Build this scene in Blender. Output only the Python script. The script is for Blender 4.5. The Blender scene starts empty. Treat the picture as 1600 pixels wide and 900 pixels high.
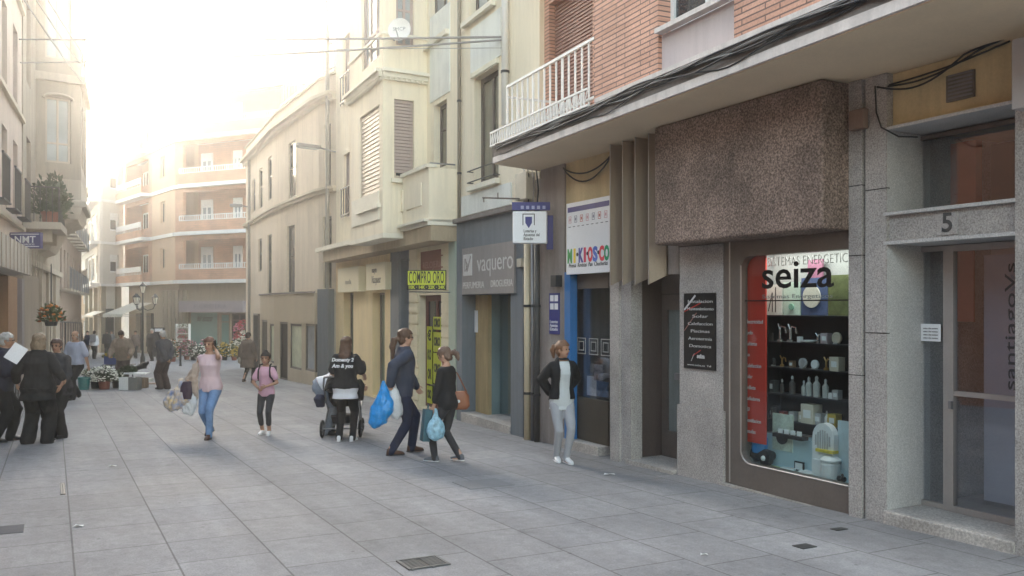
import bpy, math, random
from mathutils import Vector, Matrix, noise
random.seed(7)
R = math.radians
sc = bpy.context.scene
COL = sc.collection
# ------------------------------------------------------------ camera
FPX = 1350.0; U0 = 800.0; VH = 478.0; CZ = 1.8          # focal length in photo pixels, horizon row, eye height
cam = bpy.data.cameras.new('camera'); co = bpy.data.objects.new('camera', cam); COL.objects.link(co)
co.location = (0, 0, CZ); co.rotation_euler = (R(90), 0, 0)
cam.sensor_width = 36; cam.lens = 36 * FPX / 1600; cam.shift_y = (VH - 450) / 1600.0
cam.clip_end = 2000; cam.clip_start = .05
sc.camera = co
# ------------------------------------------------------------ world, sun, exposure
SUN_AZ = math.atan2(-(800 - 165), 1350)                  # seen left of the view axis, low over the street
SUN_EL = R(15)
w = bpy.data.worlds.new('World'); sc.world = w; w.use_nodes = True
nt = w.node_tree; bg = nt.nodes['Background']; sky = nt.nodes.new('ShaderNodeTexSky')
sky.sky_type = 'NISHITA'; sky.sun_disc = False; sky.sun_elevation = SUN_EL; sky.sun_rotation = SUN_AZ
sky.air_density = 1.6; sky.dust_density = 2.0; sky.ozone_density = 1.2
hs = nt.nodes.new('ShaderNodeHueSaturation'); hs.inputs['Saturation'].default_value = .7
nt.links.new(sky.outputs[0], hs.inputs['Color']); nt.links.new(hs.outputs[0], bg.inputs['Color']); bg.inputs['Strength'].default_value = 0.15
sl = bpy.data.lights.new('sun', 'SUN'); so = bpy.data.objects.new('sun', sl); COL.objects.link(so)
sl.energy = .7; sl.angle = R(30); sl.color = (1, .97, .93)
sdir = Vector((math.sin(SUN_AZ) * math.cos(SUN_EL), math.cos(SUN_AZ) * math.cos(SUN_EL), math.sin(SUN_EL)))
so.rotation_euler = (-sdir).to_track_quat('-Z', 'Y').to_euler()
vs = sc.view_settings; vs.view_transform = 'Standard'; vs.look = 'None'; vs.gamma = 1; vs.exposure = 2.9
HAZE_DENSITY = .0042; HAZE_ANISO = .88  # added air volume spreads the sun glare and stands in for lens veil
sc.cycles.max_bounces = 6; sc.cycles.volume_bounces = 0; sc.cycles.transparent_max_bounces = 12
sc.cycles.caustics_reflective = False; sc.cycles.caustics_refractive = False
try: sc.cycles.use_denoising = True
except Exception: pass

SLOPE = .025
def gz(y): return -SLOPE * y
def gp(u, v):                                            # a photo pixel on the ground
    Y = FPX * CZ / (v - VH - SLOPE * FPX); return Vector(((u - U0) / FPX * Y, Y, gz(Y)))
def px(u, v, Y): return Vector(((u - U0) / FPX * Y, Y, CZ - (v - VH) / FPX * Y))

# ------------------------------------------------------------ materials
MATS = {}
def nmat(name):
    m = bpy.data.materials.new(name); m.use_nodes = True
    return m, m.node_tree, m.node_tree.nodes['Principled BSDF']
def N(nt, t, **kw):
    n = nt.nodes.new(t)
    for k, v in kw.items():
        if hasattr(n, k): setattr(n, k, v)
    return n
def setin(n, **kw):
    for k, v in kw.items(): n.inputs[k.replace('_', ' ')].default_value = v
def rgba(c): return (c[0], c[1], c[2], 1)
def wcoord(nt, d):                                       # (distance along the wall, height, 0) for a wall running along d
    g = N(nt, 'ShaderNodeNewGeometry'); dt = N(nt, 'ShaderNodeVectorMath', operation='DOT_PRODUCT')
    nt.links.new(g.outputs['Position'], dt.inputs[0]); dt.inputs[1].default_value = (d[0], d[1], 0)
    sx = N(nt, 'ShaderNodeSeparateXYZ'); nt.links.new(g.outputs['Position'], sx.inputs[0])
    cb = N(nt, 'ShaderNodeCombineXYZ'); nt.links.new(dt.outputs['Value'], cb.inputs[0]); nt.links.new(sx.outputs[2], cb.inputs[1])
    return cb.outputs[0]
def M(name, col, rough=.8, var=.18, scale=2.5, bump=.15, metal=0, fine=40, spec=.4, streak=False, col2=None, emit=0):
    """surface with large soft blotches and fine grain; streak stretches the blotches down the wall"""
    if name in MATS: return MATS[name]
    m, nt, b = nmat(name); L = nt.links.new
    tc = N(nt, 'ShaderNodeNewGeometry') if streak else N(nt, 'ShaderNodeTexCoord')
    src = tc.outputs['Position'] if streak else tc.outputs['Object']
    mp = N(nt, 'ShaderNodeMapping'); L(src, mp.inputs[0])
    if streak: mp.inputs['Scale'].default_value = (3, 3, .35)
    n1 = N(nt, 'ShaderNodeTexNoise'); setin(n1, Scale=scale, Detail=5, Roughness=.6); L(mp.outputs[0], n1.inputs['Vector'])
    n2 = N(nt, 'ShaderNodeTexNoise'); setin(n2, Scale=fine, Detail=2); L(src, n2.inputs['Vector'])
    ad = N(nt, 'ShaderNodeMath', operation='MULTIPLY_ADD'); L(n2.outputs[0], ad.inputs[0]); ad.inputs[1].default_value = .35
    L(n1.outputs[0], ad.inputs[2])
    cr = N(nt, 'ShaderNodeMapRange'); L(ad.outputs[0], cr.inputs[0]); setin(cr, From_Min=.38, From_Max=.98)
    mx = N(nt, 'ShaderNodeMix', data_type='RGBA'); L(cr.outputs[0], mx.inputs[0])
    c2 = col2 or tuple(min(1, c * (1 + var)) for c in col); c1 = tuple(c * (1 - var) for c in col) if not col2 else col
    mx.inputs[6].default_value = rgba(c1); mx.inputs[7].default_value = rgba(c2)
    if streak and rough > .6:                            # rain streaks, patches of repair and fine cracks
        m4 = N(nt, 'ShaderNodeMapping'); L(src, m4.inputs[0]); m4.inputs['Scale'].default_value = (7, 7, .45)
        n5 = N(nt, 'ShaderNodeTexNoise'); setin(n5, Scale=1.0, Detail=6, Roughness=.7); L(m4.outputs[0], n5.inputs['Vector'])
        r5 = N(nt, 'ShaderNodeMapRange'); L(n5.outputs[0], r5.inputs[0]); setin(r5, From_Min=.50, From_Max=.76, To_Min=1, To_Max=.84)
        n6 = N(nt, 'ShaderNodeTexNoise'); setin(n6, Scale=.7, Detail=8, Roughness=.7); L(src, n6.inputs['Vector'])
        r6 = N(nt, 'ShaderNodeMapRange'); L(n6.outputs[0], r6.inputs[0]); setin(r6, From_Min=.57, From_Max=.60, To_Min=1, To_Max=.93)
        a1 = N(nt, 'ShaderNodeMath', operation='MULTIPLY'); L(r5.outputs[0], a1.inputs[0]); L(r6.outputs[0], a1.inputs[1])
        vm = N(nt, 'ShaderNodeVectorMath', operation='SCALE'); L(mx.outputs[2], vm.inputs[0]); L(a1.outputs[0], vm.inputs['Scale']); L(vm.outputs[0], b.inputs['Base Color'])
    else: L(mx.outputs[2], b.inputs['Base Color'])
    b.inputs['Roughness'].default_value = rough; b.inputs['Metallic'].default_value = metal
    b.inputs['Specular IOR Level'].default_value = spec
    if bump:
        bp = N(nt, 'ShaderNodeBump'); bp.inputs['Strength'].default_value = bump; bp.inputs['Distance'].default_value = .01
        L(n2.outputs[0], bp.inputs['Height']); L(bp.outputs[0], b.inputs['Normal'])
    if emit: b.inputs['Emission Color'].default_value = rgba(col); b.inputs['Emission Strength'].default_value = emit
    MATS[name] = m; return m
def MBR(name, d, c1, c2, mortar, bw, bh, msize=.008, rough=.85, offset=.5, bump=.5, dirt=.25):
    """bricks or stone courses laid along wall direction d"""
    if name in MATS: return MATS[name]
    m, nt, b = nmat(name); L = nt.links.new
    wc = wcoord(nt, d)
    br = N(nt, 'ShaderNodeTexBrick', offset=offset); L(wc, br.inputs['Vector'])
    setin(br, Scale=1, Brick_Width=bw, Row_Height=bh, Mortar_Size=msize, Mortar_Smooth=.15, Bias=0)
    br.inputs['Color1'].default_value = rgba(c1); br.inputs['Color2'].default_value = rgba(c2); br.inputs['Mortar'].default_value = rgba(mortar)
    n1 = N(nt, 'ShaderNodeTexNoise'); setin(n1, Scale=.9, Detail=6, Roughness=.65); L(wc, n1.inputs['Vector'])
    n2 = N(nt, 'ShaderNodeTexNoise'); setin(n2, Scale=45, Detail=2); L(wc, n2.inputs['Vector'])
    mr = N(nt, 'ShaderNodeMapRange'); L(n1.outputs[0], mr.inputs[0]); setin(mr, From_Min=.3, From_Max=.7, To_Min=1 - dirt, To_Max=1 + dirt * .5)
    m2 = N(nt, 'ShaderNodeMapRange'); L(n2.outputs[0], m2.inputs[0]); setin(m2, From_Min=.3, From_Max=.7, To_Min=.86, To_Max=1.12)
    mm = N(nt, 'ShaderNodeMath', operation='MULTIPLY'); L(mr.outputs[0], mm.inputs[0]); L(m2.outputs[0], mm.inputs[1])
    vm = N(nt, 'ShaderNodeVectorMath', operation='SCALE'); L(br.outputs['Color'], vm.inputs[0]); L(mm.outputs[0], vm.inputs['Scale'])
    L(vm.outputs[0], b.inputs['Base Color']); b.inputs['Roughness'].default_value = rough
    inv = N(nt, 'ShaderNodeMath', operation='SUBTRACT'); inv.inputs[0].default_value = 1; L(br.outputs['Fac'], inv.inputs[1])
    bp = N(nt, 'ShaderNodeBump'); bp.inputs['Strength'].default_value = bump; bp.inputs['Distance'].default_value = .012
    L(inv.outputs[0], bp.inputs['Height']); L(bp.outputs[0], b.inputs['Normal'])
    MATS[name] = m; return m
def granite(name, col, dark, scale=60, rough=.7, bump=.3, lo=.42, hi=.6, stain=.25):
    """speckled stone"""
    if name in MATS: return MATS[name]
    m, nt, b = nmat(name); L = nt.links.new
    g = N(nt, 'ShaderNodeNewGeometry')
    v = N(nt, 'ShaderNodeTexNoise'); setin(v, Scale=scale, Detail=3, Roughness=.7); L(g.outputs['Position'], v.inputs['Vector'])
    r = N(nt, 'ShaderNodeMapRange'); L(v.outputs[0], r.inputs[0]); setin(r, From_Min=lo, From_Max=hi)
    mx = N(nt, 'ShaderNodeMix', data_type='RGBA'); L(r.outputs[0], mx.inputs[0]); mx.inputs[6].default_value = rgba(dark); mx.inputs[7].default_value = rgba(col)
    n1 = N(nt, 'ShaderNodeTexNoise'); setin(n1, Scale=1.7, Detail=6, Roughness=.65); L(g.outputs['Position'], n1.inputs['Vector'])
    mr = N(nt, 'ShaderNodeMapRange'); L(n1.outputs[0], mr.inputs[0]); setin(mr, From_Min=.3, From_Max=.7, To_Min=1 - stain, To_Max=1 + stain * .6)
    vm = N(nt, 'ShaderNodeVectorMath', operation='SCALE'); L(mx.outputs[2], vm.inputs[0]); L(mr.outputs[0], vm.inputs['Scale'])
    L(vm.outputs[0], b.inputs['Base Color']); b.inputs['Roughness'].default_value = rough
    bp = N(nt, 'ShaderNodeBump'); bp.inputs['Strength'].default_value = bump; bp.inputs['Distance'].default_value = .01
    L(v.outputs[0], bp.inputs['Height']); L(bp.outputs[0], b.inputs['Normal'])
    MATS[name] = m; return m
def glass(name, tint=(.9, .95, .95), dark=0.0, rough=.02, f0=.10):
    """shop glass: see-through with a fresnel reflection"""
    if name in MATS: return MATS[name]
    m, nt, b = nmat(name); L = nt.links.new; nt.nodes.remove(b)
    out = [n for n in nt.nodes if n.type == 'OUTPUT_MATERIAL'][0]
    t = N(nt, 'ShaderNodeBsdfTransparent'); t.inputs[0].default_value = rgba(tint)
    g = N(nt, 'ShaderNodeBsdfGlossy'); g.inputs['Roughness'].default_value = rough; g.inputs['Color'].default_value = (.95, .97, 1, 1)
    lw = N(nt, 'ShaderNodeLayerWeight'); lw.inputs[0].default_value = .5
    pw = N(nt, 'ShaderNodeMath', operation='POWER'); L(lw.outputs['Facing'], pw.inputs[0]); pw.inputs[1].default_value = 4.0
    ad = N(nt, 'ShaderNodeMath', operation='MULTIPLY_ADD'); L(pw.outputs[0], ad.inputs[0]); ad.inputs[1].default_value = .8; ad.inputs[2].default_value = f0; ad.use_clamp = True
    mx = N(nt, 'ShaderNodeMixShader'); L(ad.outputs[0], mx.inputs[0]); L(t.outputs[0], mx.inputs[1]); L(g.outputs[0], mx.inputs[2])
    L(mx.outputs[0], out.inputs['Surface']); MATS[name] = m; return m

STD = (-.469, .883)
m_white = M('white_paint', (.74, .74, .72), .6, .06)
m_metal = M('grey_metal', (.25, .25, .26), .45, .12, metal=.6)
m_dark = M('dark_metal', (.035, .035, .038), .5, .2)
m_pane = M('window_pane', (.035, .042, .048), .06, .35, scale=.8, bump=0, spec=.9)
m_paneb = M('window_pane_bright', (.35, .38, .38), .1, .35, scale=.7, bump=0, spec=.9)
m_hole = M('dark_opening', (.03, .028, .026), .7, .3, spec=.15)
m_black = M('black', (.012, .012, .013), .5, .2)

# ------------------------------------------------------------ mesh helpers
def tag(o, label=None, cat=None, group=None, kind=None):
    if label: o['label'] = label
    if cat: o['category'] = cat
    if group: o['group'] = group
    if kind: o['kind'] = kind
    return o
def wloc(o):
    v = Vector((0, 0, 0))
    while o is not None: v += o.location; o = o.parent
    return v
def empty(name, loc, label=None, cat=None, group=None, rz=0):
    o = bpy.data.objects.new(name, None); COL.objects.link(o); o.location = loc; o.rotation_euler = (0, 0, rz)
    o.empty_display_size = .2
    return tag(o, label, cat, group)
class F:
    """a wall line: s runs along it, n out of it towards the street, z up"""
    def __init__(s, x, y, dx, dy, sign=1):
        l = math.hypot(dx, dy); s.o = Vector((x, y, 0)); s.d = Vector((dx / l, dy / l, 0)); s.sign = sign
        s.n = Vector((-s.d.y, s.d.x, 0)) * sign; s.tx = -s.d * sign
    def P(s, a, n, z): return s.o + s.d * a + s.n * n + Vector((0, 0, z))
    def s(s, u, n=0):
        r = (u - U0) / FPX; o = s.o + s.n * n; return -(o.x - r * o.y) / (s.d.x - r * s.d.y)
    def Y(s, u, n=0): return (s.o + s.n * n + s.d * s.s(u, n)).y
    def z(s, u, v, n=0): return CZ + (VH - v) / FPX * s.Y(u, n)
def frame2(p, q, sign=1): return F(p[0], p[1], q[0] - p[0], q[1] - p[1], sign)
SPLIT = {'balcony_railing_', 'fascia_ribs', 'window_guard', 'bay_slab', 'drainpipe', 'stone_ledge', 'shop_column', 'pale_panel', 'orange_pillar', 'grey_pillar', 'dark_shop_opening', 'boarding', 'fin_cladding', 'granite_pier', 'sill', 'pilaster', 'emblem_frame', 'white_lines', 'squares', 'window_moulding', 'stone_joint', 'recessed_wall', 'render_panel', 'balcony_slab'}
class MB:
    def __init__(s): s.v = []; s.f = []; s.sm = False
    def add(s, vs, fs):
        k = len(s.v); s.v += [Vector(v) for v in vs]; s.f += [tuple(i + k for i in f) for f in fs]; return s
    def hexa(s, p): return s.add(p, [(0, 3, 2, 1), (4, 5, 6, 7), (0, 1, 5, 4), (1, 2, 6, 5), (2, 3, 7, 6), (3, 0, 4, 7)])
    def fb(s, fr, s0, s1, n0, n1, z0, z1):
        if s0 > s1: s0, s1 = s1, s0
        if n0 > n1: n0, n1 = n1, n0
        q = [fr.P(s0, n0, 0), fr.P(s1, n0, 0), fr.P(s1, n1, 0), fr.P(s0, n1, 0)]
        if fr.sign > 0: pass
        e = Vector((0, 0, 1)); return s.hexa([a + e * z0 for a in q] + [a + e * z1 for a in q])
    def ub(s, fr, u0, u1, z0, z1, n0, n1): return s.fb(fr, fr.s(u0, n1), fr.s(u1, n1), n0, n1, z0, z1)
    def box(s, c, size, rz=0, rx=0):
        m = Matrix.Rotation(rz, 3, 'Z') @ Matrix.Rotation(rx, 3, 'X'); x, y, z = [a / 2 for a in size]; c = Vector(c)
        return s.hexa([c + m @ Vector(p) for p in ((-x, -y, -z), (x, -y, -z), (x, y, -z), (-x, y, -z), (-x, -y, z), (x, -y, z), (x, y, z), (-x, y, z))])
    def tube(s, pts, r, k=8, cap=True, flat=None):
        pts = [Vector(p) for p in pts]; n = len(pts); rs = r if isinstance(r, (list, tuple)) else [r] * n; base = len(s.v); up = None
        for i, p in enumerate(pts):
            t = (pts[min(i + 1, n - 1)] - pts[max(i - 1, 0)]); t = t.normalized() if t.length > 1e-9 else Vector((0, 0, 1))
            if up is None:
                up = Vector((0, 0, 1)) if abs(t.z) < .9 else Vector((1, 0, 0))
            a = t.cross(up)
            if a.length < 1e-5: a = t.cross(Vector((0, 1, .01)))
            a.normalize(); b = a.cross(t).normalized(); up = b
            for j in range(k):
                an = 2 * math.pi * j / k; s.v.append(p + (a * math.cos(an) + b * math.sin(an)) * rs[i])
        for i in range(n - 1):
            for j in range(k):
                a0 = base + i * k + j; a1 = base + i * k + (j + 1) % k; s.f.append((a0, a1, a1 + k, a0 + k))
        if cap: s.f.append(tuple(base + j for j in range(k))[::-1]); s.f.append(tuple(base + (n - 1) * k + j for j in range(k)))
        return s
    def ell(s, c, r, k=14, rings=9, mat=None):
        c = Vector(c); r = (r, r, r) if not isinstance(r, (tuple, list, Vector)) else r; mat = mat or Matrix.Identity(3); base = len(s.v)
        s.v.append(c + mat @ Vector((0, 0, -r[2])))
        for i in range(1, rings):
            ph = -math.pi / 2 + math.pi * i / rings
            for j in range(k):
                a = 2 * math.pi * j / k; s.v.append(c + mat @ Vector((math.cos(ph) * math.cos(a) * r[0], math.cos(ph) * math.sin(a) * r[1], math.sin(ph) * r[2])))
        s.v.append(c + mat @ Vector((0, 0, r[2]))); top = len(s.v) - 1
        for j in range(k): s.f.append((base, base + 1 + (j + 1) % k, base + 1 + j)); s.f.append((top, top - k + j, top - k + (j + 1) % k))
        for i in range(rings - 2):
            for j in range(k):
                a0 = base + 1 + i * k + j; a1 = base + 1 + i * k + (j + 1) % k; s.f.append((a0, a1, a1 + k, a0 + k))
        return s
    def loft(s, rings, cap=True, p=2.0, k=16):
        """rings: (centre, xvec, yvec) ellipses; p>2 squares them off"""
        base = len(s.v)
        for c, x, y in rings:
            c = Vector(c); x = Vector(x); y = Vector(y)
            for j in range(k):
                a = 2 * math.pi * j / k; ca, sa = math.cos(a), math.sin(a)
                s.v.append(c + x * math.copysign(abs(ca) ** (2 / p), ca) + y * math.copysign(abs(sa) ** (2 / p), sa))
        for i in range(len(rings) - 1):
            for j in range(k):
                a0 = base + i * k + j; a1 = base + i * k + (j + 1) % k; s.f.append((a0, a1, a1 + k, a0 + k))
        if cap: s.f.append(tuple(base + j for j in range(k))[::-1]); s.f.append(tuple(base + (len(rings) - 1) * k + j for j in range(k)))
        return s
    def lathe(s, c, prof, k=16):
        return s.loft([(Vector(c) + Vector((0, 0, z)), (r, 0, 0), (0, r, 0)) for r, z in prof], k=k)
    def prism(s, poly, z0, z1):
        n = len(poly); base = len(s.v)
        s.v += [Vector((p[0], p[1], z0)) for p in poly] + [Vector((p[0], p[1], z1)) for p in poly]
        s.f.append(tuple(base + i for i in range(n))[::-1]); s.f.append(tuple(base + n + i for i in range(n)))
        for i in range(n): j = (i + 1) % n; s.f.append((base + i, base + j, base + n + j, base + n + i))
        return s
    def wall(s, fr, s0, s1, z0, z1, holes=(), n=0, t=.25, nb=None):
        """a wall of thickness t with rectangular openings (s0,s1,z0,z1) and their reveals"""
        if s0 > s1: s0, s1 = s1, s0
        H = []
        for h in holes:
            a, b = sorted(h[:2]); c, d = sorted(h[2:4]); a = max(a, s0); b = min(b, s1); c = max(c, z0); d = min(d, z1)
            if b > a and d > c: H.append((a, b, c, d))
        xs = sorted({s0, s1} | {h[0] for h in H} | {h[1] for h in H}); zs = sorted({z0, z1} | {h[2] for h in H} | {h[3] for h in H})
        def inh(x, z): return any(h[0] < x < h[1] and h[2] < z < h[3] for h in H)
        def q(a, b, c, d): s.add([a, b, c, d], [(0, 1, 2, 3)])
        P = fr.P
        for i in range(len(xs) - 1):
            for j in range(len(zs) - 1):
                a, b, c, d = xs[i], xs[i + 1], zs[j], zs[j + 1]
                if inh((a + b) / 2, (c + d) / 2): continue
                q(P(a, n, c), P(b, n, c), P(b, n, d), P(a, n, d)); q(P(a, n - t, d), P(b, n - t, d), P(b, n - t, c), P(a, n - t, c))
        for a, b, c, d in H:
            q(P(a, n, c), P(a, n - t, c), P(a, n - t, d), P(a, n, d)); q(P(b, n, d), P(b, n - t, d), P(b, n - t, c), P(b, n, c))
            q(P(a, n, c), P(b, n, c), P(b, n - t, c), P(a, n - t, c)); q(P(a, n - t, d), P(b, n - t, d), P(b, n, d), P(a, n, d))
        q(P(s0, n, z0), P(s0, n - t, z0), P(s0, n - t, z1), P(s0, n, z1)); q(P(s1, n, z1), P(s1, n - t, z1), P(s1, n - t, z0), P(s1, n, z0))
        q(P(s0, n, z1), P(s0, n - t, z1), P(s1, n - t, z1), P(s1, n, z1)); q(P(s0, n, z0), P(s1, n, z0), P(s1, n - t, z0), P(s0, n - t, z0))
        return s
    def build(s, name, mat, parent=None, local=False, smooth=False, bevel=0):
        if not s.v: return None
        if name in SPLIT and parent is not None:
            par = list(range(len(s.v)))
            def fd(a):
                while par[a] != a: par[a] = par[par[a]]; a = par[a]
                return a
            for f in s.f:
                for i in f[1:]: par[fd(i)] = fd(f[0])
            gr = {}
            for f in s.f: gr.setdefault(fd(f[0]), []).append(f)
            if len(gr) > 1:
                for fs in gr.values():
                    ids = sorted({i for f in fs for i in f}); mp = {a: i for i, a in enumerate(ids)}; q = MB(); q.v = [s.v[i] for i in ids]; q.f = [tuple(mp[i] for i in f) for f in fs]
                    SPLIT.discard(name); o = q.build(name, mat, parent, local, smooth, bevel); SPLIT.add(name)
                return o
        if parent is None and not local:
            xs = [v.x for v in s.v]; ys = [v.y for v in s.v]; off = Vector(((min(xs) + max(xs)) / 2, (min(ys) + max(ys)) / 2, min(v.z for v in s.v)))
        else: off = Vector((0, 0, 0)) if local else wloc(parent)
        me = bpy.data.meshes.new(name); me.from_pydata([v - off for v in s.v], [], s.f); me.update()
        for m in (mat if isinstance(mat, (list, tuple)) else [mat]): me.materials.append(m)
        o = bpy.data.objects.new(name, me); COL.objects.link(o)
        if parent is not None: o.parent = parent
        elif not local: o.location = off
        if smooth: me.polygons.foreach_set('use_smooth', [True] * len(me.polygons))
        if bevel:
            b = o.modifiers.new('bevel', 'BEVEL'); b.width = bevel; b.segments = 2; b.limit_method = 'ANGLE'
        return o
def text(body, at, xd, yd, size, mat, parent=None, width=None, name='lettering', bold=0, ext=.002, align='CENTER', spacing=1, shear=0):
    cu = bpy.data.curves.new('t', 'FONT'); cu.body = body; cu.size = size; cu.align_x = align; cu.align_y = 'CENTER'
    cu.extrude = ext; cu.offset = bold; cu.space_character = spacing; cu.shear = shear; cu.resolution_u = 3
    t = bpy.data.objects.new('t', cu)
    sc2 = TMP; sc2.collection.objects.link(t); sc2.view_layers[0].update()
    me = bpy.data.meshes.new_from_object(t.evaluated_get(sc2.view_layers[0].depsgraph))
    sc2.collection.objects.unlink(t); bpy.data.objects.remove(t); bpy.data.curves.remove(cu)
    xd = Vector(xd).normalized(); yd = Vector(yd).normalized(); zd = xd.cross(yd)
    k = 1
    if width and len(me.vertices):
        xs = [v.co.x for v in me.vertices]; k = width / max(1e-6, max(xs) - min(xs))
    at = Vector(at); off = wloc(parent) if parent else at
    for v in me.vertices: v.co = at - off + xd * (v.co.x * k) + yd * v.co.y + zd * v.co.z
    me.materials.append(mat); me.name = name
    o = bpy.data.objects.new(name, me); COL.objects.link(o)
    if parent: o.parent = parent
    else: o.location = off
    return o
TMP = bpy.data.scenes.new('tmp')
UP = Vector((0, 0, 1))
def ftext(body, fr, s, z, n, size, mat, parent=None, **kw): return text(body, fr.P(s, n, z), fr.tx, UP, size, mat, parent, **kw)

def window(fr, s0, s1, z0, z1, n, par, fm, gm=None, mull=1, trans=0, shutter=0, sm=None, fw=.06, sill=None, name='window', slat=.05, depth=.06):
    """frame (> pane, shutter, sill) set at depth n"""
    s0, s1 = min(s0, s1), max(s0, s1)
    b = MB(); b.fb(fr, s0, s0 + fw, n - depth, n, z0, z1); b.fb(fr, s1 - fw, s1, n - depth, n, z0, z1)
    b.fb(fr, s0 + fw, s1 - fw, n - depth, n, z0, z0 + fw); b.fb(fr, s0 + fw, s1 - fw, n - depth, n, z1 - fw, z1)
    for i in range(1, mull + 1):
        c = s0 + (s1 - s0) * i / (mull + 1); b.fb(fr, c - fw * .45, c + fw * .45, n - depth, n - .004, z0 + fw, z1 - fw)
    if trans: b.fb(fr, s0 + fw, s1 - fw, n - depth, n - .008, z0 + (z1 - z0) * trans - fw * .4, z0 + (z1 - z0) * trans + fw * .4)
    o = b.build(name, fm, par)
    g = MB(); g.fb(fr, s0 + fw * .5, s1 - fw * .5, n - depth * .75, n - depth * .5, z0 + fw * .5, z1 - fw * .5); g.build('pane', gm or m_pane, o)
    if shutter:
        g = MB(); zb = z1 - (z1 - z0) * shutter; z = zb
        while z < z1 - .005:
            e = fr
            q = [fr.P(s0 + .01, n + .01, z), fr.P(s1 - .01, n + .01, z), fr.P(s1 - .01, n + .028, z + .006), fr.P(s0 + .01, n + .028, z + .006)]
            zt = min(z + slat, z1); q2 = [fr.P(s0 + .01, n + .006, zt - .004), fr.P(s1 - .01, n + .006, zt - .004), fr.P(s1 - .01, n + .014, zt - .004), fr.P(s0 + .01, n + .014, zt - .004)]
            g.hexa(q + q2); z += slat
        g.build('shutter', sm or m_white, o)
    if sill:
        g = MB(); g.fb(fr, s0 - .08, s1 + .08, n + .004, sill, z0 - .07, z0 - .004); g.build('sill', m_sill, o)
    return o
m_sill = M('pale_sill', (.5, .47, .42), .7, .12)
# ------------------------------------------------------------ ground
def paving():
    m, nt, b = nmat('paving_slabs'); L = nt.links.new
    g = N(nt, 'ShaderNodeNewGeometry'); mp = N(nt, 'ShaderNodeMapping'); L(g.outputs['Position'], mp.inputs[0])
    ang = math.atan2(STD[1], STD[0]); mp.inputs['Rotation'].default_value = (0, 0, -ang)
    mp.inputs['Location'].default_value = (.2, .14, 0)
    br = N(nt, 'ShaderNodeTexBrick', offset=.37, offset_frequency=3, squash=.82, squash_frequency=2); L(mp.outputs[0], br.inputs['Vector'])
    setin(br, Scale=1, Brick_Width=.88, Row_Height=.70, Mortar_Size=.008, Mortar_Smooth=.25, Bias=0)
    br.inputs['Color1'].default_value = (.258, .258, .268, 1); br.inputs['Color2'].default_value = (.302, .299, .306, 1); br.inputs['Mortar'].default_value = (.15, .148, .148, 1)
    n1 = N(nt, 'ShaderNodeTexNoise'); setin(n1, Scale=.45, Detail=7, Roughness=.62); L(mp.outputs[0], n1.inputs['Vector'])
    m3 = N(nt, 'ShaderNodeMapping'); L(mp.outputs[0], m3.inputs[0]); m3.inputs['Scale'].default_value = (.25, 2.2, 1)
    n3 = N(nt, 'ShaderNodeTexNoise'); setin(n3, Scale=1.0, Detail=5, Roughness=.6); L(m3.outputs[0], n3.inputs['Vector'])
    n2 = N(nt, 'ShaderNodeTexNoise'); setin(n2, Scale=70, Detail=2); L(mp.outputs[0], n2.inputs['Vector'])
    n4 = N(nt, 'ShaderNodeTexNoise'); setin(n4, Scale=9, Detail=4, Roughness=.7); L(mp.outputs[0], n4.inputs['Vector'])
    acc = None
    for n, lo, hi in ((n1, .76, 1.14), (n3, .82, 1.1), (n2, .86, 1.13), (n4, .84, 1.08)):
        r = N(nt, 'ShaderNodeMapRange'); L(n.outputs[0], r.inputs[0]); setin(r, From_Min=.3, From_Max=.7, To_Min=lo, To_Max=hi)
        if acc is None: acc = r.outputs[0]
        else:
            mu = N(nt, 'ShaderNodeMath', operation='MULTIPLY'); L(acc, mu.inputs[0]); L(r.outputs[0], mu.inputs[1]); acc = mu.outputs[0]
    n6 = N(nt, 'ShaderNodeTexNoise'); setin(n6, Scale=2.6, Detail=8, Roughness=.75); L(mp.outputs[0], n6.inputs['Vector'])
    r6 = N(nt, 'ShaderNodeMapRange'); L(n6.outputs[0], r6.inputs[0]); setin(r6, From_Min=.56, From_Max=.68, To_Min=1, To_Max=.80)
    mu = N(nt, 'ShaderNodeMath', operation='MULTIPLY'); L(acc, mu.inputs[0]); L(r6.outputs[0], mu.inputs[1]); acc = mu.outputs[0]
    # chewing-gum spots and small stains
    vo = N(nt, 'ShaderNodeTexVoronoi'); setin(vo, Scale=2.3); L(mp.outputs[0], vo.inputs['Vector'])
    vr = N(nt, 'ShaderNodeMapRange'); L(vo.outputs['Distance'], vr.inputs[0]); setin(vr, From_Min=.03, From_Max=.05, To_Min=.62, To_Max=1)
    mu = N(nt, 'ShaderNodeMath', operation='MULTIPLY'); L(acc, mu.inputs[0]); L(vr.outputs[0], mu.inputs[1]); acc = mu.outputs[0]
    vm = N(nt, 'ShaderNodeVectorMath', operation='SCALE'); L(br.outputs['Color'], vm.inputs[0]); L(acc, vm.inputs['Scale'])
    L(vm.outputs[0], b.inputs['Base Color'])
    rr = N(nt, 'ShaderNodeMapRange'); L(n1.outputs[0], rr.inputs[0]); setin(rr, From_Min=.3, From_Max=.7, To_Min=.72, To_Max=.9); L(rr.outputs[0], b.inputs['Roughness']); b.inputs['Specular IOR Level'].default_value = .2
    inv = N(nt, 'ShaderNodeMath', operation='MULTIPLY_ADD'); L(br.outputs['Fac'], inv.inputs[0]); inv.inputs[1].default_value = -1; L(n2.outputs[0], inv.inputs[2])
    bp = N(nt, 'ShaderNodeBump'); bp.inputs['Strength'].default_value = .35; bp.inputs['Distance'].default_value = .006
    L(inv.outputs[0], bp.inputs['Height']); L(bp.outputs[0], b.inputs['Normal'])
    return m
m_pave = paving()
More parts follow.
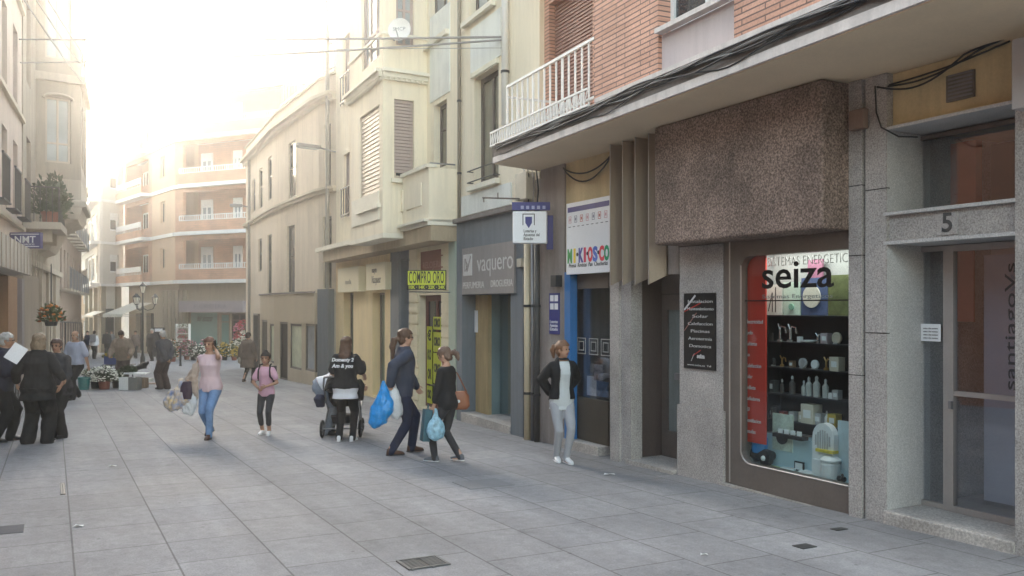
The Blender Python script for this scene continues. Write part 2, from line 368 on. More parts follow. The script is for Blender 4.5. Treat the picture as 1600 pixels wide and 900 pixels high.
g = MB(); g.add([(-600, -60, gz(-60)), (600, -60, gz(-60)), (600, 900, gz(900)), (-600, 900, gz(900))], [(0, 1, 2, 3)])
tag(g.build('street_paving', m_pave, local=True), kind='structure')

# wall lines
FA = F(1.33, 11.96, -.469, .883)                 # ground-floor shopfronts nearest
FU = F(-.26, 13.07, -.417, .909)                 # edge of the overhanging storey
FB = frame2((-1.07, 16.96), (.55, 13.5)); FB = F(-1.07, 16.96, -.468, 1.0)
FB = F(.55, 13.5, -1.62, 3.46)                   # grey shop with pale wall above
FC = frame2((-1.07, 16.96), (-5.23, 25.67))      # cream house with the bay
FD1 = frame2((-5.23, 25.67), (-5.93, 26.5)); FD2 = frame2((-5.93, 26.5), (-8.45, 31)); FD3 = frame2((-8.45, 31), (-11.7, 38))
LD1 = math.dist((-5.23, 25.67), (-5.93, 26.5)); LD2 = math.dist((-5.93, 26.5), (-8.45, 31)); LD3 = math.dist((-8.45, 31), (-11.7, 38))
LC = math.dist((-1.07, 16.96), (-5.23, 25.67)); LB = math.dist((.55, 13.5), (-1.07, 16.96))
FL = F(-11.85, 20, -.406, .914, -1)              # left side of the street

# ============================================================ nearest building (shops under a brick storey)
m_gran = granite('granite', (.50, .475, .455), (.24, .225, .215), 70, lo=.36, hi=.62)
m_granl = granite('granite_light', (.60, .59, .585), (.42, .42, .42), 80, stain=.1)
m_rough = granite('rough_aggregate', (.44, .33, .28), (.11, .08, .065), 48, rough=.9, bump=1.0, lo=.40, hi=.66, stain=.42)
m_soffit = M('soffit_plaster', (.76, .62, .44), .85, .12, scale=.8)
m_fascia = M('fascia_render', (.62, .57, .54), .85, .2, scale=2, streak=True)
m_fasciad = M('weathered_edge', (.2, .175, .16), .9, .35, scale=4)
m_brick = MBR('orange_brick', FU.d, (.60, .33, .235), (.70, .40, .295), (.20, .13, .11), .50, .056, .0075, bump=.8, offset=.37)
m_pink = M('pink_render', (.60, .52, .51), .85, .07, scale=1, streak=True)
m_fin = M('bronze_cladding', (.44, .36, .28), .5, .12, scale=1.2, metal=.25, streak=True)
m_bronze = M('bronze_frame', (.21, .18, .16), .4, .15, metal=.4)
m_brown = M('brown_panel', (.045, .036, .03), .5, .3, streak=True)
m_cream = M('old_cream_render', (.60, .49, .29), .85, .2, scale=1.5, streak=True)
m_plaster = M('grey_plaster', (.29, .255, .235), .9, .3, scale=2, streak=True)  # grey plaster with streaked tone
m_shut = M('brown_shutter', (.30, .16, .125), .6, .12)
m_blue = M('blue_paint', (.04, .17, .42), .5, .15)
m_step = granite('worn_step', (.52, .49, .46), (.33, .31, .29), 45, stain=.35)
g1 = glass('shop_glass', f0=.03); g2 = glass('door_glass', tint=(.85, .87, .9), f0=.12)
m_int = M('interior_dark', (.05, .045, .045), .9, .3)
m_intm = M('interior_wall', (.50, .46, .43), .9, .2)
S = FA.s
near = empty('apartment_building', FA.P(-3, 0, -.25), 'brick building overhanging granite shopfronts', 'building')
zs = 3.94                                        # underside of the overhang
SE = -14.0
# structure behind: side walls and body
b = MB(); b.fb(FA, S(845), SE, -9, -1.7, -1.2, 14); b.build('body_wall', m_intm, near)
# overhang slab
p = [FU.P(0, 0, 0), FU.P(SE - 2, 0, 0), FA.P(SE, -1.7, 0), FA.P(S(845) + .6, -1.7, 0)]
b = MB(); b.prism([(q.x, q.y) for q in p], zs, zs + .24); b.build('overhang_slab', m_soffit, near)
b = MB(); b.fb(FU, 0, SE - 2, .0, .035, zs + .012, zs + .10); b.build('overhang_edge', m_fascia, near)
b = MB(); b.fb(FU, 0, SE - 2, .0, .02, zs + .103, zs + .262); b.build('weathered_band', m_fasciad, near)
b = MB(); b.fb(FU, FU.s(935), SE - 2, .0, .055, zs + .265, zs + .315); b.build('drip_ledge', m_fascia, near)
# brick storey
ub = FU.s
z0 = zs + .32; zt = 14
sA, sB, sC = ub(928), ub(1028), ub(1147)
wz = FU.z(1028, 46)                              # window-sill height
b = MB(); b.wall(FU, sA, sB, z0, zt, n=0, t=.9); b.wall(FU, sC, SE - 2, z0, zt, n=0, t=.3); b.build('brick_wall', m_brick, near)
b = MB(); b.fb(FU, sB, sC, -.35, -.05, z0, wz - .06); b.fb(FU, sB, sC, -.35, -.05, wz + 1.5, zt); b.build('render_panel', m_pink, near)
b = MB(); b.fb(FU, sB - .02, sC + .0, -.04, .06, wz - .06, wz - .01); b.build('window_sill', m_fascia, near)
window(FU, sB, sC, wz, wz + 1.5, -.16, near, m_white, mull=1, shutter=.35, sm=m_shut)
# recessed balcony at the far end
sL = ub(840, -1.0)
b = MB(); b.wall(FU, sA + .02, sL, z0 - .05, zt, [(ub(858, -1.0), ub(926, -1.0), z0 + .0, z0 + 2.3)], n=-1.0, t=.3); b.build('brick_wall', m_brick, near)
b = MB(); b.fb(FU, sL, sL - .3, -3.5, -1.31, z0 - .05, zt); b.build('end_wall', m_brick, near)
b = MB(); b.fb(FU, -.3, sA, -1.3, .0, z0 + 2.75, z0 + 3.0); b.build('balcony_ceiling', m_fascia, near)
wd = window(FU, ub(858, -1.0), ub(926, -1.0), z0, z0 + 2.3, -1.12, near, m_shut, mull=0, shutter=1, sm=m_shut, slat=.055, name='balcony_door')
b = MB(); s0r = ub(790); ztop = FU.z(928, 56); zb = zs + .30
b.fb(FU, s0r, sA, -.05, -.01, ztop - .035, ztop); b.fb(FU, s0r, sA, -.045, -.015, zb + .06, zb + .09)
k = 15
for i in range(k + 1):
    c = s0r + (sA - s0r) * i / k; r = .011 if i % 5 else .02
    b.fb(FU, c - r, c + r, -.04, -.02, zb, ztop - .03)
for i in range(6):
    c = -.03 - .95 * i / 5; b.fb(FU, s0r - .011, s0r + .011, c - .011, c + .011, zb, ztop - .15)
b.fb(FU, s0r - .012, s0r + .012, -.98, -.03, ztop - .18, ztop - .15)
b.build('balcony_railing', m_white, near)
# lattice planter guard outside the railing
b = MB(); e0 = 0.02; e1 = ub(925)
zl = zs + .27
for z_ in (zl, zl + .20): b.fb(FU, e0, e1, .05, .075, z_ - .012, z_ + .012)
nn = 34
for i in range(nn):
    c = e0 + (e1 - e0) * i / nn; c2 = e0 + (e1 - e0) * (i + 1) / nn
    b.tube([FU.P(c, .062, zl), FU.P(c2, .062, zl + .2)], .006, 4); b.fb(FU, c - .006, c + .006, .055, .068, zl, zl + .2)
b.fb(FU, e0, e1, -.02, .05, zl - .02, zl - .005)
b.build('planter_guard', m_white, near)
b = MB()                                          # planters
for i in range(4):
    c = e0 + (e1 - e0) * (i + .5) / 4; b.fb(FU, c - .3, c + .3, -.0, .045, zl, zl + .13)
# ---------------- ground floor
G0 = -1.2
zK0 = FA.z(920, 428)                             # bottom of kiosk sign
# far pier and kiosk surround
b = MB(); b.ub(FA, 845, 882, G0, zs, -1.7, 0); b.build('corner_pier', m_plaster, near)
b = MB(); b.ub(FA, 882, 955, zK0 + .05, zs, -1.7, -.03); b.build('kiosk_lintel', m_cream, near)
b = MB(); b.ub(FA, 882, 891, G0, zK0 + .045, -.10, .02); b.build('blue_jamb', m_blue, near)
zk = FA.z(925, 450)
zpan = FA.z(925, 626)
# kiosk window
k0, k1 = S(893, -.15), S(953, -.15); gk = FA.z(925, 690, -.15)
b = MB(); b.fb(FA, k0, k0 - .035, -.19, -.1, gk, zK0); b.build('kiosk_jamb', m_white, near)
b = MB(); b.fb(FA, k0 - .04, k1, -.2, -.12, zk, zK0 + .04); b.build('kiosk_head', m_bronze, near)
b = MB(); b.fb(FA, k0 - .04, k1, -.2, -.12, gk, zpan); b.build('kiosk_panel', M('khaki_panel', (.09, .075, .055), .5, .15), near)
b = MB(); b.fb(FA, k0 - .04, k1, -.17, -.155, zpan, zk); b.build('kiosk_glass', g2, near)
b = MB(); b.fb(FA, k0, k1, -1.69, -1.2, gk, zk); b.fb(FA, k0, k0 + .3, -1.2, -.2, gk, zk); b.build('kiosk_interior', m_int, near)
b = MB(); b.fb(FA, S(882), k1, -1.2, .06, G0, gk - .003); b.build('kiosk_threshold', m_step, near)
# two narrow stone pilasters
for a_, c_ in ((953, 967), (969.5, 986)):
    b = MB(); b.ub(FA, a_, c_, G0, zK0 + .35, -.12, .10 if a_ < 960 else .06); b.build('pilaster', m_gran, near)
b = MB(); b.ub(FA, 955, 1022, zK0 + .352, zs, -1.7, -.03); b.build('upper_wall', m_plaster, near)
# recessed entrance
er0, er1 = S(986), S(1060)
z_th = FA.z(1030, 712, -.45)
b = MB(); b.fb(FA, er0, er1, -1.7, .10, G0, z_th); b.build('entrance_step', m_step, near)
ed = -.5
b = MB(); b.fb(FA, S(986), S(986) + .08, ed - .06, -.122, z_th, 3.2); b.build('entrance_side_panel', M('polished_brown', (.12, .095, .085), .3, .25, scale=2, streak=True), near)
b = MB(); d0, d1 = S(986) - .01, S(1062, ed) - .25
b.wall(FA, d1, d0, z_th, FA.z(1040, 460, ed), [(d1 + .2, d0 - .12, z_th + .35, FA.z(1040, 475, ed) - .08)], n=ed, t=.06)
eo = b.build('entrance_door', m_bronze, near)
b = MB(); b.fb(FA, d1 + .19, d0 - .11, ed - .045, ed - .03, z_th + .34, FA.z(1040, 475, ed) - .07); b.build('pane', M('frosted_pane', (.22, .25, .24), .12, .25, scale=1.5, bump=0, spec=.8, streak=True), eo)
b = MB(); b.tube([FA.P(d1 + .12, ed + .06, z_th + .75), FA.P(d1 + .12, ed + .06, z_th + 1.35)], .014, 8); b.fb(FA, d1 + .10, d1 + .3, ed + .01, ed + .05, z_th + 1.05, z_th + 1.14); b.build('handle', m_metal, eo)
b = MB(); b.fb(FA, S(986), d1, ed - .06, ed - .004, FA.z(1040, 459, ed), 3.3); b.build('entrance_head', m_bronze, near)
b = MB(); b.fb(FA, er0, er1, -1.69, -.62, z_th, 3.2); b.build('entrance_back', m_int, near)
# bronze fin cladding
b = MB(); zf0, zf1 = FA.z(1000, 446, .1), zs - .012
fu = [953, 972.5, 992, 1013]
fe_ = [972.5, 992, 1013, 1041]
for u_, e_ in zip(fu, fe_):
    A_ = FA.P(S(u_, .30), .30, 0); C_ = FA.P(S(e_, .06), .06, 0); D_ = FA.P(S(u_, .30), .0, 0)
    b.hexa([A_ + UP * zf0, D_ + UP * (zf0 + .12), C_ + UP * (zf0 + .12), C_ + FA.n * .03 + UP * (zf0 + .10), A_ + UP * zf1, D_ + UP * zf1, C_ + UP * zf1, C_ + FA.n * .03 + UP * zf1])
b.build('fin_cladding', m_fin, near)
for u_ in fu: MB().tube([FA.P(S(u_, .30) - .008, .302, zf0), FA.P(S(u_, .30) - .008, .302, zf1)], .007, 6).build('bright_edge', M('bright_trim', (.55, .53, .5), .3, .1, metal=.7), near)
b = MB(); b.fb(FA, S(1041, .05), S(1062), -.5, .02, zf0 + .13, zs - .02); b.build('fin_return', m_plaster, near)
# rough aggregate panel
r0, r1 = S(1022, .42), S(1284, .42); zr = (FA.z(1022, 379, .42) + FA.z(1284, 362, .42)) / 2
b = MB(); b.fb(FA, r0, r1, -1.6, .42, zr, zs - .003); b.build('aggregate_panel', m_rough, near, bevel=.03)
# granite pier with black sign
zp = FA.z(1094, 636)
b = MB(); b.ub(FA, 1062, 1130, zp, zr - .01, -1.6, 0); b.ub(FA, 1058, 1130, G0, zp - .003, -1.6, .035); b.build('granite_pier', m_gran, near)
# shop window
w0, w1 = S(1131), S(1327); zw1 = zr - .004; zw0 = -.215
gl0, gl1 = S(1157), S(1326); gb, gt = FA.z(1240, 741), FA.z(1240, 395)
b = MB(); b.wall(FA, w1, w0, zw0, zw1, [(gl1 + .0, gl0, gb, gt)], n=.0, t=.14)
# fill the two rounded lower corners of the opening
rc = .16
for (cs, sg) in ((gl0, -1),):
    pts = [(cs, gb)] + [(cs + sg * rc - sg * rc * math.cos(a), gb + rc - rc * math.sin(a)) for a in [math.pi / 2 * i / 6 for i in range(7)]]
    q = [FA.P(s_, -.003, z_) for s_, z_ in pts]; q2 = [FA.P(s_, -.1, z_) for s_, z_ in pts]; nq = len(q)
    b.add(q + q2, [tuple(range(nq)), tuple(range(nq, 2 * nq))[::-1]] + [(i, (i + 1) % nq, nq + (i + 1) % nq, nq + i) for i in range(nq)])
    q = [FA.P(s_, -.003, gt + gb - z_) for s_, z_ in pts]; q2 = [FA.P(s_, -.1, gt + gb - z_) for s_, z_ in pts]
    b.add(q + q2, [tuple(range(nq)), tuple(range(nq, 2 * nq))[::-1]] + [(i, (i + 1) % nq, nq + (i + 1) % nq, nq + i) for i in range(nq)])
b.build('shop_window_frame', m_bronze, near)
b = MB(); b.tube([FA.P(w0 - .1, .004, zw0 + .02), FA.P(w0 - .1, .004, zw1)], .008, 6)
pt = [FA.P(gl0 - .006, .0, gt - .1), FA.P(gl0 - .006, .0, gb + rc)] + [FA.P(gl0 - rc + rc * math.cos(a), .0, gb + rc - rc * math.sin(a)) for a in [math.pi / 2 * i / 6 for i in range(1, 7)]] + [FA.P(gl1, 0, gb + .004)]
b.tube(pt, .009, 6); b.build('window_trim', M('bright_trim', (.55, .53, .5), .3, .1, metal=.7), near)
b = MB(); b.fb(FA, gl1 - .02, gl0 + .02, -.085, -.07, gb - .02, gt + .02); b.build('shop_glass', g1, near)
b = MB(); b.fb(FA, w0 + .03, w1, -.9, .05, G0, zw0 - .003); b.build('window_plinth', m_step, near)
# display box inside
di = -.52
b = MB(); b.fb(FA, gl0 + .05, gl1 - .05, di - .05, di, gb - .1, gt + .2); b.build('display_back', M('display_grey', (.34, .35, .34), .8, .1), near)
b = MB(); b.fb(FA, gl0 + .05, gl0 + .02, di, -.15, gb - .1, gt + .2); b.fb(FA, gl1 - .2, gl1 - .17, di, -.15, gb - .1, gt + .2); b.build('display_side', M('display_side_grey', (.3, .3, .3), .8, .1), near)
b = MB(); b.fb(FA, gl0 + .05, gl1 - .17, di, -.10, gb - .12, gb - .02); b.build('display_floor', M('display_blue', (.42, .58, .63), .6, .05), near)
# pilasters between window and door
for a_, c_, nf in ((1326, 1346, .06), (1352, 1385, .04)):
    b = MB(); b.ub(FA, a_, c_, G0, zs - .004, -1.6, nf)
    o_ = b.build('pilaster', m_gran, near)
b = MB()
for v_ in (297, 520):
    z_ = FA.z(1368, v_); b.ub(FA, 1351.8, 1385.4, z_ - .004, z_ + .004, 0, .042)
for v_ in (292, 400, 585): z_ = FA.z(1336, v_); b.ub(FA, 1325.8, 1346.4, z_ - .004, z_ + .004, 0, .062)
b.build('stone_joint', m_black, near)
b = MB(); b.ub(FA, 1346, 1352, G0, zs - .01, -.4, -.02); b.build('pilaster_gap', m_fasciad, near)
# cream wall with vent, transom, number band, door
dL, dR = S(1385.5), S(1592)
zt1 = FA.z(1384, 205); zt0 = FA.z(1384, 333); zb1 = FA.z(1384, 333) - .02; zb0 = FA.z(1384, 383)
zst = -.07
b = MB(); b.fb(FA, dL, dR - .8, -1.6, -.05, zt1 + .03, zs - .006); b.build('cream_wall', m_cream, near)
rec = -.47
b = MB(); b.fb(FA, dL, dR, rec - .1, .035, zt1, zt1 + .028); b.fb(FA, dL, dR, rec - .1, .05, zt0 - .03, zt0); b.fb(FA, dL, dR, rec - .1, .045, zb0, zb0 + .03); b.build('stone_ledge', m_granl, near)
b = MB(); b.fb(FA, dL, dR, -.9, .0, zb0 + .032, zt0 - .032); b.build('number_band', m_gran, near)
b = MB(); b.fb(FA, dL, dL + .02 - .02 - .03, rec - .1, .03, zst, zb0 - .002); b.build('door_reveal', m_granl, near)
b = MB(); b.fb(FA, dL, dL - .03, rec - .1, .03, zt0 + .002, zt1 - .002); b.build('transom_reveal', m_granl, near)
b = MB(); b.fb(FA, dR, dR - .5, -1.6, .05, G0, zt1 + .0); b.build('door_pier', m_gran, near)
b = MB(); b.fb(FA, dL, dR, -1.6, .06, G0, zst - .002); b.build('door_step', m_step, near, bevel=.015)
b = MB(); s5 = S(1481); b.fb(FA, s5 - .095, s5 + .095, -.02, .008, zb0 + .05, zt0 - .05)
nb = b.build('number_tile', granite('granite_tile', (.52, .50, .48), (.36, .34, .33), 90), near)
ftext('5', FA, s5, (zb0 + zt0) / 2, .010, .23, M('number_grey', (.07, .07, .07), .6), nb, bold=.004)
b = MB(); b.ub(FA, 1478, 1522, FA.z(1500, 154), FA.z(1500, 112), -.06, -.03)
vb = b.build('vent_grille', m_fasciad, near)
b = MB()
for i in range(7): z_ = FA.z(1500, 150) + i * .032; b.ub(FA, 1481, 1519, z_, z_ + .014, -.03, -.022)
b.build('slats', m_metal, vb)
# transom window
t0, t1 = S(1436, rec), dR + .02
wt = window(FA, t0, t1, zt0 + .02, zt1 - .02, rec + .04, near, m_bronze, g2, mull=0, fw=.035)
wt.name = 'transom_window'
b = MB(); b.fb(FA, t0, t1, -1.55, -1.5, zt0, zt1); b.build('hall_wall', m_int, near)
b = MB(); b.fb(FA, t0 - .02, t0 - .3, rec - .5, rec - .4, zt0 + .02, zt1 - .05); b.build('orange_reflection', M('orange_reflection', (.5, .10, .035), .7, .1), near)  # orange sheet standing in for buildings reflected in the transom glass
# door: fixed side light and leaf
m_dfr = M('door_bronze', (.40, .37, .35), .4, .12, metal=.35)
a0, a1, a2 = S(1430, rec), S(1484, rec), dR + .02
window(FA, a0, a1, zst, zb0 - .01, rec + .03, near, m_dfr, g2, mull=0, fw=.045).name = 'door_side_light'
dleaf = window(FA, a1 - .01, a2, zst, zb0 - .01, rec + .045, near, m_dfr, g2, mull=0, trans=(FA.z(1530, 617, rec) - zst) / (zb0 - zst), fw=.055); dleaf.name = 'entrance_door'
b = MB(); zz = FA.z(1490, 632, rec); b.box(FA.P(a1 - .05, rec + .06, zz), (.03, .03, .07), math.atan2(FA.d.y, FA.d.x)); b.build('handle', m_metal, dleaf)
b = MB(); b.fb(FA, a0, a2, -1.55, -1.5, zst, zb0); b.fb(FA, a0 + .02, a0 + .05, -1.5, rec, zst, zb0); b.build('hall_wall', m_intm, near)
b = MB(); b.fb(FA, a0, a2, -1.5, rec - .05, zst - .0, zst + .004); b.build('hall_floor', m_intm, near)
b = MB(); b.fb(FA, S(1532, rec - .2), a2, rec - .3, rec - .25, zst + .1, zb0 - .1); b.build('grey_screen', M('grey_blue_panel', (.40, .43, .49), .5, .08), near)
b = MB(); b.fb(FA, a0 - .02, S(1480, rec), rec - .4, rec - .38, FA.z(1455, 503, rec), zb0); b.build('red_reflection', M('red_brown', (.52, .13, .08), .8, .15), near)  # red-brown sheet painted in as the facade reflected by the side light
txs = S(1580, rec + .05)
text('santiagoVs', FA.P(txs, rec + .055, FA.z(1580, 510, rec)), UP, -FA.tx, .135, M('vinyl_dark', (.05, .05, .055), .5), near, width=1.08)
# notice on the side light
nt_ = MB(); nt_.fb(FA, S(1443, rec), S(1474, rec), rec + .036, rec + .039, FA.z(1458, 533, rec), FA.z(1458, 506, rec))
no = nt_.build('notice', M('paper', (.8, .82, .84), .8, .03)); tag(no, 'white paper notice taped inside the glass beside the entrance door under number 5', 'notice')
for i in range(4):
    ftext('aviso a los vecinos', FA, (S(1443, rec) + S(1474, rec)) / 2, FA.z(1458, 513 + i * 5, rec), rec + .041, .022, m_metal, no, width=.15)
# boxes, conduits
eb = MB(); eb.fb(FA, S(1580, .3), S(1580, .3) - .5, .0, .3, FA.z(1580, 172, .3), FA.z(1580, 62, .3))
tag(eb.build('electric_cabinet', M('grey_cabinet', (.42, .40, .40), .5, .06), bevel=.01), 'pale grey metal cabinet fixed high on the wall above the glass entrance', 'cabinet')
jb = MB(); jb.ub(FA, 1326, 1348, FA.z(1335, 205, .08), FA.z(1335, 174, .08), .062, .14)
tag(jb.build('junction_box', M('brown_box', (.22, .15, .12), .6, .1), bevel=.008), 'small brown junction box high on the granite pilaster right of the rough stone panel', 'junction box')
# ---- cables on the overhang edge
def cable(name, pts, r, mat, label, group=None, jig=0, par=None):
    b = MB(); b.tube(pts, r, 5); o = b.build(name, mat)
    return tag(o, label, 'cable', group)
m_cab = M('cable_black', (.03, .03, .032), .6, .3); m_cabg = M('cable_grey', (.3, .29, .28), .6, .2)
labs = ['thick black cable sagging along the edge of the overhang below the brick', 'thin grey cable running straight along the top of the overhang edge', 'dark cable twisted round others on the overhang edge', 'slim dark cable drooping lowest along the overhang edge', 'pale grey cable woven through the bundle on the overhang edge', 'dark cable hugging the ledge under the brick wall', 'grey conduit clipped just below the brick wall ledge']
for i in range(7):
    pts = []; s_ = -.2; ph = random.random() * 6; am = [.03, .004, .03, .045, .03, .018, .003][i]; zc = zs + [.19, .245, .18, .14, .2, .24, .225][i]
    while s_ > -9.5:
        pts.append(FU.P(s_, .045 + .012 * (i % 3) + .008 * math.sin(s_ * 5 + ph), zc + am * math.sin(s_ * (1.5 + .37 * i) + ph) + .35 * am * math.sin(s_ * 6.1 + ph)))
        s_ -= .14
    cable('cable', pts, [.013, .008, .01, .008, .008, .01, .014][i], [m_cab, m_cabg, m_cab, m_cab, m_cabg, m_cab, m_cabg][i], labs[i], 'cables bundled along the overhang edge')
# cables under the overhang over the door
for i in range(3):
    pts = []
    for k in range(21):
        t_ = k / 20; s_ = S(1375) + (S(1578) - S(1375)) * t_
        pts.append(FA.P(s_, .0 + .02 * i, zs - .06 - .10 * math.sin(math.pi * min(1, t_ * (1.0 + .2 * i))) * (i * .5 + .3) + .12 * t_ * (1 if i else .8) - .05))
    cable('cable', pts, .009, m_cab, ['upper cable strung under the overhang above the cream wall', 'middle cable sagging under the overhang above the cream wall', 'lowest cable sagging under the overhang above the cream wall'][i], 'cables over the cream wall')
pts = [FA.P(S(1373), .05, zs - .1), FA.P(S(1376), .06, zs - .35), FA.P(S(1385), .07, FA.z(1385, 200)), FA.P(S(1410), .05, FA.z(1410, 214)), FA.P(S(1434), 0, FA.z(1434, 214))]
cable('cable', pts, .008, m_cab, 'loose dark cable hanging down the pilaster to the transom window', None)
for i in range(2):
    pts = []
    for k in range(15):
        t_ = k / 14; pts.append(FA.P(S(880) + (S(955) - S(880)) * t_, .0, zs - .06 - [.16, .28][i] * math.sin(math.pi * t_) ** .8 + .0))
    cable('cable', pts, .012, m_cab, ['upper drooping cable above the kiosk sign', 'lower drooping cable above the kiosk sign'][i], 'cables drooping above the kiosk sign')

# ---- kiosk sign (no characters), lottery board, plaque, black sign
m_paper = M('sign_white', (.80, .81, .83), .5, .03)
def panel(name, fr, u0, u1, v0, v1, n0, n1, mat, label, cat, group=None, um=None):
    um = um or (u0 + u1) / 2; b = MB(); b.fb(fr, fr.s(u0, n1), fr.s(u1, n1), n0, n1, fr.z(um, v1, n1), fr.z(um, v0, n1))
    o = b.build(name, mat); tag(o, label, cat, group); return o, fr.s(u0, n1), fr.s(u1, n1), fr.z(um, v1, n1), fr.z(um, v0, n1)
o, a, c, z0_, z1_ = panel('kiosk_sign', FA, 885, 954, 312, 427, .0, .07, m_paper, 'white kiosk sign board with coloured letters MI KI OS CO above the blue jamb', 'sign')
H = z1_ - z0_; W = a - c
b = MB(); b.fb(FA, a - .04, c + .03, .07, .073, z1_ - .13 * H, z1_ - .06 * H); b.build('purple_band', M('purple_ink', (.10, .09, .24), .5), o)
rows = [('M', (.05, .35, .08)), ('I', (.85, .6, .05)), ('K', (.10, .09, .35)), ('I', (.65, .05, .12)), ('O', (.75, .06, .08)), ('S', (.12, .2, .6)), ('C', (.75, .07, .1)), ('O', (.02, .32, .14))]
xs = [.085, .20, .34, .44, .56, .67, .81, .92]
for (ch, c_), x in zip(rows, xs):
    ftext(ch, FA, a - W * x, z0_ + H * .245, .0715, .27, M('ink_' + ch + str(int(c_[0] * 100)), c_, .5), o, bold=.014, width=.055 if ch == 'I' else .125)
for x in (.265, .50, .745): ftext('.', FA, a - W * x, z0_ + H * .33, .0715, .25, m_black, o, bold=.012)
ftext('Prensa  Revistas  Pan  Chucherias', FA, (a + c) / 2, z0_ + H * .12, .0715, .085, m_black, o, width=W * .88, shear=.2)
m_ink2 = [M('ink_pink', (.6, .35, .38), .5), M('ink_grey', (.25, .25, .3), .5), M('ink_red', (.5, .15, .12), .5)]
for i in range(7):                                # row of little square badges above the dashed line
    b = MB(); x = a - W * (.09 + .135 * i); zc_ = z1_ - H * .235
    b.fb(FA, x - .035, x + .035, .07, .072, zc_ - .05, zc_ - .042); b.fb(FA, x - .035, x + .035, .07, .072, zc_ + .042, zc_ + .05)
    b.fb(FA, x - .035, x - .027, .07, .0722, zc_ - .042, zc_ + .042); b.fb(FA, x + .027, x + .035, .07, .0722, zc_ - .042, zc_ + .042)
    b.fb(FA, x - .014, x + .014, .07, .0724, zc_ - .02, zc_ + .022); b.build('badge', m_ink2[i % 3], o)
b = MB()
for i in range(9): x = a - W * (.08 + .105 * i); b.fb(FA, x - .03, x + .03, .07, .0722, z1_ - H * .34, z1_ - H * .332)
b.build('dashed_line', m_black, o)
# generic round faces in place of the drawn heads
o, a, c, z0_, z1_ = panel('lottery_plaque', FA, 858, 873, 458, 522, .0, .02, M('navy_board', (.05, .055, .22), .5), 'narrow navy plaque with white squares and small writing on the pier left of the kiosk', 'plaque')
W = a - c; H = z1_ - z0_; b = MB()
for i in range(2):
    for j in range(2): b.fb(FA, a - W * (.12 + .45 * i), a - W * (.48 + .45 * i), .02, .023, z1_ - H * (.05 + .2 * j), z1_ - H * (.2 + .2 * j))
b.build('squares', m_paper, o)
for i, t_ in enumerate(('Loterias', 'Apuestas', 'Estado')): ftext(t_, FA, (a + c) / 2, z0_ + H * (.3 - .09 * i), .022, .07, m_paper, o, width=W * .8)
o, a, c, z0_, z1_ = panel('black_sign', FA, 1068.5, 1117.5, 458, 577, .0, .018, m_black, 'black shop board with pale lettering and diagonal strokes on the granite pier', 'sign')
H = z1_ - z0_; W = a - c; m_let = M('letter_grey', (.5, .5, .5), .6)
for i, t_ in enumerate(('Instalacion', 'Mantenimiento', 'Solar', 'Calefaccion', 'Piscinas', 'Aerotermia', 'Domotica')):
    ftext(t_, FA, (a + c) / 2 - W * .03, z1_ - H * (.11 + .098 * i), .020, .052, m_let, o, width=W * (.45 + .03 * len(t_) - (.1 if i in (2, 4) else 0)))
ftext('seiza', FA, (a + c) / 2 - .03, z0_ + H * .17, .020, .07, m_let, o, bold=.003)
ftext('www.seiza.es  Tel', FA, (a + c) / 2, z0_ + H * .05, .020, .032, m_let, o, width=W * .75)
def stroke(fr, pts, wd, n, mat, par, name='stroke'):
    b = MB()
    for (p, q) in zip(pts, pts[1:]):
        P_, Q_ = Vector(p), Vector(q); dd = (Q_ - P_).normalized(); nn_ = Vector((-dd.y, dd.x)) * wd
        c4 = [P_ + nn_, P_ - nn_, Q_ - nn_, Q_ + nn_]
        b.hexa([fr.P(x.x, n, x.y) for x in c4] + [fr.P(x.x, n + .002, x.y) for x in c4])
    return b.build(name, mat, par)
stroke(FA, [(a - W * .02, z1_ - H * .22), (a - W * .38, z1_ - H * .03)], .012, .019, M('stroke_grey', (.6, .6, .62), .5), o)
stroke(FA, [(a - W * .02, z1_ - H * .245), (a - W * .55, z1_ - H * .13)], .006, .0195, M('stroke_red', (.5, .04, .03), .5), o)
stroke(FA, [(a - W * .02, z1_ - H * .5), (a - W * .42, z1_ - H * .26)], .005, .0195, M('stroke_brown', (.35, .17, .15), .5), o)
stroke(FA, [(a - W * .3, z0_ + H * .17), (a - W * .55, z0_ + H * .25)], .005, .0215, MATS['stroke_red'], o)
stroke(FA, [(a - W * .25, z0_ + H * .1), (a - W * .35, z0_ + H * .2)], .003, .0215, MATS['stroke_grey'], o)

# ---- display window contents
m_red = M('red_panel', (.52, .045, .03), .5, .06)
NG = -.105
o, a, c, z0_, z1_ = panel('red_banner', FA, 1161, 1196, 400, 692, NG - .02, NG, m_red, 'tall red banner with pale column of words at the left inside of the display window', 'banner', um=1180)
z0_ = gb + .01; H = z1_ - z0_; W = a - c
for i, t_ in enumerate(('Electricidad', 'Suelo', 'Calderas', 'Gas', 'Calefaccion', 'Solar', 'Pellets', 'Radiadores', 'LED', 'Ventilacion', 'Estufas')):
    zz = FA.z(1178, 503 + 17.2 * i, NG)
    ftext(t_, FA, a - .04, zz, NG + .003, .062, M('letter_white', (.62, .6, .6), .6), o, align='LEFT', width=.022 * len(t_) * 1.0)
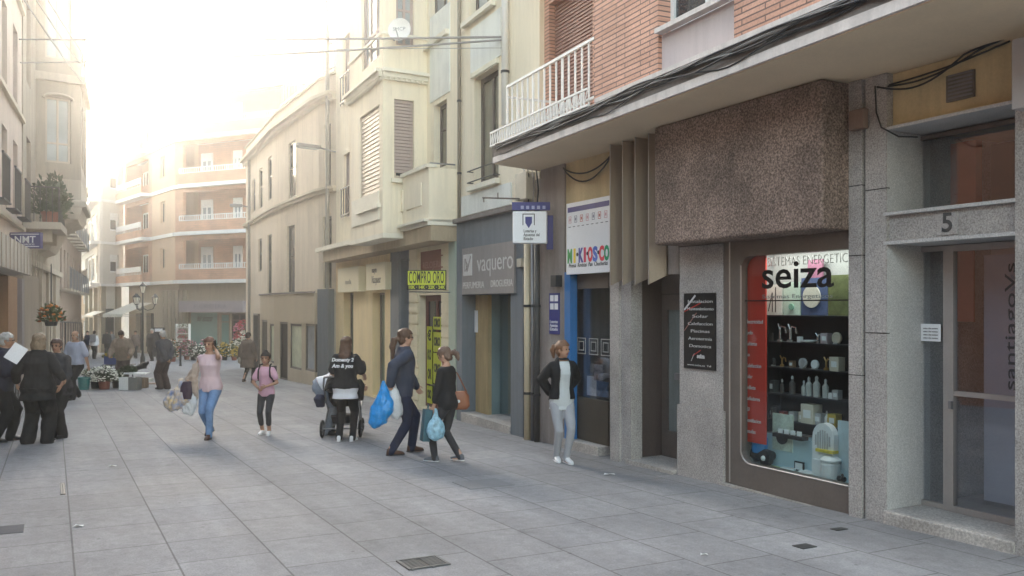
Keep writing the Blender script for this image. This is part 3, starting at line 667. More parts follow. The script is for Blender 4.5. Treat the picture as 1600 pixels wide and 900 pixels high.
# black shelving with items
SH = -.30
h0, h1 = FA.s(1197, SH), gl1 - .16
hz1, hz0 = FA.z(1260, 493, SH), gb + .34
sz = [FA.z(1260, v_, SH) for v_ in (536, 577, 620, 662)]
she = empty('shelving_unit', FA.P((h0 + h1) / 2, SH, gb - .02), 'black shelving unit with four stocked shelves inside the display window', 'shelving')
b = MB(); b.fb(FA, h0, h1, SH - .21, SH - .19, hz0, hz1); b.build('back_panel', m_black, she)
b = MB(); b.fb(FA, h0, h0 - .03, SH - .19, SH, hz0, hz1); b.fb(FA, h1 + .2, h1 + .23, SH - .19, SH, hz0, hz1); b.build('side_panel', m_black, she)
for z_ in sz + [hz1]:
    b = MB(); b.fb(FA, h0, h1, SH - .19, SH + .0, z_ - .015, z_); b.build('shelf', M('shelf_black', (.025, .025, .028), .4), she)
b = MB(); b.fb(FA, h0, h1, SH - .19, SH + .02, gb - .018, hz0 - .02); b.build('plinth', MATS['display_blue'], she)
m_w = M('enamel_white', (.72, .74, .74), .35, .04); m_cr = M('carton_cream', (.55, .50, .40), .7, .1); m_gr = M('plastic_grey', (.4, .4, .4), .4)
def prod(kind, u, z, label, cat, mat, sc_=1.0, n=SH - .07, group='goods on the display shelves'):
    s_ = FA.s(u, n); p = FA.P(s_, n, z); b = MB(); x = sc_; ang = math.atan2(FA.d.y, FA.d.x)
    ch = []
    if kind == 'bottle': b.lathe(p, [(.028 * x, 0), (.03 * x, .01), (.03 * x, .11 * x), (.012 * x, .135 * x), (.012 * x, .15 * x)], 12); ch.append(('cap', MB().lathe(p + UP * .15 * x, [(.014 * x, 0), (.014 * x, .02), (.005, .035)], 10), m_gr))
    elif kind == 'box': b.box(p + UP * .06 * x, (.1 * x, .08 * x, .12 * x), ang); ch.append(('box_label', MB().box(p + UP * .06 * x + FA.n * .041 * x, (.06 * x, .002, .05 * x), ang), m_w))
    elif kind == 'disc':
        m3 = Matrix((FA.d, UP, FA.n)).transposed()
        b.loft([(p + UP * .055 * x + FA.n * d_, FA.d * r_ * x, UP * r_ * x) for r_, d_ in ((.03, -.02), (.055, -.015), (.055, .005), (.045, .012), (.03, .004))])
        ch.append(('stand', MB().box(p + UP * .006, (.05, .05, .012), ang), m_gr))
    elif kind == 'dish': b.lathe(p, [(.03 * x, 0), (.09 * x, .015 * x), (.095 * x, .028 * x), (.08 * x, .022 * x), (.02, .014)], 16)
    elif kind == 'tap':
        b.lathe(p, [(.03 * x, 0), (.03 * x, .02), (.012 * x, .03), (.012 * x, .1 * x)], 10); b.tube([p + UP * .09 * x, p + UP * .13 * x + FA.tx * .02, p + UP * .12 * x + FA.tx * .06 * x, p + UP * .07 * x + FA.tx * .07 * x], .009 * x, 8)
        ch.append(('lever', MB().tube([p + UP * .1 * x, p + UP * .15 * x - FA.tx * .03], .008 * x, 6), mat))
    o = b.build('product_' + kind if kind not in ('bottle', 'dish', 'box') else {'bottle': 'bottle', 'dish': 'dish', 'box': 'carton'}[kind], mat, smooth=False); tag(o, label, cat, group)
    for nm, mb_, mt in ch: mb_.build(nm, mt, o)
    return o
z1s, z2s, z3s, z4s = [z + .002 for z in sz]
m_gold = M('brass_tap', (.55, .36, .15), .3, .1, metal=.8); m_chr = M('chrome', (.6, .6, .6), .2, .05, metal=.8)
prod('tap', 1219, z1s, 'left one of two bright taps on the top display shelf', 'tap', m_chr, 1.3)
prod('tap', 1235, z1s, 'right one of two bright taps on the top display shelf', 'tap', m_chr, 1.3)
prod('dish', 1264, z1s, 'small white dish in the middle of the top display shelf', 'dish', m_w)
prod('box', 1291, z1s, 'pinkish grey carton near the right of the top display shelf', 'carton', M('carton_pink', (.4, .34, .36), .7), .9)
prod('disc', 1307, z1s, 'cream disc standing at the right end of the top display shelf', 'disc', m_cr, 1.1)
prod('disc', 1254, z2s, 'dark grey ring standing on the second display shelf', 'disc', m_gr, 1.0)
prod('disc', 1273, z2s, 'bright white ring standing on the second display shelf', 'disc', m_w, .9)
prod('tap', 1291, z2s, 'brass tap on the second display shelf', 'tap', m_gold, .9)
prod('box', 1308, z2s, 'cream carton at the right end of the second display shelf', 'carton', m_cr, 1.2)
for i, (u_, l_, k_) in enumerate(((1256, 'leftmost grey bottle of the row on the third display shelf', .85), (1264, 'second grey bottle from the left on the third display shelf', 1.15), (1276, 'tallest grey bottle in the row on the third display shelf', 1.25), (1290, 'grey bottle standing apart to the right on the third display shelf', 1.1))):
    prod('bottle', u_, z3s, l_, 'bottle', M('bottle_grey', (.45, .45, .43), .5), k_)
prod('box', 1308, z3s, 'small pale carton at the right end of the third display shelf', 'carton', m_gr, .8)
prod('box', 1208, z3s, 'dim dark carton at the left of the third display shelf', 'carton', M('dim_carton', (.09, .09, .09), .7), 1.1)
prod('box', 1240, z4s, 'grey carton left of centre on the lowest display shelf', 'carton', m_gr, .8)
prod('box', 1256, z4s, 'squat cream carton in the middle of the lowest display shelf', 'carton', m_cr, .9)
prod('box', 1268, z4s, 'tall cream carton in the middle of the lowest display shelf', 'carton', m_cr, 1.7)
prod('box', 1281, z4s, 'narrow grey carton right of the tall one on the lowest display shelf', 'carton', m_gr, 1.0)
prod('box', 1304, z4s, 'yellow carton at the right end of the lowest display shelf', 'carton', M('carton_yellow', (.5, .36, .06), .7), 1.1)
zf = gb - .018
m_dj = M('dark_jar', (.10, .09, .085), .3, .3)
for kd_, u_, z_, l_, c_, mt, k_ in (('bottle', 1206, z1s, 'small dark jar at the far left of the top display shelf', 'jar', m_dj, .7), ('box', 1250, z1s, 'little white carton left of the dish on the top display shelf', 'carton', m_w, .5), ('tap', 1278, z1s, 'low chrome tap between the dish and the cartons on the top display shelf', 'tap', m_chr, .7),
        ('disc', 1207, z2s, 'dark disc at the far left of the second display shelf', 'disc', m_dj, .8), ('tap', 1222, z2s, 'dim tap left of the rings on the second display shelf', 'tap', m_gold, .8), ('box', 1238, z2s, 'dim brown carton left of the rings on the second display shelf', 'carton', M('carton_brown', (.2, .13, .08), .7), .6),
        ('bottle', 1222, z3s, 'dim short bottle left of the row on the third display shelf', 'bottle', m_dj, .8), ('bottle', 1238, z3s, 'dim tall bottle left of the row on the third display shelf', 'bottle', m_dj, 1.1), ('box', 1299, z3s, 'tiny white carton beside the last bottle on the third display shelf', 'carton', m_w, .5),
        ('box', 1205, z4s, 'dim grey carton at the far left of the lowest display shelf', 'carton', m_dj, .9), ('box', 1224, z4s, 'dull red carton left on the lowest display shelf', 'carton', M('carton_red', (.3, .06, .05), .7), .7), ('bottle', 1292, z4s, 'pale bottle beside the yellow carton on the lowest display shelf', 'bottle', m_w, .8)):
    prod(kd_, u_, z_, l_, c_, mt, k_)
# pictures standing on top of the shelving
tz = hz1 + .002
def board(u0, u1, h, mat, label, n=SH - .06, z=tz, extra=None, name='display_board', cat='board'):
    b = MB(); a_, c_ = FA.s(u0, n), FA.s(u1, n); b.fb(FA, a_, c_, n - .02, n, z, z + h); o = b.build(name, mat); tag(o, label, cat)
    if extra: extra(o, (a_ + c_) / 2, z + h / 2, n, abs(a_ - c_), h)
    return o
def ex_circle(mat, r, dx=0, dz=0):
    def f(o, s_, z_, n, w_, h_):
        b = MB(); b.loft([(FA.P(s_ - dx, n + d_, z_ + dz), FA.d * r, UP * r) for d_ in (.0, .012)], k=24); b.build('round_emblem', mat, o)
    return f
board(1196, 1222, .34, M('board_white', (.6, .62, .56), .7), 'white board with black line drawing on top of the shelving', extra=lambda o, s_, z_, n, w_, h_: (stroke(FA, [(s_ + .08, z_ - .13), (s_ + .02, z_ + .08), (s_ + .02, z_ - .14)], .006, n, m_black, o), stroke(FA, [(s_ - .03, z_ + .14), (s_ - .03, z_ - .14)], .006, n, m_black, o)))
board(1224, 1250, .36, M('board_pale_green', (.48, .60, .50), .7), 'pale green board with a ring on top of the shelving', extra=ex_circle(M('green_ring', (.2, .4, .3), .6), .035, 0, -.09))
board(1252, 1293, .40, M('board_navy', (.07, .10, .20), .6), 'navy board with a big cream disc on top of the shelving', extra=ex_circle(M('cream_disc', (.6, .58, .5), .6), .12, -.03, 0))
board(1294, 1330, .42, M('board_lime', (.11, .13, .05), .6, .5, scale=8), 'mottled lime green board at the right on top of the shelving')
board(1262, 1285, .60, M('board_magenta', (.28, .12, .18), .6, .3, scale=6), 'dull magenta poster standing behind the navy board', n=SH - .14)
# lettering on the glass
sg = empty('window_lettering', FA.P(S(1245, -.068), -.068, gt - .3), 'black lower-case name seiza with a thin line under it on the display glass', 'lettering')
m_vin = M('vinyl_black', (.015, .015, .016), .4)
sx0, sx1 = S(1190, -.066), S(1302, -.066)
ftext('seiza', FA, (sx0 + sx1) / 2, FA.z(1245, 430, -.066), -.066, .42, m_vin, sg, width=abs(sx1 - sx0), bold=.005)
ftext('Sistemas Energeticos', FA, (sx0 + sx1) / 2, FA.z(1245, 463, -.066), -.066, .062, M('vinyl_grey', (.16, .18, .18), .5), sg, width=abs(sx1 - sx0) * .98)
b = MB(); b.fb(FA, S(1162, -.066), S(1326, -.066), -.067, -.065, FA.z(1245, 470.5, -.066), FA.z(1245, 468.5, -.066)); b.build('line', m_vin, sg)
ftext('SISTEMAS ENERGETICOS', FA, (S(1196, -.2) + gl1) / 2, FA.z(1260, 407, -.2), -.2, .14, M('letter_dim', (.25, .25, .24), .6), sg, width=(S(1196, -.2) - gl1) * .95, bold=-.002)
# things on the window floor
FN = -.35
def onfloor(u, n=FN, z=None): return FA.P(FA.s(u, n), n, zf if z is None else z)
t = empty('tool_trolley', onfloor(1187, -.23), 'blue canister machine on black wheels on the display floor beside the red banner', 'machine'); p = wloc(t)
MB().lathe(p + UP * .12, [(.08, 0), (.09, .03), (.09, .16), (.06, .2), (.03, .21)], 14).build('blue_canister', M('bright_blue', (.03, .22, .55), .4), t)
MB().tube([p + UP * .11 + FA.d * .18, p + UP * .10, p + UP * .11 - FA.d * .2], [.06, .08, .05], 10).build('black_body', m_black, t)
for k_ in (.16, -.16):
    MB().loft([(p + FA.d * k_ * 1.0 + UP * .085 + FA.n * d_, FA.d * r_, UP * r_) for r_, d_ in ((.03, .02), (.085, .03), (.085, .09), (.035, .1))], k=18).build('wheel', m_black, t)
MB().ell(p - FA.d * .16 + UP * .085 + FA.n * .1, (.03, .03, .03)).build('hub', m_w, t)
t = empty('heater', onfloor(1290, -.24), 'white arched appliance with dark oval fins standing in the display window', 'appliance'); p = wloc(t) + UP * .18
b = MB(); pr = [(-.14, 0), (.14, 0)] + [(.14 * math.cos(a_), .22 + .16 * math.sin(a_)) for a_ in [math.pi * i / 10 for i in range(11)]]
q = [p + FA.d * x + UP * y for x, y in pr]; k_ = len(q); b.add([x - FA.n * .04 for x in q] + [x + FA.n * .04 for x in q], [tuple(range(k_)), tuple(range(k_, 2 * k_))[::-1]] + [(i, (i + 1) % k_, k_ + (i + 1) % k_, k_ + i) for i in range(k_)]); b.build('casing', m_w, t)
b = MB(); [b.tube([p + FA.d * x + FA.n * .043 + UP * (.2 - .11 * math.cos(x * 12)), p + FA.d * x + FA.n * .043 + UP * (.2 + .11 * math.cos(x * 12))], .008, 6) for x in [-.09, -.06, -.03, 0, .03, .06, .09]]; b.build('fins', m_gr, t)
MB().box(p - UP * .09, (.22, .16, .18), math.atan2(FA.d.y, FA.d.x)).build('foot', m_w, t)
t = empty('water_softener', onfloor(1298, -.21), 'squat round white tub with a sloping lid at the front right of the display floor', 'tub'); p = wloc(t)
MB().lathe(p, [(.08, 0), (.09, .02), (.095, .15), (.08, .18)], 20).build('tub_body', m_w, t)
MB().lathe(p + UP * .18, [(.10, 0), (.105, .02), (.07, .05), (.02, .06)], 20).build('lid', m_w, t)
t = MB().lathe(onfloor(1266, -.22), [(.05, 0), (.11, .012), (.12, .028), (.10, .024), (.03, .016)], 20).build('plate', m_w); tag(t, 'shallow white plate lying on the front of the display floor', 'plate')
p = onfloor(1249, -.24); t = MB().box(p + UP * .055, (.13, .015, .1), math.atan2(FA.d.y, FA.d.x), 0).build('picture_frame', m_black); tag(t, 'small black framed card standing on the display floor', 'picture frame')
MB().box(p + UP * .055 + FA.n * .009, (.1, .003, .07), math.atan2(FA.d.y, FA.d.x)).build('card', m_w, t)
p = onfloor(1232, -.2); t = MB().box(p + UP * .012, (.16, .07, .024), math.atan2(FA.d.y, FA.d.x) + .3).build('flat_carton', m_w); tag(t, 'flat white carton lying on the display floor left of the framed card', 'carton')
p = onfloor(1213, -.16); t = MB().box(p + UP * .006, (.2, .1, .01), math.atan2(FA.d.y, FA.d.x) + .1).build('leaflet', M('leaf_green', (.35, .5, .2), .6, .4, scale=9)); tag(t, 'green and white leaflet on the display floor by the red banner', 'leaflet')
p = onfloor(1243, -.30, hz0 - .02 + .002)
t = MB().box(p + UP * .02 + FA.n * .08, (.42, .1, .04), math.atan2(FA.d.y, FA.d.x)).build('tray', m_black); tag(t, 'long black tray of white tickets on the blue plinth below the shelves', 'tray')
for k_ in range(4): MB().box(p + UP * .06 + FA.n * .08 + FA.d * (.14 - .09 * k_), (.055, .01, .055), math.atan2(FA.d.y, FA.d.x) + .2).build('ticket', m_w, t)
board(1207, 1238, .40, M('board_leafy', (.50, .58, .50), .7, .5, scale=7), 'pale leafy board with a dark arch in front of the shelving', n=-.27, z=gb + .16, extra=ex_circle(m_black, .08, 0, -.05))
board(1309, 1340, .48, M('board_pale_blue', (.50, .62, .66), .7, .15, scale=9), 'pale blue panel at the right edge of the display, behind the white tub', n=-.27, z=zf + .12)
b = MB(); p = onfloor(1292, -.21, zf + .28)
t = b.box(p, (.22, .09, .03), math.atan2(FA.d.y, FA.d.x)).build('yellow_brochure', M('brochure_yellow', (.6, .48, .05), .6, .3, scale=12)); tag(t, 'yellow brochure lying behind the white tub in the display', 'brochure')
p = onfloor(1318, -.2); b = MB(); b.ell(p + UP * .03, (.03, .03, .03)); b.ell(p + UP * .03 + FA.d * .05, (.028, .03, .028)); b.tube([p + UP * .04, p + UP * .08 + FA.n * .02], .012, 6)
tag(b.build('pipe_fitting', m_black, smooth=True), 'small black pipe fitting at the right corner of the display floor', 'fitting')
# kiosk window: posters and magazines
for i, (u0, u1, v0, v1, l_, mt) in enumerate(((928, 942, 570, 595, 'patterned black and white poster on the kiosk glass', M('poster_bw', (.3, .28, .3), .6, .9, scale=18)), (917, 931, 588, 618, 'white framed card at the foot of the kiosk glass', m_paper), (932, 949, 596, 620, 'blue magazine at the lower right of the kiosk glass', M('mag_blue', (.12, .2, .32), .5, .5, scale=12)))):
    panel('poster', FA, u0, u1, v0, v1, -.2, -.176, mt, l_, 'poster')
kd = MB()
for i in range(3):
    a_ = FA.s(908 + 19 * i, -.15); zc_ = FA.z(920, 541, -.15)
    for r_ in (.12, .07):
        kd.fb(FA, a_ - r_, a_ + r_, -.155, -.152, zc_ + r_ - .012, zc_ + r_); kd.fb(FA, a_ - r_, a_ + r_, -.155, -.152, zc_ - r_, zc_ - r_ + .012)
        kd.fb(FA, a_ - r_, a_ - r_ + .012, -.155, -.1521, zc_ - r_ + .012, zc_ + r_ - .012); kd.fb(FA, a_ + r_ - .012, a_ + r_, -.155, -.1521, zc_ - r_ + .012, zc_ + r_ - .012)
kd.build('glass_decal', M('decal_white', (.45, .45, .42), .6), near)
# the display window's own strip light, under its ceiling
la = bpy.data.lights.new('display_light', 'AREA'); lo_ = bpy.data.objects.new('display_light', la); COL.objects.link(lo_)
la.shape = 'RECTANGLE'; la.size = 1.5; la.size_y = .12; la.energy = 2.8; la.color = (1, .96, .9)
lo_.location = FA.P((gl0 + gl1) / 2, -.22, gt + .12); lo_.rotation_euler = (R(0), 0, math.atan2(FA.d.y, FA.d.x))
tag(lo_, kind='structure')
# ============================================================ grey shop and pale wall above it
def hole(fr, u0, u1, vt, vb, n=0):
    um = (u0 + u1) / 2; return (fr.s(u0, n), fr.s(u1, n), fr.z(um, vb, n), fr.z(um, vt, n))
m_cr1 = M('cream_render', (.76, .68, .53), .85, .12, scale=1.2, streak=True)
m_pale = M('pale_render', (.74, .75, .70), .85, .1, scale=1.2, streak=True)
m_sgrey = M('slate_blue_paint', (.15, .175, .20), .7, .2, scale=1.5, streak=True)
m_sboard = M('grey_sign_board', (.25, .235, .23), .6, .12, streak=True)
m_teal = M('teal_interior', (.16, .235, .24), .6, .3, scale=.8)
m_ply = M('plywood', (.42, .32, .17), .8, .2, scale=3, streak=True)
m_trim = M('cream_moulding', (.74, .70, .58), .8, .1)
m_brf = M('brown_frame', (.09, .07, .06), .5, .2)
grey = empty('grey_shop_house', FB.P(LB / 2, 0, -.4), 'pale house over the slate grey vaquero shopfront, beside the cream bay house', 'building')
zB = FB.z(760, 338)                                 # top of shopfront
W1 = hole(FB, 741, 779, 112, 283); W2 = hole(FB, 733, 771, -160, 17)
b = MB(); b.wall(FB, FB.s(843), LB, zB, 12.5, [W1, W2], n=0, t=.35); b.build('wall', m_cr1, grey)
b = MB(); b.fb(FB, FB.s(843) + .3, LB, -9, -.8, -1.5, 12.5); b.build('body_wall', m_intm, grey)
b = MB()
for h, top in ((W1, FB.z(757, 32)),):
    b.fb(FB, W1[1] - .15, W1[0] + .12, .0, .03, W1[3] + .12, top)
b.fb(FB, W2[1] - .1, W2[0] + .1, .0, .03, W2[3] + .1, W2[3] + 1.2)
b.fb(FB, FB.s(722), FB.s(800), .0, .03, zB + .1, W1[2] - .16)
b.build('pale_panel', m_pale, grey)
b = MB(); b.fb(FB, W1[1] - .12, W1[0] + .12, .03, .12, W1[2] - .12, W1[2] - .03); b.fb(FB, W2[1] - .15, W2[0] + .15, .03, .12, W2[2] - .12, W2[2] - .03)
k = 16
for i in range(k): c = W1[1] - .05 + (W1[0] - W1[1] + .1) * (i + .5) / k; b.fb(FB, c - .02, c + .02, .0, .07, W1[3] + .01, W1[3] + .1)
b.build('window_moulding', m_trim, grey)
w_ = window(FB, W1[0], W1[1], W1[2], W1[3], -.14, grey, m_brf, M('curtained_pane', (.16, .15, .11), .12, .5, scale=1.2, bump=0, spec=.8, streak=True), mull=1, fw=.09)
w_ = window(FB, W2[0], W2[1], W2[2], W2[3], -.14, grey, m_brf, m_paneb, mull=1, fw=.09)
b = MB()
for v_ in (262, 280): z_ = FB.z(760, v_); b.tube([FB.P(W1[1] - .05, .0, z_), FB.P(W1[1] - .05, .12, z_), FB.P(W1[0] + .05, .12, z_), FB.P(W1[0] + .05, .0, z_)], .012, 6)
b.build('window_guard', m_dark, grey)
# shopfront
zh = FB.z(765, 460)                                 # opening top
sL_, sR_ = FB.s(726), FB.s(803)
b = MB(); b.wall(FB, FB.s(718), FB.s(822), -1.5, zB - .004, [(sL_, sR_, -1.5, zh)], n=.06, t=.3); b.build('shopfront', m_sgrey, grey)
b = MB(); b.fb(FB, FB.s(719), FB.s(823), .05, .16, zB - .03, zB + .05); b.build('lead_ledge', m_fasciad, grey)
b = MB(); b.ub(FB, 822, 846, -1.5, zB + .4, -.3, .0); b.build('service_wall', m_plaster, grey)
sb = MB(); sb.ub(FB, 722, 803, FB.z(762, 459, .08), FB.z(762, 383, .08), .065, .11)
sbo = sb.build('fascia_sign', m_sboard); tag(sbo, 'grey shop fascia reading vaquero over perfumeria drogueria', 'sign')
zc = FB.z(775, 409, .12); m_lt = M('letter_silver', (.55, .55, .54), .4)
ftext('vaquero', FB, FB.s(772, .115), zc, .112, .46, m_lt, sbo, width=abs(FB.s(745, .115) - FB.s(801, .115)), bold=-.002)
b = MB(); sx = FB.s(731, .115); b.fb(FB, sx - .2, sx + .22, .11, .122, zc - .2, zc + .2); b.build('emblem', m_lt, sbo)
stroke(FB, [(sx + .10, zc + .12), (sx + .02, zc - .12), (sx - .16, zc + .16)], .022, .123, m_sboard, sbo, 'emblem_stroke'); stroke(FB, [(sx + .14, zc - .12), (sx + .14, zc + .12), (sx - .02, zc), (sx + .12, zc - .12)], .012, .123, m_sboard, sbo, 'emblem_stroke')
ftext('PERFUMERIA', FB, FB.s(739, .115), FB.z(739, 446, .115), .112, .17, m_lt, sbo, width=abs(FB.s(723, .115) - FB.s(756, .115)))
ftext('DROGUERIA', FB, FB.s(783, .115), FB.z(783, 443, .115), .112, .17, m_lt, sbo, width=abs(FB.s(766, .115) - FB.s(800, .115)))
b = MB(); b.fb(FB, sL_ - .02, FB.s(745), -.3, -.22, -1.5, zh); b.fb(FB, FB.s(789), sR_ + .02, -.3, -.22, -1.5, zh); b.build('boarding', m_ply, grey)
b = MB(); b.fb(FB, FB.s(745), FB.s(789), -.79, -.5, -1.5, zh); b.fb(FB, FB.s(745), FB.s(745) + .06, -.5, -.3, -1.5, zh); b.build('recess_panel', m_teal, grey)
b = MB(); b.fb(FB, FB.s(745), FB.s(789), -.49, -.47, -1, zh); b.build('pane', g2, grey)
b = MB(); b.fb(FB, sL_, sR_, -.5, .08, -1.5, FB.z(765, 655) ); b.build('shop_step', m_step, grey)
panel('notice', FB, 730, 746, 485, 519, -.215, -.205, m_paper, 'white paper notice on the plywood at the left of the empty grey shop', 'notice')
# boxes and pipes at the party wall
def pipe(fr, u, n, z0, z1, r, mat, label, extra=None):
    b = MB(); s_ = fr.s(u, n); pts = [fr.P(s_, n, z0), fr.P(s_, n, z1)]
    if extra: pts += extra(s_)
    b.tube(pts, r, 12); o = b.build('downpipe', mat, smooth=True); tag(o, label, 'pipe')
    for z in (z0 + .9, z0 + 2.3):
        if z < z1: MB().tube([fr.P(s_, n, z - .02), fr.P(s_, n, z + .02)], r * 1.25, 12).build('clamp', m_dark, o)
    return o
pipe(FB, 824, .12, -.5, 2.95, .055, M('cream_pipe', (.55, .47, .33), .5, .1), 'cream downpipe standing right of the grey shop under the white lottery box')
pipe(FB, 832, .10, -.5, 3.3, .03, m_metal, 'thin grey pipe just right of the cream downpipe')
pipe(FB, 839, .10, -.5, 3.3, .045, M('black_pipe', (.06, .06, .06), .5, .2), 'dark pipe beside the stone pier at the corner of the grey shop')
pipe(FB, 789, .1, FB.z(789, 195, .1), 11, .06, m_white, 'white downpipe high on the pale wall left of the balcony railing')
pipe(FB, 717.5, .06, FB.z(717, 345), 12, .035, M('dark_cream_pipe', (.25, .22, .17), .6), 'slim brown pipe between the bay house and the pale house')
def ebox(fr, u0, u1, v0, v1, n1, mat, label, cat='box'):
    um = (u0 + u1) / 2; b = MB(); b.fb(fr, fr.s(u0, n1), fr.s(u1, n1), .0, n1, fr.z(um, v1, n1), fr.z(um, v0, n1)); return tag(b.build('service_box', mat, bevel=.006), label, cat)
ebox(FB, 805, 822, 270, 312, .16, M('cream_box', (.5, .47, .38), .6), 'cream electrical box on the wall over the white lottery sign')
ebox(FB, 807, 814, 404, 417, .12, M('cream_box', (.5, .47, .38), .6), 'tiny cream box low beside the slate grey shop sign')
ebox(FA, 860, 868, 430, 448, .12, m_dark, 'small black box on the pier above the navy plaque')
# lottery sign: white box facing down the street, navy board behind
Yl = 12.9
lo = empty('lottery_sign', px(827, 378, Yl), 'white projecting lottery box sign with a navy shield emblem, above the cream downpipe', 'sign')
p0, p1 = px(801, 380, Yl), px(854, 330, Yl)
b = MB(); b.hexa([(p0.x, Yl, p0.z), (p1.x, Yl, p0.z), (p1.x + .02, Yl + .16, p0.z), (p0.x + .02, Yl + .16, p0.z), (p0.x, Yl, p1.z), (p1.x, Yl, p1.z), (p1.x + .02, Yl + .16, p1.z), (p0.x + .02, Yl + .16, p1.z)]); b.build('box_body', m_paper, lo, bevel=.012)
m_navy = MATS['navy_board']; X_ = Vector((1, 0, 0))
q = px(826, 346, Yl - .002); b = MB()
sh = [(-.05, .07), (.05, .07), (.05, -.02), (0, -.10), (-.05, -.02)]
b.add([q + Vector((x, 0, z)) for x, z in sh] + [q + Vector((x, .002, z)) for x, z in sh], [(0, 1, 2, 3, 4), (9, 8, 7, 6, 5)]); b.build('shield', m_navy, lo)
b = MB()
for x in (-.085, .085): b.box(q + Vector((x, 0, .03)), (.012, .004, .17))
b.box(q + Vector((0, 0, .11)), (.17, .004, .012)); b.build('emblem_frame', m_black, lo)
for i, t_ in enumerate(('Loterias y', 'Apuestas del', 'Estado')):
    text(t_, px(818, 361 + 6 * i, Yl - .002), X_, UP, .062, m_black, lo, align='LEFT', width=[.19, .24, .14][i], bold=.001)
b = MB(); q = px(800, 319, Yl + .3); q2 = px(859, 329, Yl + .3); b.hexa([(q.x, Yl + .2, q2.z), (q2.x, Yl + .2, q2.z), (q2.x, Yl + .3, q2.z), (q.x, Yl + .3, q2.z), (q.x, Yl + .2, q.z + .02), (q2.x, Yl + .2, q.z + .02), (q2.x, Yl + .3, q.z + .02), (q.x, Yl + .3, q.z + .02)])
nb_ = b.build('navy_sign', m_navy); tag(nb_, 'navy sign board with small pale squares just behind the white lottery box', 'sign')
b = MB()
for i in range(5): q = px(816 + 8.5 * i, 324, Yl + .197); b.box(q, (.045, .005, .05))
b.build('squares', M('pale_blue_ink', (.4, .42, .6), .6), nb_)
b = MB(); q = px(854, 337, Yl + .4); q2 = px(864, 390, Yl + .4)
b.hexa([(q.x, Yl + .36, q2.z), (q2.x, Yl + .36, q2.z), (q2.x, Yl + .4, q2.z), (q.x, Yl + .4, q2.z), (q.x, Yl + .36, q.z), (q2.x, Yl + .36, q.z), (q2.x, Yl + .4, q.z), (q.x, Yl + .4, q.z)]); b.build('side_board', m_navy, nb_)
b = MB(); b.tube([FB.P(FB.s(826, 0), 0, lo.location.z + .42), px(828, 334, Yl + .1)], .015, 6); b.build('bracket', m_dark, lo)
# metal bracket rod above
b = MB(); b.tube([px(754, 309, 14.2), px(826, 311, 14.0)], .014, 6); b.tube([px(756, 309, 14.2), px(756, 316, 14.2)], .012, 6); b.tube([px(778, 301, 14.1), px(778, 311, 14.1)], .01, 6)
tag(b.build('metal_bracket', M('rusty_metal', (.14, .11, .09), .7, .3)), 'thin rusty metal rod bracket sticking out over the grey shop', 'bracket')
# clutter of wires by the lottery sign
for i in range(4):
    u_ = 816 + i * 7; pts = [FB.P(FB.s(u_, .08), .08, FB.z(u_, 262)), FB.P(FB.s(u_ + 3, .12), .12, FB.z(u_, 272 + i * 5)), FB.P(FB.s(u_ + 4, .06), .06, FB.z(u_, 300)), FB.P(FB.s(u_ + 1, .08), .08, FB.z(u_, 345))]
    cable('cable', pts, .012, m_cab if i % 2 else m_cabg, ['leftmost wire dropping from the overhang behind the lottery sign', 'second wire from the left dropping from the overhang behind the lottery sign', 'third wire from the left dropping behind the lottery sign', 'rightmost wire dropping beside the pier behind the lottery sign'][i], 'wires dropping behind the lottery sign')

# ============================================================ cream house with the bay
m_crm = M('cream_facade', (.80, .72, .56), .85, .10, scale=1.0, streak=True)
m_ochre = M('ochre_stone', (.80, .64, .37), .75, .1, scale=1.2, streak=True)
m_slats = M('beige_shutter', (.50, .42, .32), .6, .08)
m_slatm = M('mauve_shutter', (.36, .29, .26), .6, .08)
m_wsh = M('washed_blue_pane', (.30, .33, .35), .12, .4, scale=1, bump=0, spec=.8)
cream = empty('cream_bay_house', FC.P(LC / 2, 0, -.5), 'cream house with an angular bay and balcony over the gold-buying shop', 'building')
zS = 3.49
hC = [hole(FC, 678, 698, 160, 262), hole(FC, 670, 699, -110, 60), hole(FC, 537, 552, 238, 338), hole(FC, 536, 552, 52, 160)]
shopc = [hole(FC, 537, 552, 457, 610), hole(FC, 582, 601, 457, 622), (FC.s(626), FC.s(638), -1.5, FC.z(632, 410)), (FC.s(655), FC.s(690), FC.z(674, 640), FC.z(674, 461)), hole(FC, 654, 692, 391, 424)]
shopc[0] = (shopc[0][0], shopc[0][1], FC.z(545, 606), shopc[0][3]); shopc[1] = (shopc[1][0], shopc[1][1], FC.z(590, 620), shopc[1][3])
b = MB(); b.wall(FC, 0, LC, zS - .3, 12.6, hC, t=.3); b.build('wall', m_crm, cream)
b = MB(); b.fb(FC, .02, LC, -10, -.9, -1.6, 12.6); b.build('body_wall', m_intm, cream)
window(FC, *hC[0], -.14, cream, m_brf, MATS['curtained_pane'], mull=1, trans=.62, fw=.07); window(FC, *hC[1], -.14, cream, m_brf, m_wsh, mull=1, trans=.3, fw=.07)
for h in hC[2:]: window(FC, *h, -.1, cream, m_slats, mull=0, shutter=1, sm=m_slatm)
b = MB()
for h in hC[2:]:
    for k_ in range(5): c = h[0] + (h[1] - h[0]) * k_ / 4; b.fb(FC, c - .012, c + .012, .06, .085, h[2], h[2] + .8)
    for z_ in (h[2] + .05, h[2] + .8): b.fb(FC, min(h[0], h[1]) - .05, max(h[0], h[1]) + .05, .055, .09, z_, z_ + .03)
b.build('window_guard', m_dark, cream)
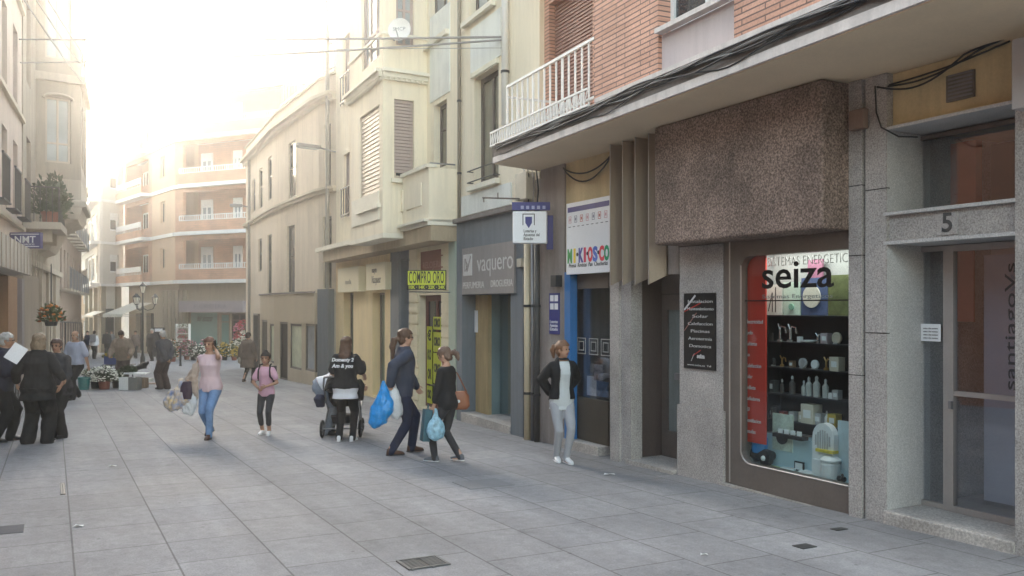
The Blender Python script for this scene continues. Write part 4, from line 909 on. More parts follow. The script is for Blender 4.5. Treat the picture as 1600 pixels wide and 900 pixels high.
b = MB(); b.fb(FC, hC[0][0] + .2, hC[0][1] - .2, .0, .02, hC[0][3] + .1, hC[0][3] + 1.9); b.fb(FC, FC.s(702), .1, .0, .02, hC[0][2] - .2, hC[1][2]) if False else None; b.build('pale_panel', m_pale, cream)
b = MB(); b.fb(FC, hC[1][0] + .15, hC[1][1] - .15, .0, .1, hC[1][2] - .1, hC[1][2]); b.build('sill', m_trim, cream)
# bay: plan polygon
nb1 = 1.0; sb0 = FC.s(548, nb1 * .97); sb1 = FC.s(598, nb1)
Q0 = FC.P(sb0, 0, 0); Q1 = FC.P(sb0, nb1, 0); Q2 = FC.P(sb1, nb1, 0); s3 = FC.s(667); Q3 = FC.P(s3, 0, 0)
FLb = F(Q1.x, Q1.y, Q2.x - Q1.x, Q2.y - Q1.y, -1); LbL = (Q2 - Q1).length
FRb = F(Q2.x, Q2.y, Q3.x - Q2.x, Q3.y - Q2.y, -1); LbR = (Q3 - Q2).length
zcor = FC.z(598, 120, nb1); ztopb = zcor + 4.2; zbay = zS - .16
hl = [hole(FLb, 562, 597, 172, 322), hole(FLb, 565, 594, -60, 100)]; hr = [hole(FRb, 616, 647, 156, 279), hole(FRb, 619, 647, -90, 72)]
hl[0] = (hl[0][0], LbL - .22, *hl[0][2:])
b = MB(); b.wall(FLb, 0, LbL, zbay, ztopb, hl, t=.2); b.wall(FRb, 0, LbR, zbay, ztopb, hr, t=.2); Q0f = F(Q0.x, Q0.y, Q1.x - Q0.x, Q1.y - Q0.y, -1); b.wall(Q0f, 0, (Q1 - Q0).length, zbay, ztopb, t=.2)
b.build('bay_wall', m_crm, cream)
b = MB(); b.prism([(p_.x, p_.y) for p_ in (Q0, Q1, Q2, Q3)], ztopb - .01, ztopb + .15); b.prism([(p_.x, p_.y) for p_ in (Q0, Q1, Q2, Q3)], zbay - .1, zbay); b.build('bay_slab', m_trim, cream)
b = MB()
for fr, l_ in ((FLb, LbL), (FRb, LbR)):
    b.fb(fr, -.03, l_ + .03, .0, .10, zcor, zcor + .10); b.fb(fr, -.05, l_ + .05, .0, .16, zcor + .10, zcor + .17); b.fb(fr, -.02, l_, .0, .05, zcor - .05, zcor)
    k_ = int(l_ / .12)
    for i in range(k_): b.fb(fr, i * .12, i * .12 + .06, .05, .085, zcor - .05, zcor)
    b.fb(fr, 0, l_, .0, .04, zcor + .9, zcor + .96)
b.build('cornice', m_trim, cream)
m2 = (hl[0][0] + hl[0][1]) / 2
for a_, c_ in ((hl[0][0], m2), (m2, hl[0][1])): window(FLb, a_, c_, hl[0][2], hl[0][3], -.06, cream, m_slats, mull=0, shutter=1, sm=m_slats, slat=.09)
window(FLb, *hl[1], -.06, cream, m_slatm, m_wsh, mull=2, trans=.3, fw=.1); window(FRb, *hr[0], -.06, cream, m_slats, mull=0, shutter=.93, sm=m_slatm, slat=.07); window(FRb, *hr[1], -.06, cream, m_slatm, m_wsh, mull=1, trans=.35, fw=.06)
b = MB(); b.fb(FLb, hl[0][0] - .1, hl[0][1] + .1, .0, .08, hl[0][2] - .1, hl[0][2] - .02); b.fb(FRb, hr[0][0] - .08, hr[0][1] + .08, 0, .08, hr[0][2] - .1, hr[0][2] - .02); b.fb(FLb, .3, LbL - .2, 0, .03, zbay + .3, zbay + .9); b.build('sill', m_trim, cream)
# balcony to the right of the bay
zb0_ = zS - .05; zrl = FC.z(690, 264, .55)
sbl = FC.s(628, .6)
b = MB(); b.fb(FC, .05, sbl, .46, .58, zS, zS + 1.0); b.fb(FC, .05, .17, .0, .46, zS, zS + 1.0); b.fb(FC, .45, .49 + .9, .58, .6, zS + .3, zS + .75); b.fb(FC, 1.6, 2.3, .58, .6, zS + .3, zS + .75); b.build('balcony_parapet', m_crm, cream)
b = MB(); b.fb(FC, .0, LC, .0, .62, zS - .12, zS - .004); b.fb(FC, -.0, sb1, .0, .70, zS - .05, zS - .002); b.fb(FC, .02, sbl, .42, .64, zS + 1.0, zS + 1.07); b.build('balcony_slab', m_trim, cream)
b = MB(); zq = zS + 1.07
for z_ in (zq + .02, zrl - .02): b.tube([FC.P(sbl, .52, z_), FC.P(.08, .52, z_), FC.P(.08, .02, z_)], .018, 6)
for c_ in (.08, 1.0, sbl): b.tube([FC.P(c_, .52, zq), FC.P(c_, .52, zrl)], .016, 6)
b.build('balcony_railing', m_metal, cream)
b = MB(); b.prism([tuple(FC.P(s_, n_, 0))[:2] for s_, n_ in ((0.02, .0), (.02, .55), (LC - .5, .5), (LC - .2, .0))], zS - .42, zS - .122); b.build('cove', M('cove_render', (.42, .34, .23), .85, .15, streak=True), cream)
# shopfronts of the cream house
zCt = zS - .302
b = MB(); b.wall(FC, FC.s(613), LC, -1.6, zCt, shopc[:2], t=.35); b.build('stone_shopfront', m_ochre, cream)
b = MB(); b.wall(FC, FC.s(626), FC.s(613) - .003, -1.6, zCt, n=.05, t=.4); b.build('blue_grey_pier', M('blue_grey_pier', (.17, .19, .205), .7, .15, streak=True), cream)
b = MB(); b.wall(FC, FC.s(640), FC.s(626) - .003, -1.6, zCt, [(FC.s(638), FC.s(627), -1.6, FC.z(632, 405))], t=.35); b.fb(FC, FC.s(640), FC.s(626), -.6, -.5, -1.6, zCt); b.build('dark_doorway', m_sgrey, cream)
b = MB(); b.wall(FC, FC.s(703), FC.s(640) - .003, -1.6, zCt, [shopc[3], shopc[4]], t=.3); gw = b.build('gold_shopfront', M('cream_rustication', (.68, .62, .45), .8, .1), cream)
b = MB()
for i in range(16):
    z_ = -.75 + i * .24
    if z_ < zCt - .1: b.fb(FC, FC.s(703), shopc[3][1] - .05, .001, .03, z_, z_ + .21); b.fb(FC, shopc[3][0] + .05, FC.s(641), .001, .03, z_, z_ + .21)
b.build('stone_courses', MATS['cream_rustication'], cream)
b = MB(); b.wall(FC, .03, FC.s(703) - .003, -1.6, zCt, n=.03, t=.3); b.build('green_jamb', M('pale_green_jamb', (.40, .48, .40), .6, .08), cream)
for h in shopc[:2]: window(FC, h[0], h[1], h[2], h[3], -.2, cream, m_bronze, M('shop_pane_green', (.16, .20, .15), .1, .5, scale=1, bump=0, spec=.8), mull=1, fw=.06)
b = MB(); h = shopc[4]; b.fb(FC, h[0], h[1], -.1, -.05, h[2], h[3]); ro = b.build('red_header', M('dull_red', (.26, .10, .075), .6, .2), cream)
ftext('RELOJERIA', FC, (h[0] + h[1]) / 2, h[2] + .14, -.048, .2, M('letter_pink', (.4, .22, .18), .6), ro, width=abs(h[0] - h[1]) * .8)
h = shopc[3]; dd = window(FC, h[0], h[1], h[2], h[3], -.15, cream, M('wine_red', (.10, .022, .018), .5, .1), m_pane, mull=1, fw=.13); dd.name = 'gold_shop_door'
# banners
for (u0, u1, v0, v1, l_) in ((528, 560, 418, 456, 'cream square sign with faded writing, farther of two on the ochre shopfront'), (572, 602, 411, 453, 'cream square sign with dark handwriting, nearer of two on the ochre shopfront')):
    b = MB(); um = (u0 + u1) / 2; b.fb(FC, FC.s(u0, .2), FC.s(u1, .2), .0, .2, FC.z(um, v1, .2), FC.z(um, v0, .2)); o = b.build('hanging_sign', M('sign_cream', (.74, .68, .48), .6, .06)); tag(o, l_, 'sign', 'square signs on the ochre shopfront')
    s_ = FC.s(um, .2); z_ = FC.z(um, (v0 + v1) / 2, .2)
    if u0 > 550:
        ftext('mayte', FC, s_ + .12, z_ + .16, .202, .2, m_black, o, width=.4); ftext('Vazquez', FC, s_, z_ - .08, .202, .26, m_black, o, width=.75, shear=.4)
    else: ftext('moda', FC, s_, z_ - .06, .202, .2, M('letter_taupe', (.3, .27, .2), .6), o, width=.6)
b = MB(); zz0, zz1 = FC.z(558, 417), FC.z(558, 410)
# compro oro sign: projects from the wall and faces up the street
Yo = 15.9
q0, q1 = px(636, 453, Yo), px(697, 422, Yo)
oro = empty('gold_sign', (q0 + q1) / 2, 'yellow green projecting sign reading COMPRO ORO in black', 'sign')
b = MB(); b.hexa([(q0.x, Yo, q0.z), (q1.x, Yo, q0.z), (q1.x, Yo + .09, q0.z), (q0.x, Yo + .09, q0.z), (q0.x, Yo, q1.z), (q1.x, Yo, q1.z), (q1.x, Yo + .09, q1.z), (q0.x, Yo + .09, q1.z)]); b.build('sign_frame', m_black, oro)
m_yel = M('acid_yellow', (.50, .55, .035), .5, .05)
b = MB(); b.box(((q0.x + q1.x) / 2, Yo - .004, q0.z + (q1.z - q0.z) * .60), (q1.x - q0.x - .03, .006, (q1.z - q0.z) * .70)); b.build('yellow_face', m_yel, oro)
text('COMPRO ORO', ((q0.x + q1.x) / 2, Yo - .008, q0.z + (q1.z - q0.z) * .60), X_, UP, .31, m_black, oro, width=(q1.x - q0.x) * .90, bold=.004, spacing=1.08)
text('10K · 14K · 22K · 24K', ((q0.x + q1.x) / 2, Yo - .004, q0.z + (q1.z - q0.z) * .13), X_, UP, .085, m_yel, oro, width=(q1.x - q0.x) * .93, bold=.003)
b = MB(); q = px(703, 455, Yo + .05); b.tube([px(640, 456, Yo + .05), FC.P(FC.s(705), .0, q.z)], .012, 6); b.build('bracket', m_metal, oro)
# yellow posters in the gold shop door
for i, (u0, u1, v0, v1) in enumerate(((667, 675, 510, 600), (677, 689, 455 + 40, 515), (677, 689, 519, 550), (677, 689, 552, 600), (667, 675, 603, 630))):
    o, a, c, z0_, z1_ = panel('poster', FC, u0, u1, v0, v1, -.146, -.14, m_yel, ['tall yellow poster on the left leaf of the gold shop door', 'upper small yellow poster on the right leaf of the gold shop door', 'middle yellow poster on the right leaf of the gold shop door', 'lowest yellow poster on the right leaf of the gold shop door', 'small yellow poster at the foot of the left leaf of the gold shop door'][i], 'poster', 'yellow posters in the gold shop door')
    tx = 'ORO'
    if z1_ - z0_ > (a - c) * 1.5:
        n_ = 3
        for j in range(n_): ftext(['OR', 'KO', '€'][j], FC, (a + c) / 2, z0_ + (z1_ - z0_) * (j + .5) / n_, -.138, min(.3, (z1_ - z0_) / n_ * .9), m_black, o, width=(a - c) * .7, bold=.01)
    else: ftext('ORO', FC, (a + c) / 2, (z0_ + z1_) / 2, -.138, .25, m_black, o, width=(a - c) * .8, bold=.01)
# security camera and dish
b = MB(); q = FC.P(FC.s(527, .1), .1, FC.z(527, 402)); b.box(q, (.22, .3, .22)); tag(b.build('security_camera', m_white, bevel=.03), 'small white camera box at the left end of the ochre shopfront', 'camera')
zd = zcor + 1.35
di_ = empty('satellite_dish', FRb.P(.25, .35, zd - .2), 'round white satellite dish on the upper corner of the bay', 'satellite dish'); q = FRb.P(.25, .3, CZ + (478 - 48) / 1350 * 18)
ax = Vector((-.12, -1, .12)).normalized(); sx_ = ax.cross(UP).normalized(); sy_ = sx_.cross(ax)
b = MB(); b.loft([(q + ax * d_, sx_ * r_, sy_ * r_) for r_, d_ in ((.02, -.10), (.14, -.08), (.23, -.02), (.245, .01), (.23, .0), (.14, -.055), (.02, -.07))], k=28); b.build('dish', m_white, di_, smooth=True)
text('SMCP', q + ax * .02 + sy_ * .0, -sx_ if sx_.x < 0 else sx_, sy_, .11, m_metal, di_)
b = MB(); b.tube([q - ax * .08, FRb.P(.25, .0, q.z - .15)], .02, 6); b.tube([q - sy_ * .23, q + ax * .3 - sy_ * .1], .01, 6); b.build('arm', m_metal, di_)

# ============================================================ beige house with curved front
m_bei = M('beige_render', (.66, .57, .45), .85, .1, scale=.8, streak=True)
m_beic = M('polished_beige', (.50, .42, .30), .3, .12, scale=.8, streak=True)
beige = empty('beige_house', FD2.P(LD2 / 2, 0, -.7), 'beige house with a gently curved front, tall narrow windows and a flat stone shopfront', 'building')
zco = 7.95; zbelt = 5.2; zsh = 2.2
HD = {0: [hole(FD1, 507, 517, 193, 292), hole(FD1, 505, 518, 338, 450)],
      1: [hole(FD2, 451, 462, 221, 309), hole(FD2, 449, 460.5, 352, 459), hole(FD2, 440.5, 453, 503, 594), hole(FD2, 457, 475, 506, 577), hole(FD2, 481, 496, 506, 580)],
      2: [hole(FD3, 419, 424.5, 245, 312), hole(FD3, 405, 410, 263, 325), hole(FD3, 395, 399, 280, 330), hole(FD3, 418, 424.5, 366, 460), hole(FD3, 404, 409, 373, 424), hole(FD3, 388, 391.5, 385, 462), hole(FD3, 412, 421, 500, 572), hole(FD3, 425, 431.5, 506, 567), hole(FD3, 398, 406, 490, 580)]}
b = MB()
for i, (fr, l_) in enumerate(((FD1, LD1), (FD2, LD2), (FD3, LD3))): b.wall(fr, 0, l_, -2, 8.7, HD[i], t=.3)
p_ = [tuple(x)[:2] for x in (FD3.P(LD3, 0, 0), FD3.P(LD3, 0, 0) + Vector((8, 4, 0)), FD1.P(0, 0, 0) + Vector((8, 4, 0)), FD1.P(0, -.3, 0))]
b.build('wall', m_bei, beige)
b = MB(); inn = [FD1.P(.0, -.7, 0), FD1.P(LD1, -.7, 0), FD2.P(LD2, -.7, 0), FD3.P(LD3, -.31, 0), FD3.P(LD3, -9, 0), FD1.P(0, -9, 0)]
b.prism([tuple(x)[:2] for x in inn], -2, 8.3); b.build('body_wall', m_bei, beige)
m_dkw = M('old_brown_window', (.12, .10, .085), .4, .3)
for i, fr in enumerate((FD1, FD2, FD3)):
    for j, h in enumerate(HD[i]):
        up = h[3] > 2.5
        pm = m_pane if up else (m_wsh if (i, j) in ((1, 4),) else m_hole)
        if (i, j) in ((1, 3), (2, 7)): pm = M('poster_pane', (.60, .62, .45), .4, .3, scale=3)
        window(fr, *h, -.05 if up else .06, beige, m_dkw, pm, mull=0, trans=.55 if up else 0, fw=.07)
b = MB()
for fr, l_ in ((FD1, LD1), (FD2, LD2), (FD3, LD3)):
    b.fb(fr, -.02, l_ + .02, 0, .10, zbelt, zbelt + .1); b.fb(fr, -.03, l_ + .03, 0, .16, zbelt + .1, zbelt + .17)
    b.fb(fr, -.02, l_ + .02, 0, .14, zco, zco + .12); b.fb(fr, -.04, l_ + .04, 0, .28, zco + .12, zco + .22); b.fb(fr, -.02, l_ + .02, -.3, .06, 8.7, 8.76)
b.build('cornice', M('beige_trim', (.52, .46, .35), .8, .1), beige)
b = MB()
g4 = FD2.s(506) if False else 0
b.wall(FD2, 0.15, LD2, -2, zsh, [h for h in HD[1] if h[3] < 2.3], n=.08, t=.07); b.wall(FD3, 0, FD3.s(409.5), -2, zsh, [h for h in HD[2] if h[3] < 2.0], n=.08, t=.07)
b.build('stone_cladding', m_beic, beige)
b = MB(); b.fb(FD2, .1, LD2, .08, .13, zsh + .004, zsh + .06); b.fb(FD3, 0, FD3.s(409.5), .08, .13, zsh + .004, zsh + .06); b.build('cladding_cap', m_fasciad, beige)
b = MB(); b.fb(FD1, .1, .75, .0, .22, -.9, FD1.z(512, 452)); b.build('blue_grey_casing', MATS['blue_grey_pier'], beige)
b = MB(); b.tube([FD1.P(.3, .12, 2.3), FD1.P(.3, .12, 12)], .06, 8); b.tube([FD3.P(FD3.s(393), .1, -1.5), FD3.P(FD3.s(393), .1, 8)], .06, 8); b.build('drainpipe', M('lead_pipe', (.3, .28, .24), .6), beige)
# setback top storey and terrace railing
b = MB(); sb_ = [FD2.P(2.2, -2.2, 0), FD1.P(.0, -1.2, 0), FD1.P(.0, -9, 0), FD2.P(2.2, -9, 0)]; b.prism([tuple(x)[:2] for x in sb_], 8.3, 11.3); b.build('top_storey', M('pale_red_render', (.50, .26, .19), .8, .1), beige)
b = MB()
for fr, l_ in ((FD1, LD1), (FD2, LD2)):
    n_ = int(l_ / .35)
    for i in range(n_ + 1): c_ = l_ * i / n_; b.tube([fr.P(c_, -.15, 8.76), fr.P(c_, -.15, 9.75)], .018, 5)
    for z_ in (9.0, 9.75): b.tube([fr.P(0, -.15, z_), fr.P(l_, -.15, z_)], .02, 5)
b.build('terrace_railing', m_metal, beige)
# street lamps on arms
def wall_lamp(fr, s_, n1, z_, mat, label):
    o = empty('street_lamp', fr.P(s_, 0, z_), label, 'street lamp', 'wall-mounted street lamps')
    MB().tube([fr.P(s_, 0, z_ - .06), fr.P(s_, n1 * .45, z_)], .025, 6).build('arm', m_metal, o)
    b = MB(); b.fb(fr, s_ - .09, s_ + .09, n1 * .42, n1, z_ - .05, z_ + .06); b.build('lamp_head', m_metal, o, bevel=.02)
    b = MB(); b.fb(fr, s_ - .07, s_ + .07, n1 * .5, n1 * .96, z_ - .075, z_ - .052); b.build('diffuser', m_paneb, o)
wall_lamp(FD1, .02, 1.25, FD1.z(525, 234), m_metal, 'flat grey street lamp on an arm between the beige house and the cream bay house')
wall_lamp(FD3, FD3.s(392), .85, FD3.z(392, 322), m_metal, 'small farther street lamp on an arm at the far end of the beige house')

# ============================================================ far orange apartment building
ER = F(-16, 52, -2.2, 1.0); EM = F(-21.2, 54.4, -3.0, 3.7); EN = F(-24.2, 58.1, -4.0, 4.8)
ER = frame2((-13.5, 50.86), (-21.2, 54.4)); EM = frame2((-21.2, 54.4), (-24.2, 58.1)); EN = frame2((-24.2, 58.1), (-28.2, 62.9))
LR, LM, LN = math.dist((-13.5, 50.86), (-21.2, 54.4)), math.dist((-21.2, 54.4), (-24.2, 58.1)), math.dist((-24.2, 58.1), (-28.2, 62.9))
m_or = MBR('far_orange_brick', ER.d, (.55, .30, .18), (.61, .35, .22), (.42, .27, .18), .5, .13, .012, bump=.2)
m_orc = M('pale_orange_render', (.60, .42, .27), .85, .1, scale=.6)
orange = empty('orange_apartments', ER.P(LR / 2, 0, -1.3), 'orange brick apartment building with white slab bands and long white balconies, closing the street', 'building')
bands = [3.2, 6.2, 9.15, 12.1, 15.1]; ztop = 15.2
b = MB(); lg0, lg1 = 0.0, ER.s(286)
holes = [(lg0, lg1, z + .95, z + 2.72) for z in bands[:4]]
b.wall(ER, lg0, LR, 3.2, ztop, holes, t=.25); b.build('brick_wall', m_or, orange)
b = MB(); b.wall(EM, 0, LM, 3.2, ztop, [(LM * .42, LM * .62, z + 1.0, z + 2.4) for z in bands[:4]], t=.25); b.build('side_wall', m_orc, orange)
b = MB(); b.fb(EN, LN - .25, LN, -9, -.26, 3.2, ztop); b.wall(EN, 0, LN, 3.2, ztop, [(.8, LN - .5, z + .9, z + 2.7) for z in bands[:4]], t=.25); b.build('brick_wall', m_or, orange)
b = MB(); b.fb(ER, lg0, lg1, -1.5, -1.3, 3, ztop); b.fb(EN, .6, LN - .4, -1.3, -1.1, 3, ztop); b.build('recessed_wall', m_or, orange)
b = MB(); b.prism([tuple(x)[:2] for x in (ER.P(0, -1.6, 0), ER.P(LR, -1.6, 0), EM.P(LM, -1.6, 0), EN.P(LN, -1.6, 0), EN.P(LN, -9, 0), ER.P(0, -12, 0))], -3, ztop); b.build('body_wall', m_orc, orange)
b = MB()
for z in bands:
    b.fb(ER, -.1, lg1 + .1, -1.3, .35, z, z + .22); b.fb(ER, lg1 + .1, LR, .0, .12, z + .0, z + .22); b.fb(EM, 0, LM, .0, .12, z, z + .22); b.fb(EN, .0, LN, -1.1, .7, z, z + .22)
b.fb(ER, -.1, LR + .2, -.2, .5, ztop, ztop + .3); b.fb(EM, 0, LM, -.2, .5, ztop, ztop + .3); b.fb(EN, 0, LN, -.2, .5, ztop, ztop + .3); b.build('white_bands', m_white, orange)
for z in bands[:4]:
    o = MB(); zt_ = z + 1.22
    o.fb(ER, .2, lg1, .27, .31, zt_ - .05, zt_); o.fb(ER, .2, lg1, .27, .31, z + .88, z + .92)
    n_ = 44
    for i in range(n_ + 1): c_ = .2 + (lg1 - .2) * i / n_; wd = .05 if i % 11 == 0 else .02; o.fb(ER, c_ - wd, c_ + wd, .275, .305, z + .92, zt_ - .05)
    o.build('balcony_railing', m_white, orange)
    b = MB(); b.fb(ER, .1, lg1, .2, .33, z + .221, z + .86); b.build('balcony_front', m_or, orange)
    for (u0, u1) in ((316, 334), (366, 380)):
        window(ER, ER.s(u0, -1.3), ER.s(u1, -1.3), z + .3, z + 2.35, -1.2, orange, m_white, m_wsh, mull=1, fw=.14, shutter=.25, sm=m_white, slat=.2)
    window(EM, LM * .42, LM * .62, z + 1.0, z + 2.4, -.1, orange, m_orc, m_pane, mull=1, fw=.1)
    b = MB(); b.fb(EN, .3, LN - .3, .62, .68, z + .9, z + 1.25); n_ = 16
    for i in range(n_ + 1): c_ = .3 + (LN - .6) * i / n_; b.fb(EN, c_ - .03, c_ + .03, .63, .66, z + .7, z + .9)
    b.build('balcony_railing', m_white, orange)
    b = MB(); b.fb(EN, .3, LN - .3, .55, .69, z + .221, z + .7); b.build('balcony_front', m_or, orange)
    for k_ in (.25, .65): window(EN, LN * k_, LN * (k_ + .2), z + .3, z + 2.3, -1.0, orange, m_white, m_pane, mull=1, fw=.1)
# setback storey, stretched over the far wing to block the low sun
b = MB(); b.prism([tuple(x)[:2] for x in (ER.P(-1, -2.5, 0), ER.P(LR - 1, -2.5, 0), EM.P(LM, -2, 0), EN.P(LN, -1.5, 0), EN.P(LN, -7, 0), ER.P(0, -11, 0))], ztop + .3, ztop + 3); b.build('top_storey', m_or, orange)
b = MB(); b.prism([tuple(x)[:2] for x in (ER.P(-1.5, -2, 0), ER.P(LR, -2, 0), EM.P(LM + .5, -1.5, 0), EN.P(LN, -1, 0), EN.P(LN, -7.5, 0), ER.P(0, -12, 0))], ztop + 3, ztop + 3.3); b.build('roof_slab', m_white, orange)
# ground floor
m_tan = M('tan_stone', (.36, .31, .23), .8, .12, streak=True)
zfs0, zfs1 = ER.z(330, 488), ER.z(330, 470)
sw = hole(ER, 288, 334, 487, 552); sw2 = hole(ER, 336, 352, 490, 556); sw3 = hole(ER, 354, 378, 490, 560)
b = MB(); b.wall(ER, 0, LR, -3, 3.2, [sw, sw2, sw3], n=-.3, t=.3); b.wall(EM, 0, LM, -3, 3.2, [(.6, 2.2, -1.3, 1.0)], n=-.3, t=.3); b.wall(EN, 0, LN, -3, 3.2, [(.6, 2.2, -1.4, 1.3), (3, 4.6, -1.4, 1.3)], n=-.3, t=.3)
for i in range(7): c_ = ER.s(286) + i * .32; b.fb(ER, c_, c_ + .2, -.3, -.22, -1.4, 2.8)
b.build('ground_wall', m_tan, orange)
b = MB(); b.fb(EM, .5, 2.3, -.75, -.62, -1.3, 1.0); b.fb(EN, .5, 4.7, -.75, -.62, -1.4, 1.3); b.build('dark_shop_opening', m_pane, orange)
m_mint = M('mint_window', (.26, .42, .38), .25, .15, scale=.8, bump=0)
window(ER, *sw, -.45, orange, m_tan, m_mint, mull=0, fw=.06); window(ER, *sw2, -.45, orange, m_tan, m_mint, mull=0, fw=.08, trans=.8); window(ER, *sw3, -.45, orange, m_brf, m_pane, mull=1, fw=.1, trans=.85)
ftext('del alcazar', ER, (sw[0] + sw[1]) / 2, ER.z(312, 498), -.47, .55, m_black, orange, width=abs(sw[0] - sw[1]) * .55, shear=.3)
o, a, c, z0_, z1_ = panel('shop_fascia', ER, 279, 379, 470, 488, -.3, .5, M('mauve_fascia', (.33, .29, .30), .7, .1), 'long mauve shop fascia above the mint green flower shop window, far end of the street', 'sign')
ftext('FLORISTERIA', ER, (a + c) / 2, (z0_ + z1_) / 2, .502, .35, M('letter_mauve', (.2, .17, .2), .6), o, width=2.6)

# ============================================================ white bay building farther left
WR = frame2((-28.25, 62.9), (-29.2, 61.2)); WR = frame2((-28.3, 63.2), (-29.2, 61.2), -1)
WR = F(-29.2, 61.2, .9, 2.0, -1)
Wc = Vector((-29.2, 61.2, 0)); ends = px(193, 478, 63); WRr = F(Wc.x, Wc.y, ends.x - Wc.x, 63 - Wc.y + .0, -1); LWr = math.dist((Wc.x, Wc.y), (ends.x, 63))
far = px(127, 478, 76); WL = F(Wc.x, Wc.y, far.x - Wc.x, 76 - Wc.y, 1); LWl = math.dist((Wc.x, Wc.y), (far.x, 76))
m_wh = M('off_white_render', (.62, .59, .53), .85, .08, scale=.7)
white = empty('white_apartments', Wc + Vector((0, 0, -1.5)), 'off-white apartment building with a glazed bay, left of the orange brick one', 'building')
fl = [3.3, 6.3, 9.3, 12.3]
b = MB(); b.wall(WRr, 0, LWr, 3.3, 17.4, [(LWr * .42, LWr * .78, z + .9, z + 2.2) for z in fl[:4]], t=.2)  # walls raised to hold the low sun off the paving
b.wall(WL, 0, LWl, 3.3, 17.4, [(LWl * .05, LWl * .16, z + .9, z + 2.2) for z in fl[:4]] + [(LWl * .25, LWl * .75, z + .3, z + 2.4) for z in fl[:4]], t=.2); b.build('wall', m_wh, white)
b = MB(); b.prism([tuple(x)[:2] for x in (WRr.P(.2, -.5, 0), WRr.P(LWr, -.5, 0), WL.P(LWl, -4, 0), WL.P(LWl, -.5, 0), WL.P(.5, -.5, 0))], -3, 17.3); b.build('body_wall', m_wh, white)
for z in fl[:4]:
    window(WRr, LWr * .42, LWr * .78, z + .9, z + 2.2, -.1, white, m_white, m_pane, mull=0, fw=.12, shutter=.4, sm=m_white, slat=.2)
    window(WL, LWl * .05, LWl * .16, z + .9, z + 2.2, -.1, white, m_white, m_pane, mull=0, fw=.15)
    b = MB()
    for i in range(14): c_ = LWl * (.25 + .5 * i / 13); b.fb(WL, c_ - .03, c_ + .03, .5, .56, z + .2, z + 1.22)
    b.fb(WL, LWl * .24, LWl * .76, .48, .58, z + 1.2, z + 1.28); b.build('balcony_railing', m_dark, white)
    for k_ in (.3, .5): window(WL, LWl * k_, LWl * (k_ + .15), z + .3, z + 2.4, -.1, white, m_white, m_pane, mull=0, fw=.2)
b = MB()
for z in fl: b.fb(WL, 0, LWl, .0, .6 if z < 12 else .2, z - .1, z + .12); b.fb(WRr, 0, LWr, .0, .12, z - .1, z + .08)
b.fb(WL, -.3, LWl, -.3, .5, 17.4, 17.65); b.fb(WRr, 0, LWr, -.3, .5, 17.4, 17.65); b.build('floor_bands', m_white, white)
b = MB()
for k_ in (.1, .35, .6, .85): b.fb(WL, LWl * k_, LWl * k_ + .35, -.35, -.1, -2.5, 3.2)
b.fb(WRr, .2, .6, -.3, -.1, -2.5, 3.2); b.fb(WRr, LWr - .5, LWr - .1, -.3, -.1, -2.5, 3.2); b.build('shop_column', m_tan, white)
b = MB(); b.fb(WL, .3, LWl, -.49, -.40, -1.7, 1.6); b.fb(WRr, .6, LWr - .5, -.49, -.4, -1.7, 1.6); b.build('dark_shop_opening', m_pane, white)
# awnings
def awning(P0, wdir, out, w_, d_, drop, val, mat, label):
    o = MB(); P0 = Vector(P0); a, b_, c, d = P0, P0 + wdir * w_, P0 + wdir * w_ + out * d_ - UP * drop, P0 + out * d_ - UP * drop
    t_ = UP * .03
    o.hexa([d - t_, c - t_, b_ - t_, a - t_, d, c, b_, a])
    n_ = 8
    for i in range(n_):
        e = d + wdir * (w_ * i / n_); f_ = d + wdir * (w_ * (i + 1) / n_); m__ = (e + f_) / 2
        o.add([e, f_, f_ - UP * val * .8, m__ - UP * val, e - UP * val * .8] + [x + out * .012 for x in (e, f_, f_ - UP * val * .8, m__ - UP * val, e - UP * val * .8)], [(4, 3, 2, 1, 0), (5, 6, 7, 8, 9), (0, 1, 6, 5), (1, 2, 7, 6), (2, 3, 8, 7), (3, 4, 9, 8), (4, 0, 5, 9)])
    aw = o.build('awning', mat); tag(aw, label, 'awning')
    q = MB(); q.tube([a - UP * (drop + .2) + wdir * .05, d + wdir * .05], .02, 5); q.tube([b_ - UP * (drop + .2) - wdir * .05, c - wdir * .05], .02, 5); q.build('arms', m_metal, aw)
m_awn = M('awning_canvas', (.70, .66, .56), .8, .05)
awning(px(207, 473, 58), Vector((1, .1, 0)).normalized(), Vector((-.62, -.78, 0)).normalized(), 1.25, 2.0, .75, .22, m_awn, 'large white sloping awning behind the triple street lantern')
awning(px(147, 486, 62), Vector((.8, -.6, 0)).normalized(), Vector((-.6, -.8, 0)), 1.4, .8, .3, .15, m_awn, 'small white awning under the off-white apartments, nearer one')
awning(px(126, 493, 66), Vector((.8, -.6, 0)).normalized(), Vector((-.6, -.8, 0)), 1.1, .7, .3, .15, M('awning_pinkish', (.5, .42, .38), .8), 'small dull pink awning, farther one under the off-white apartments')

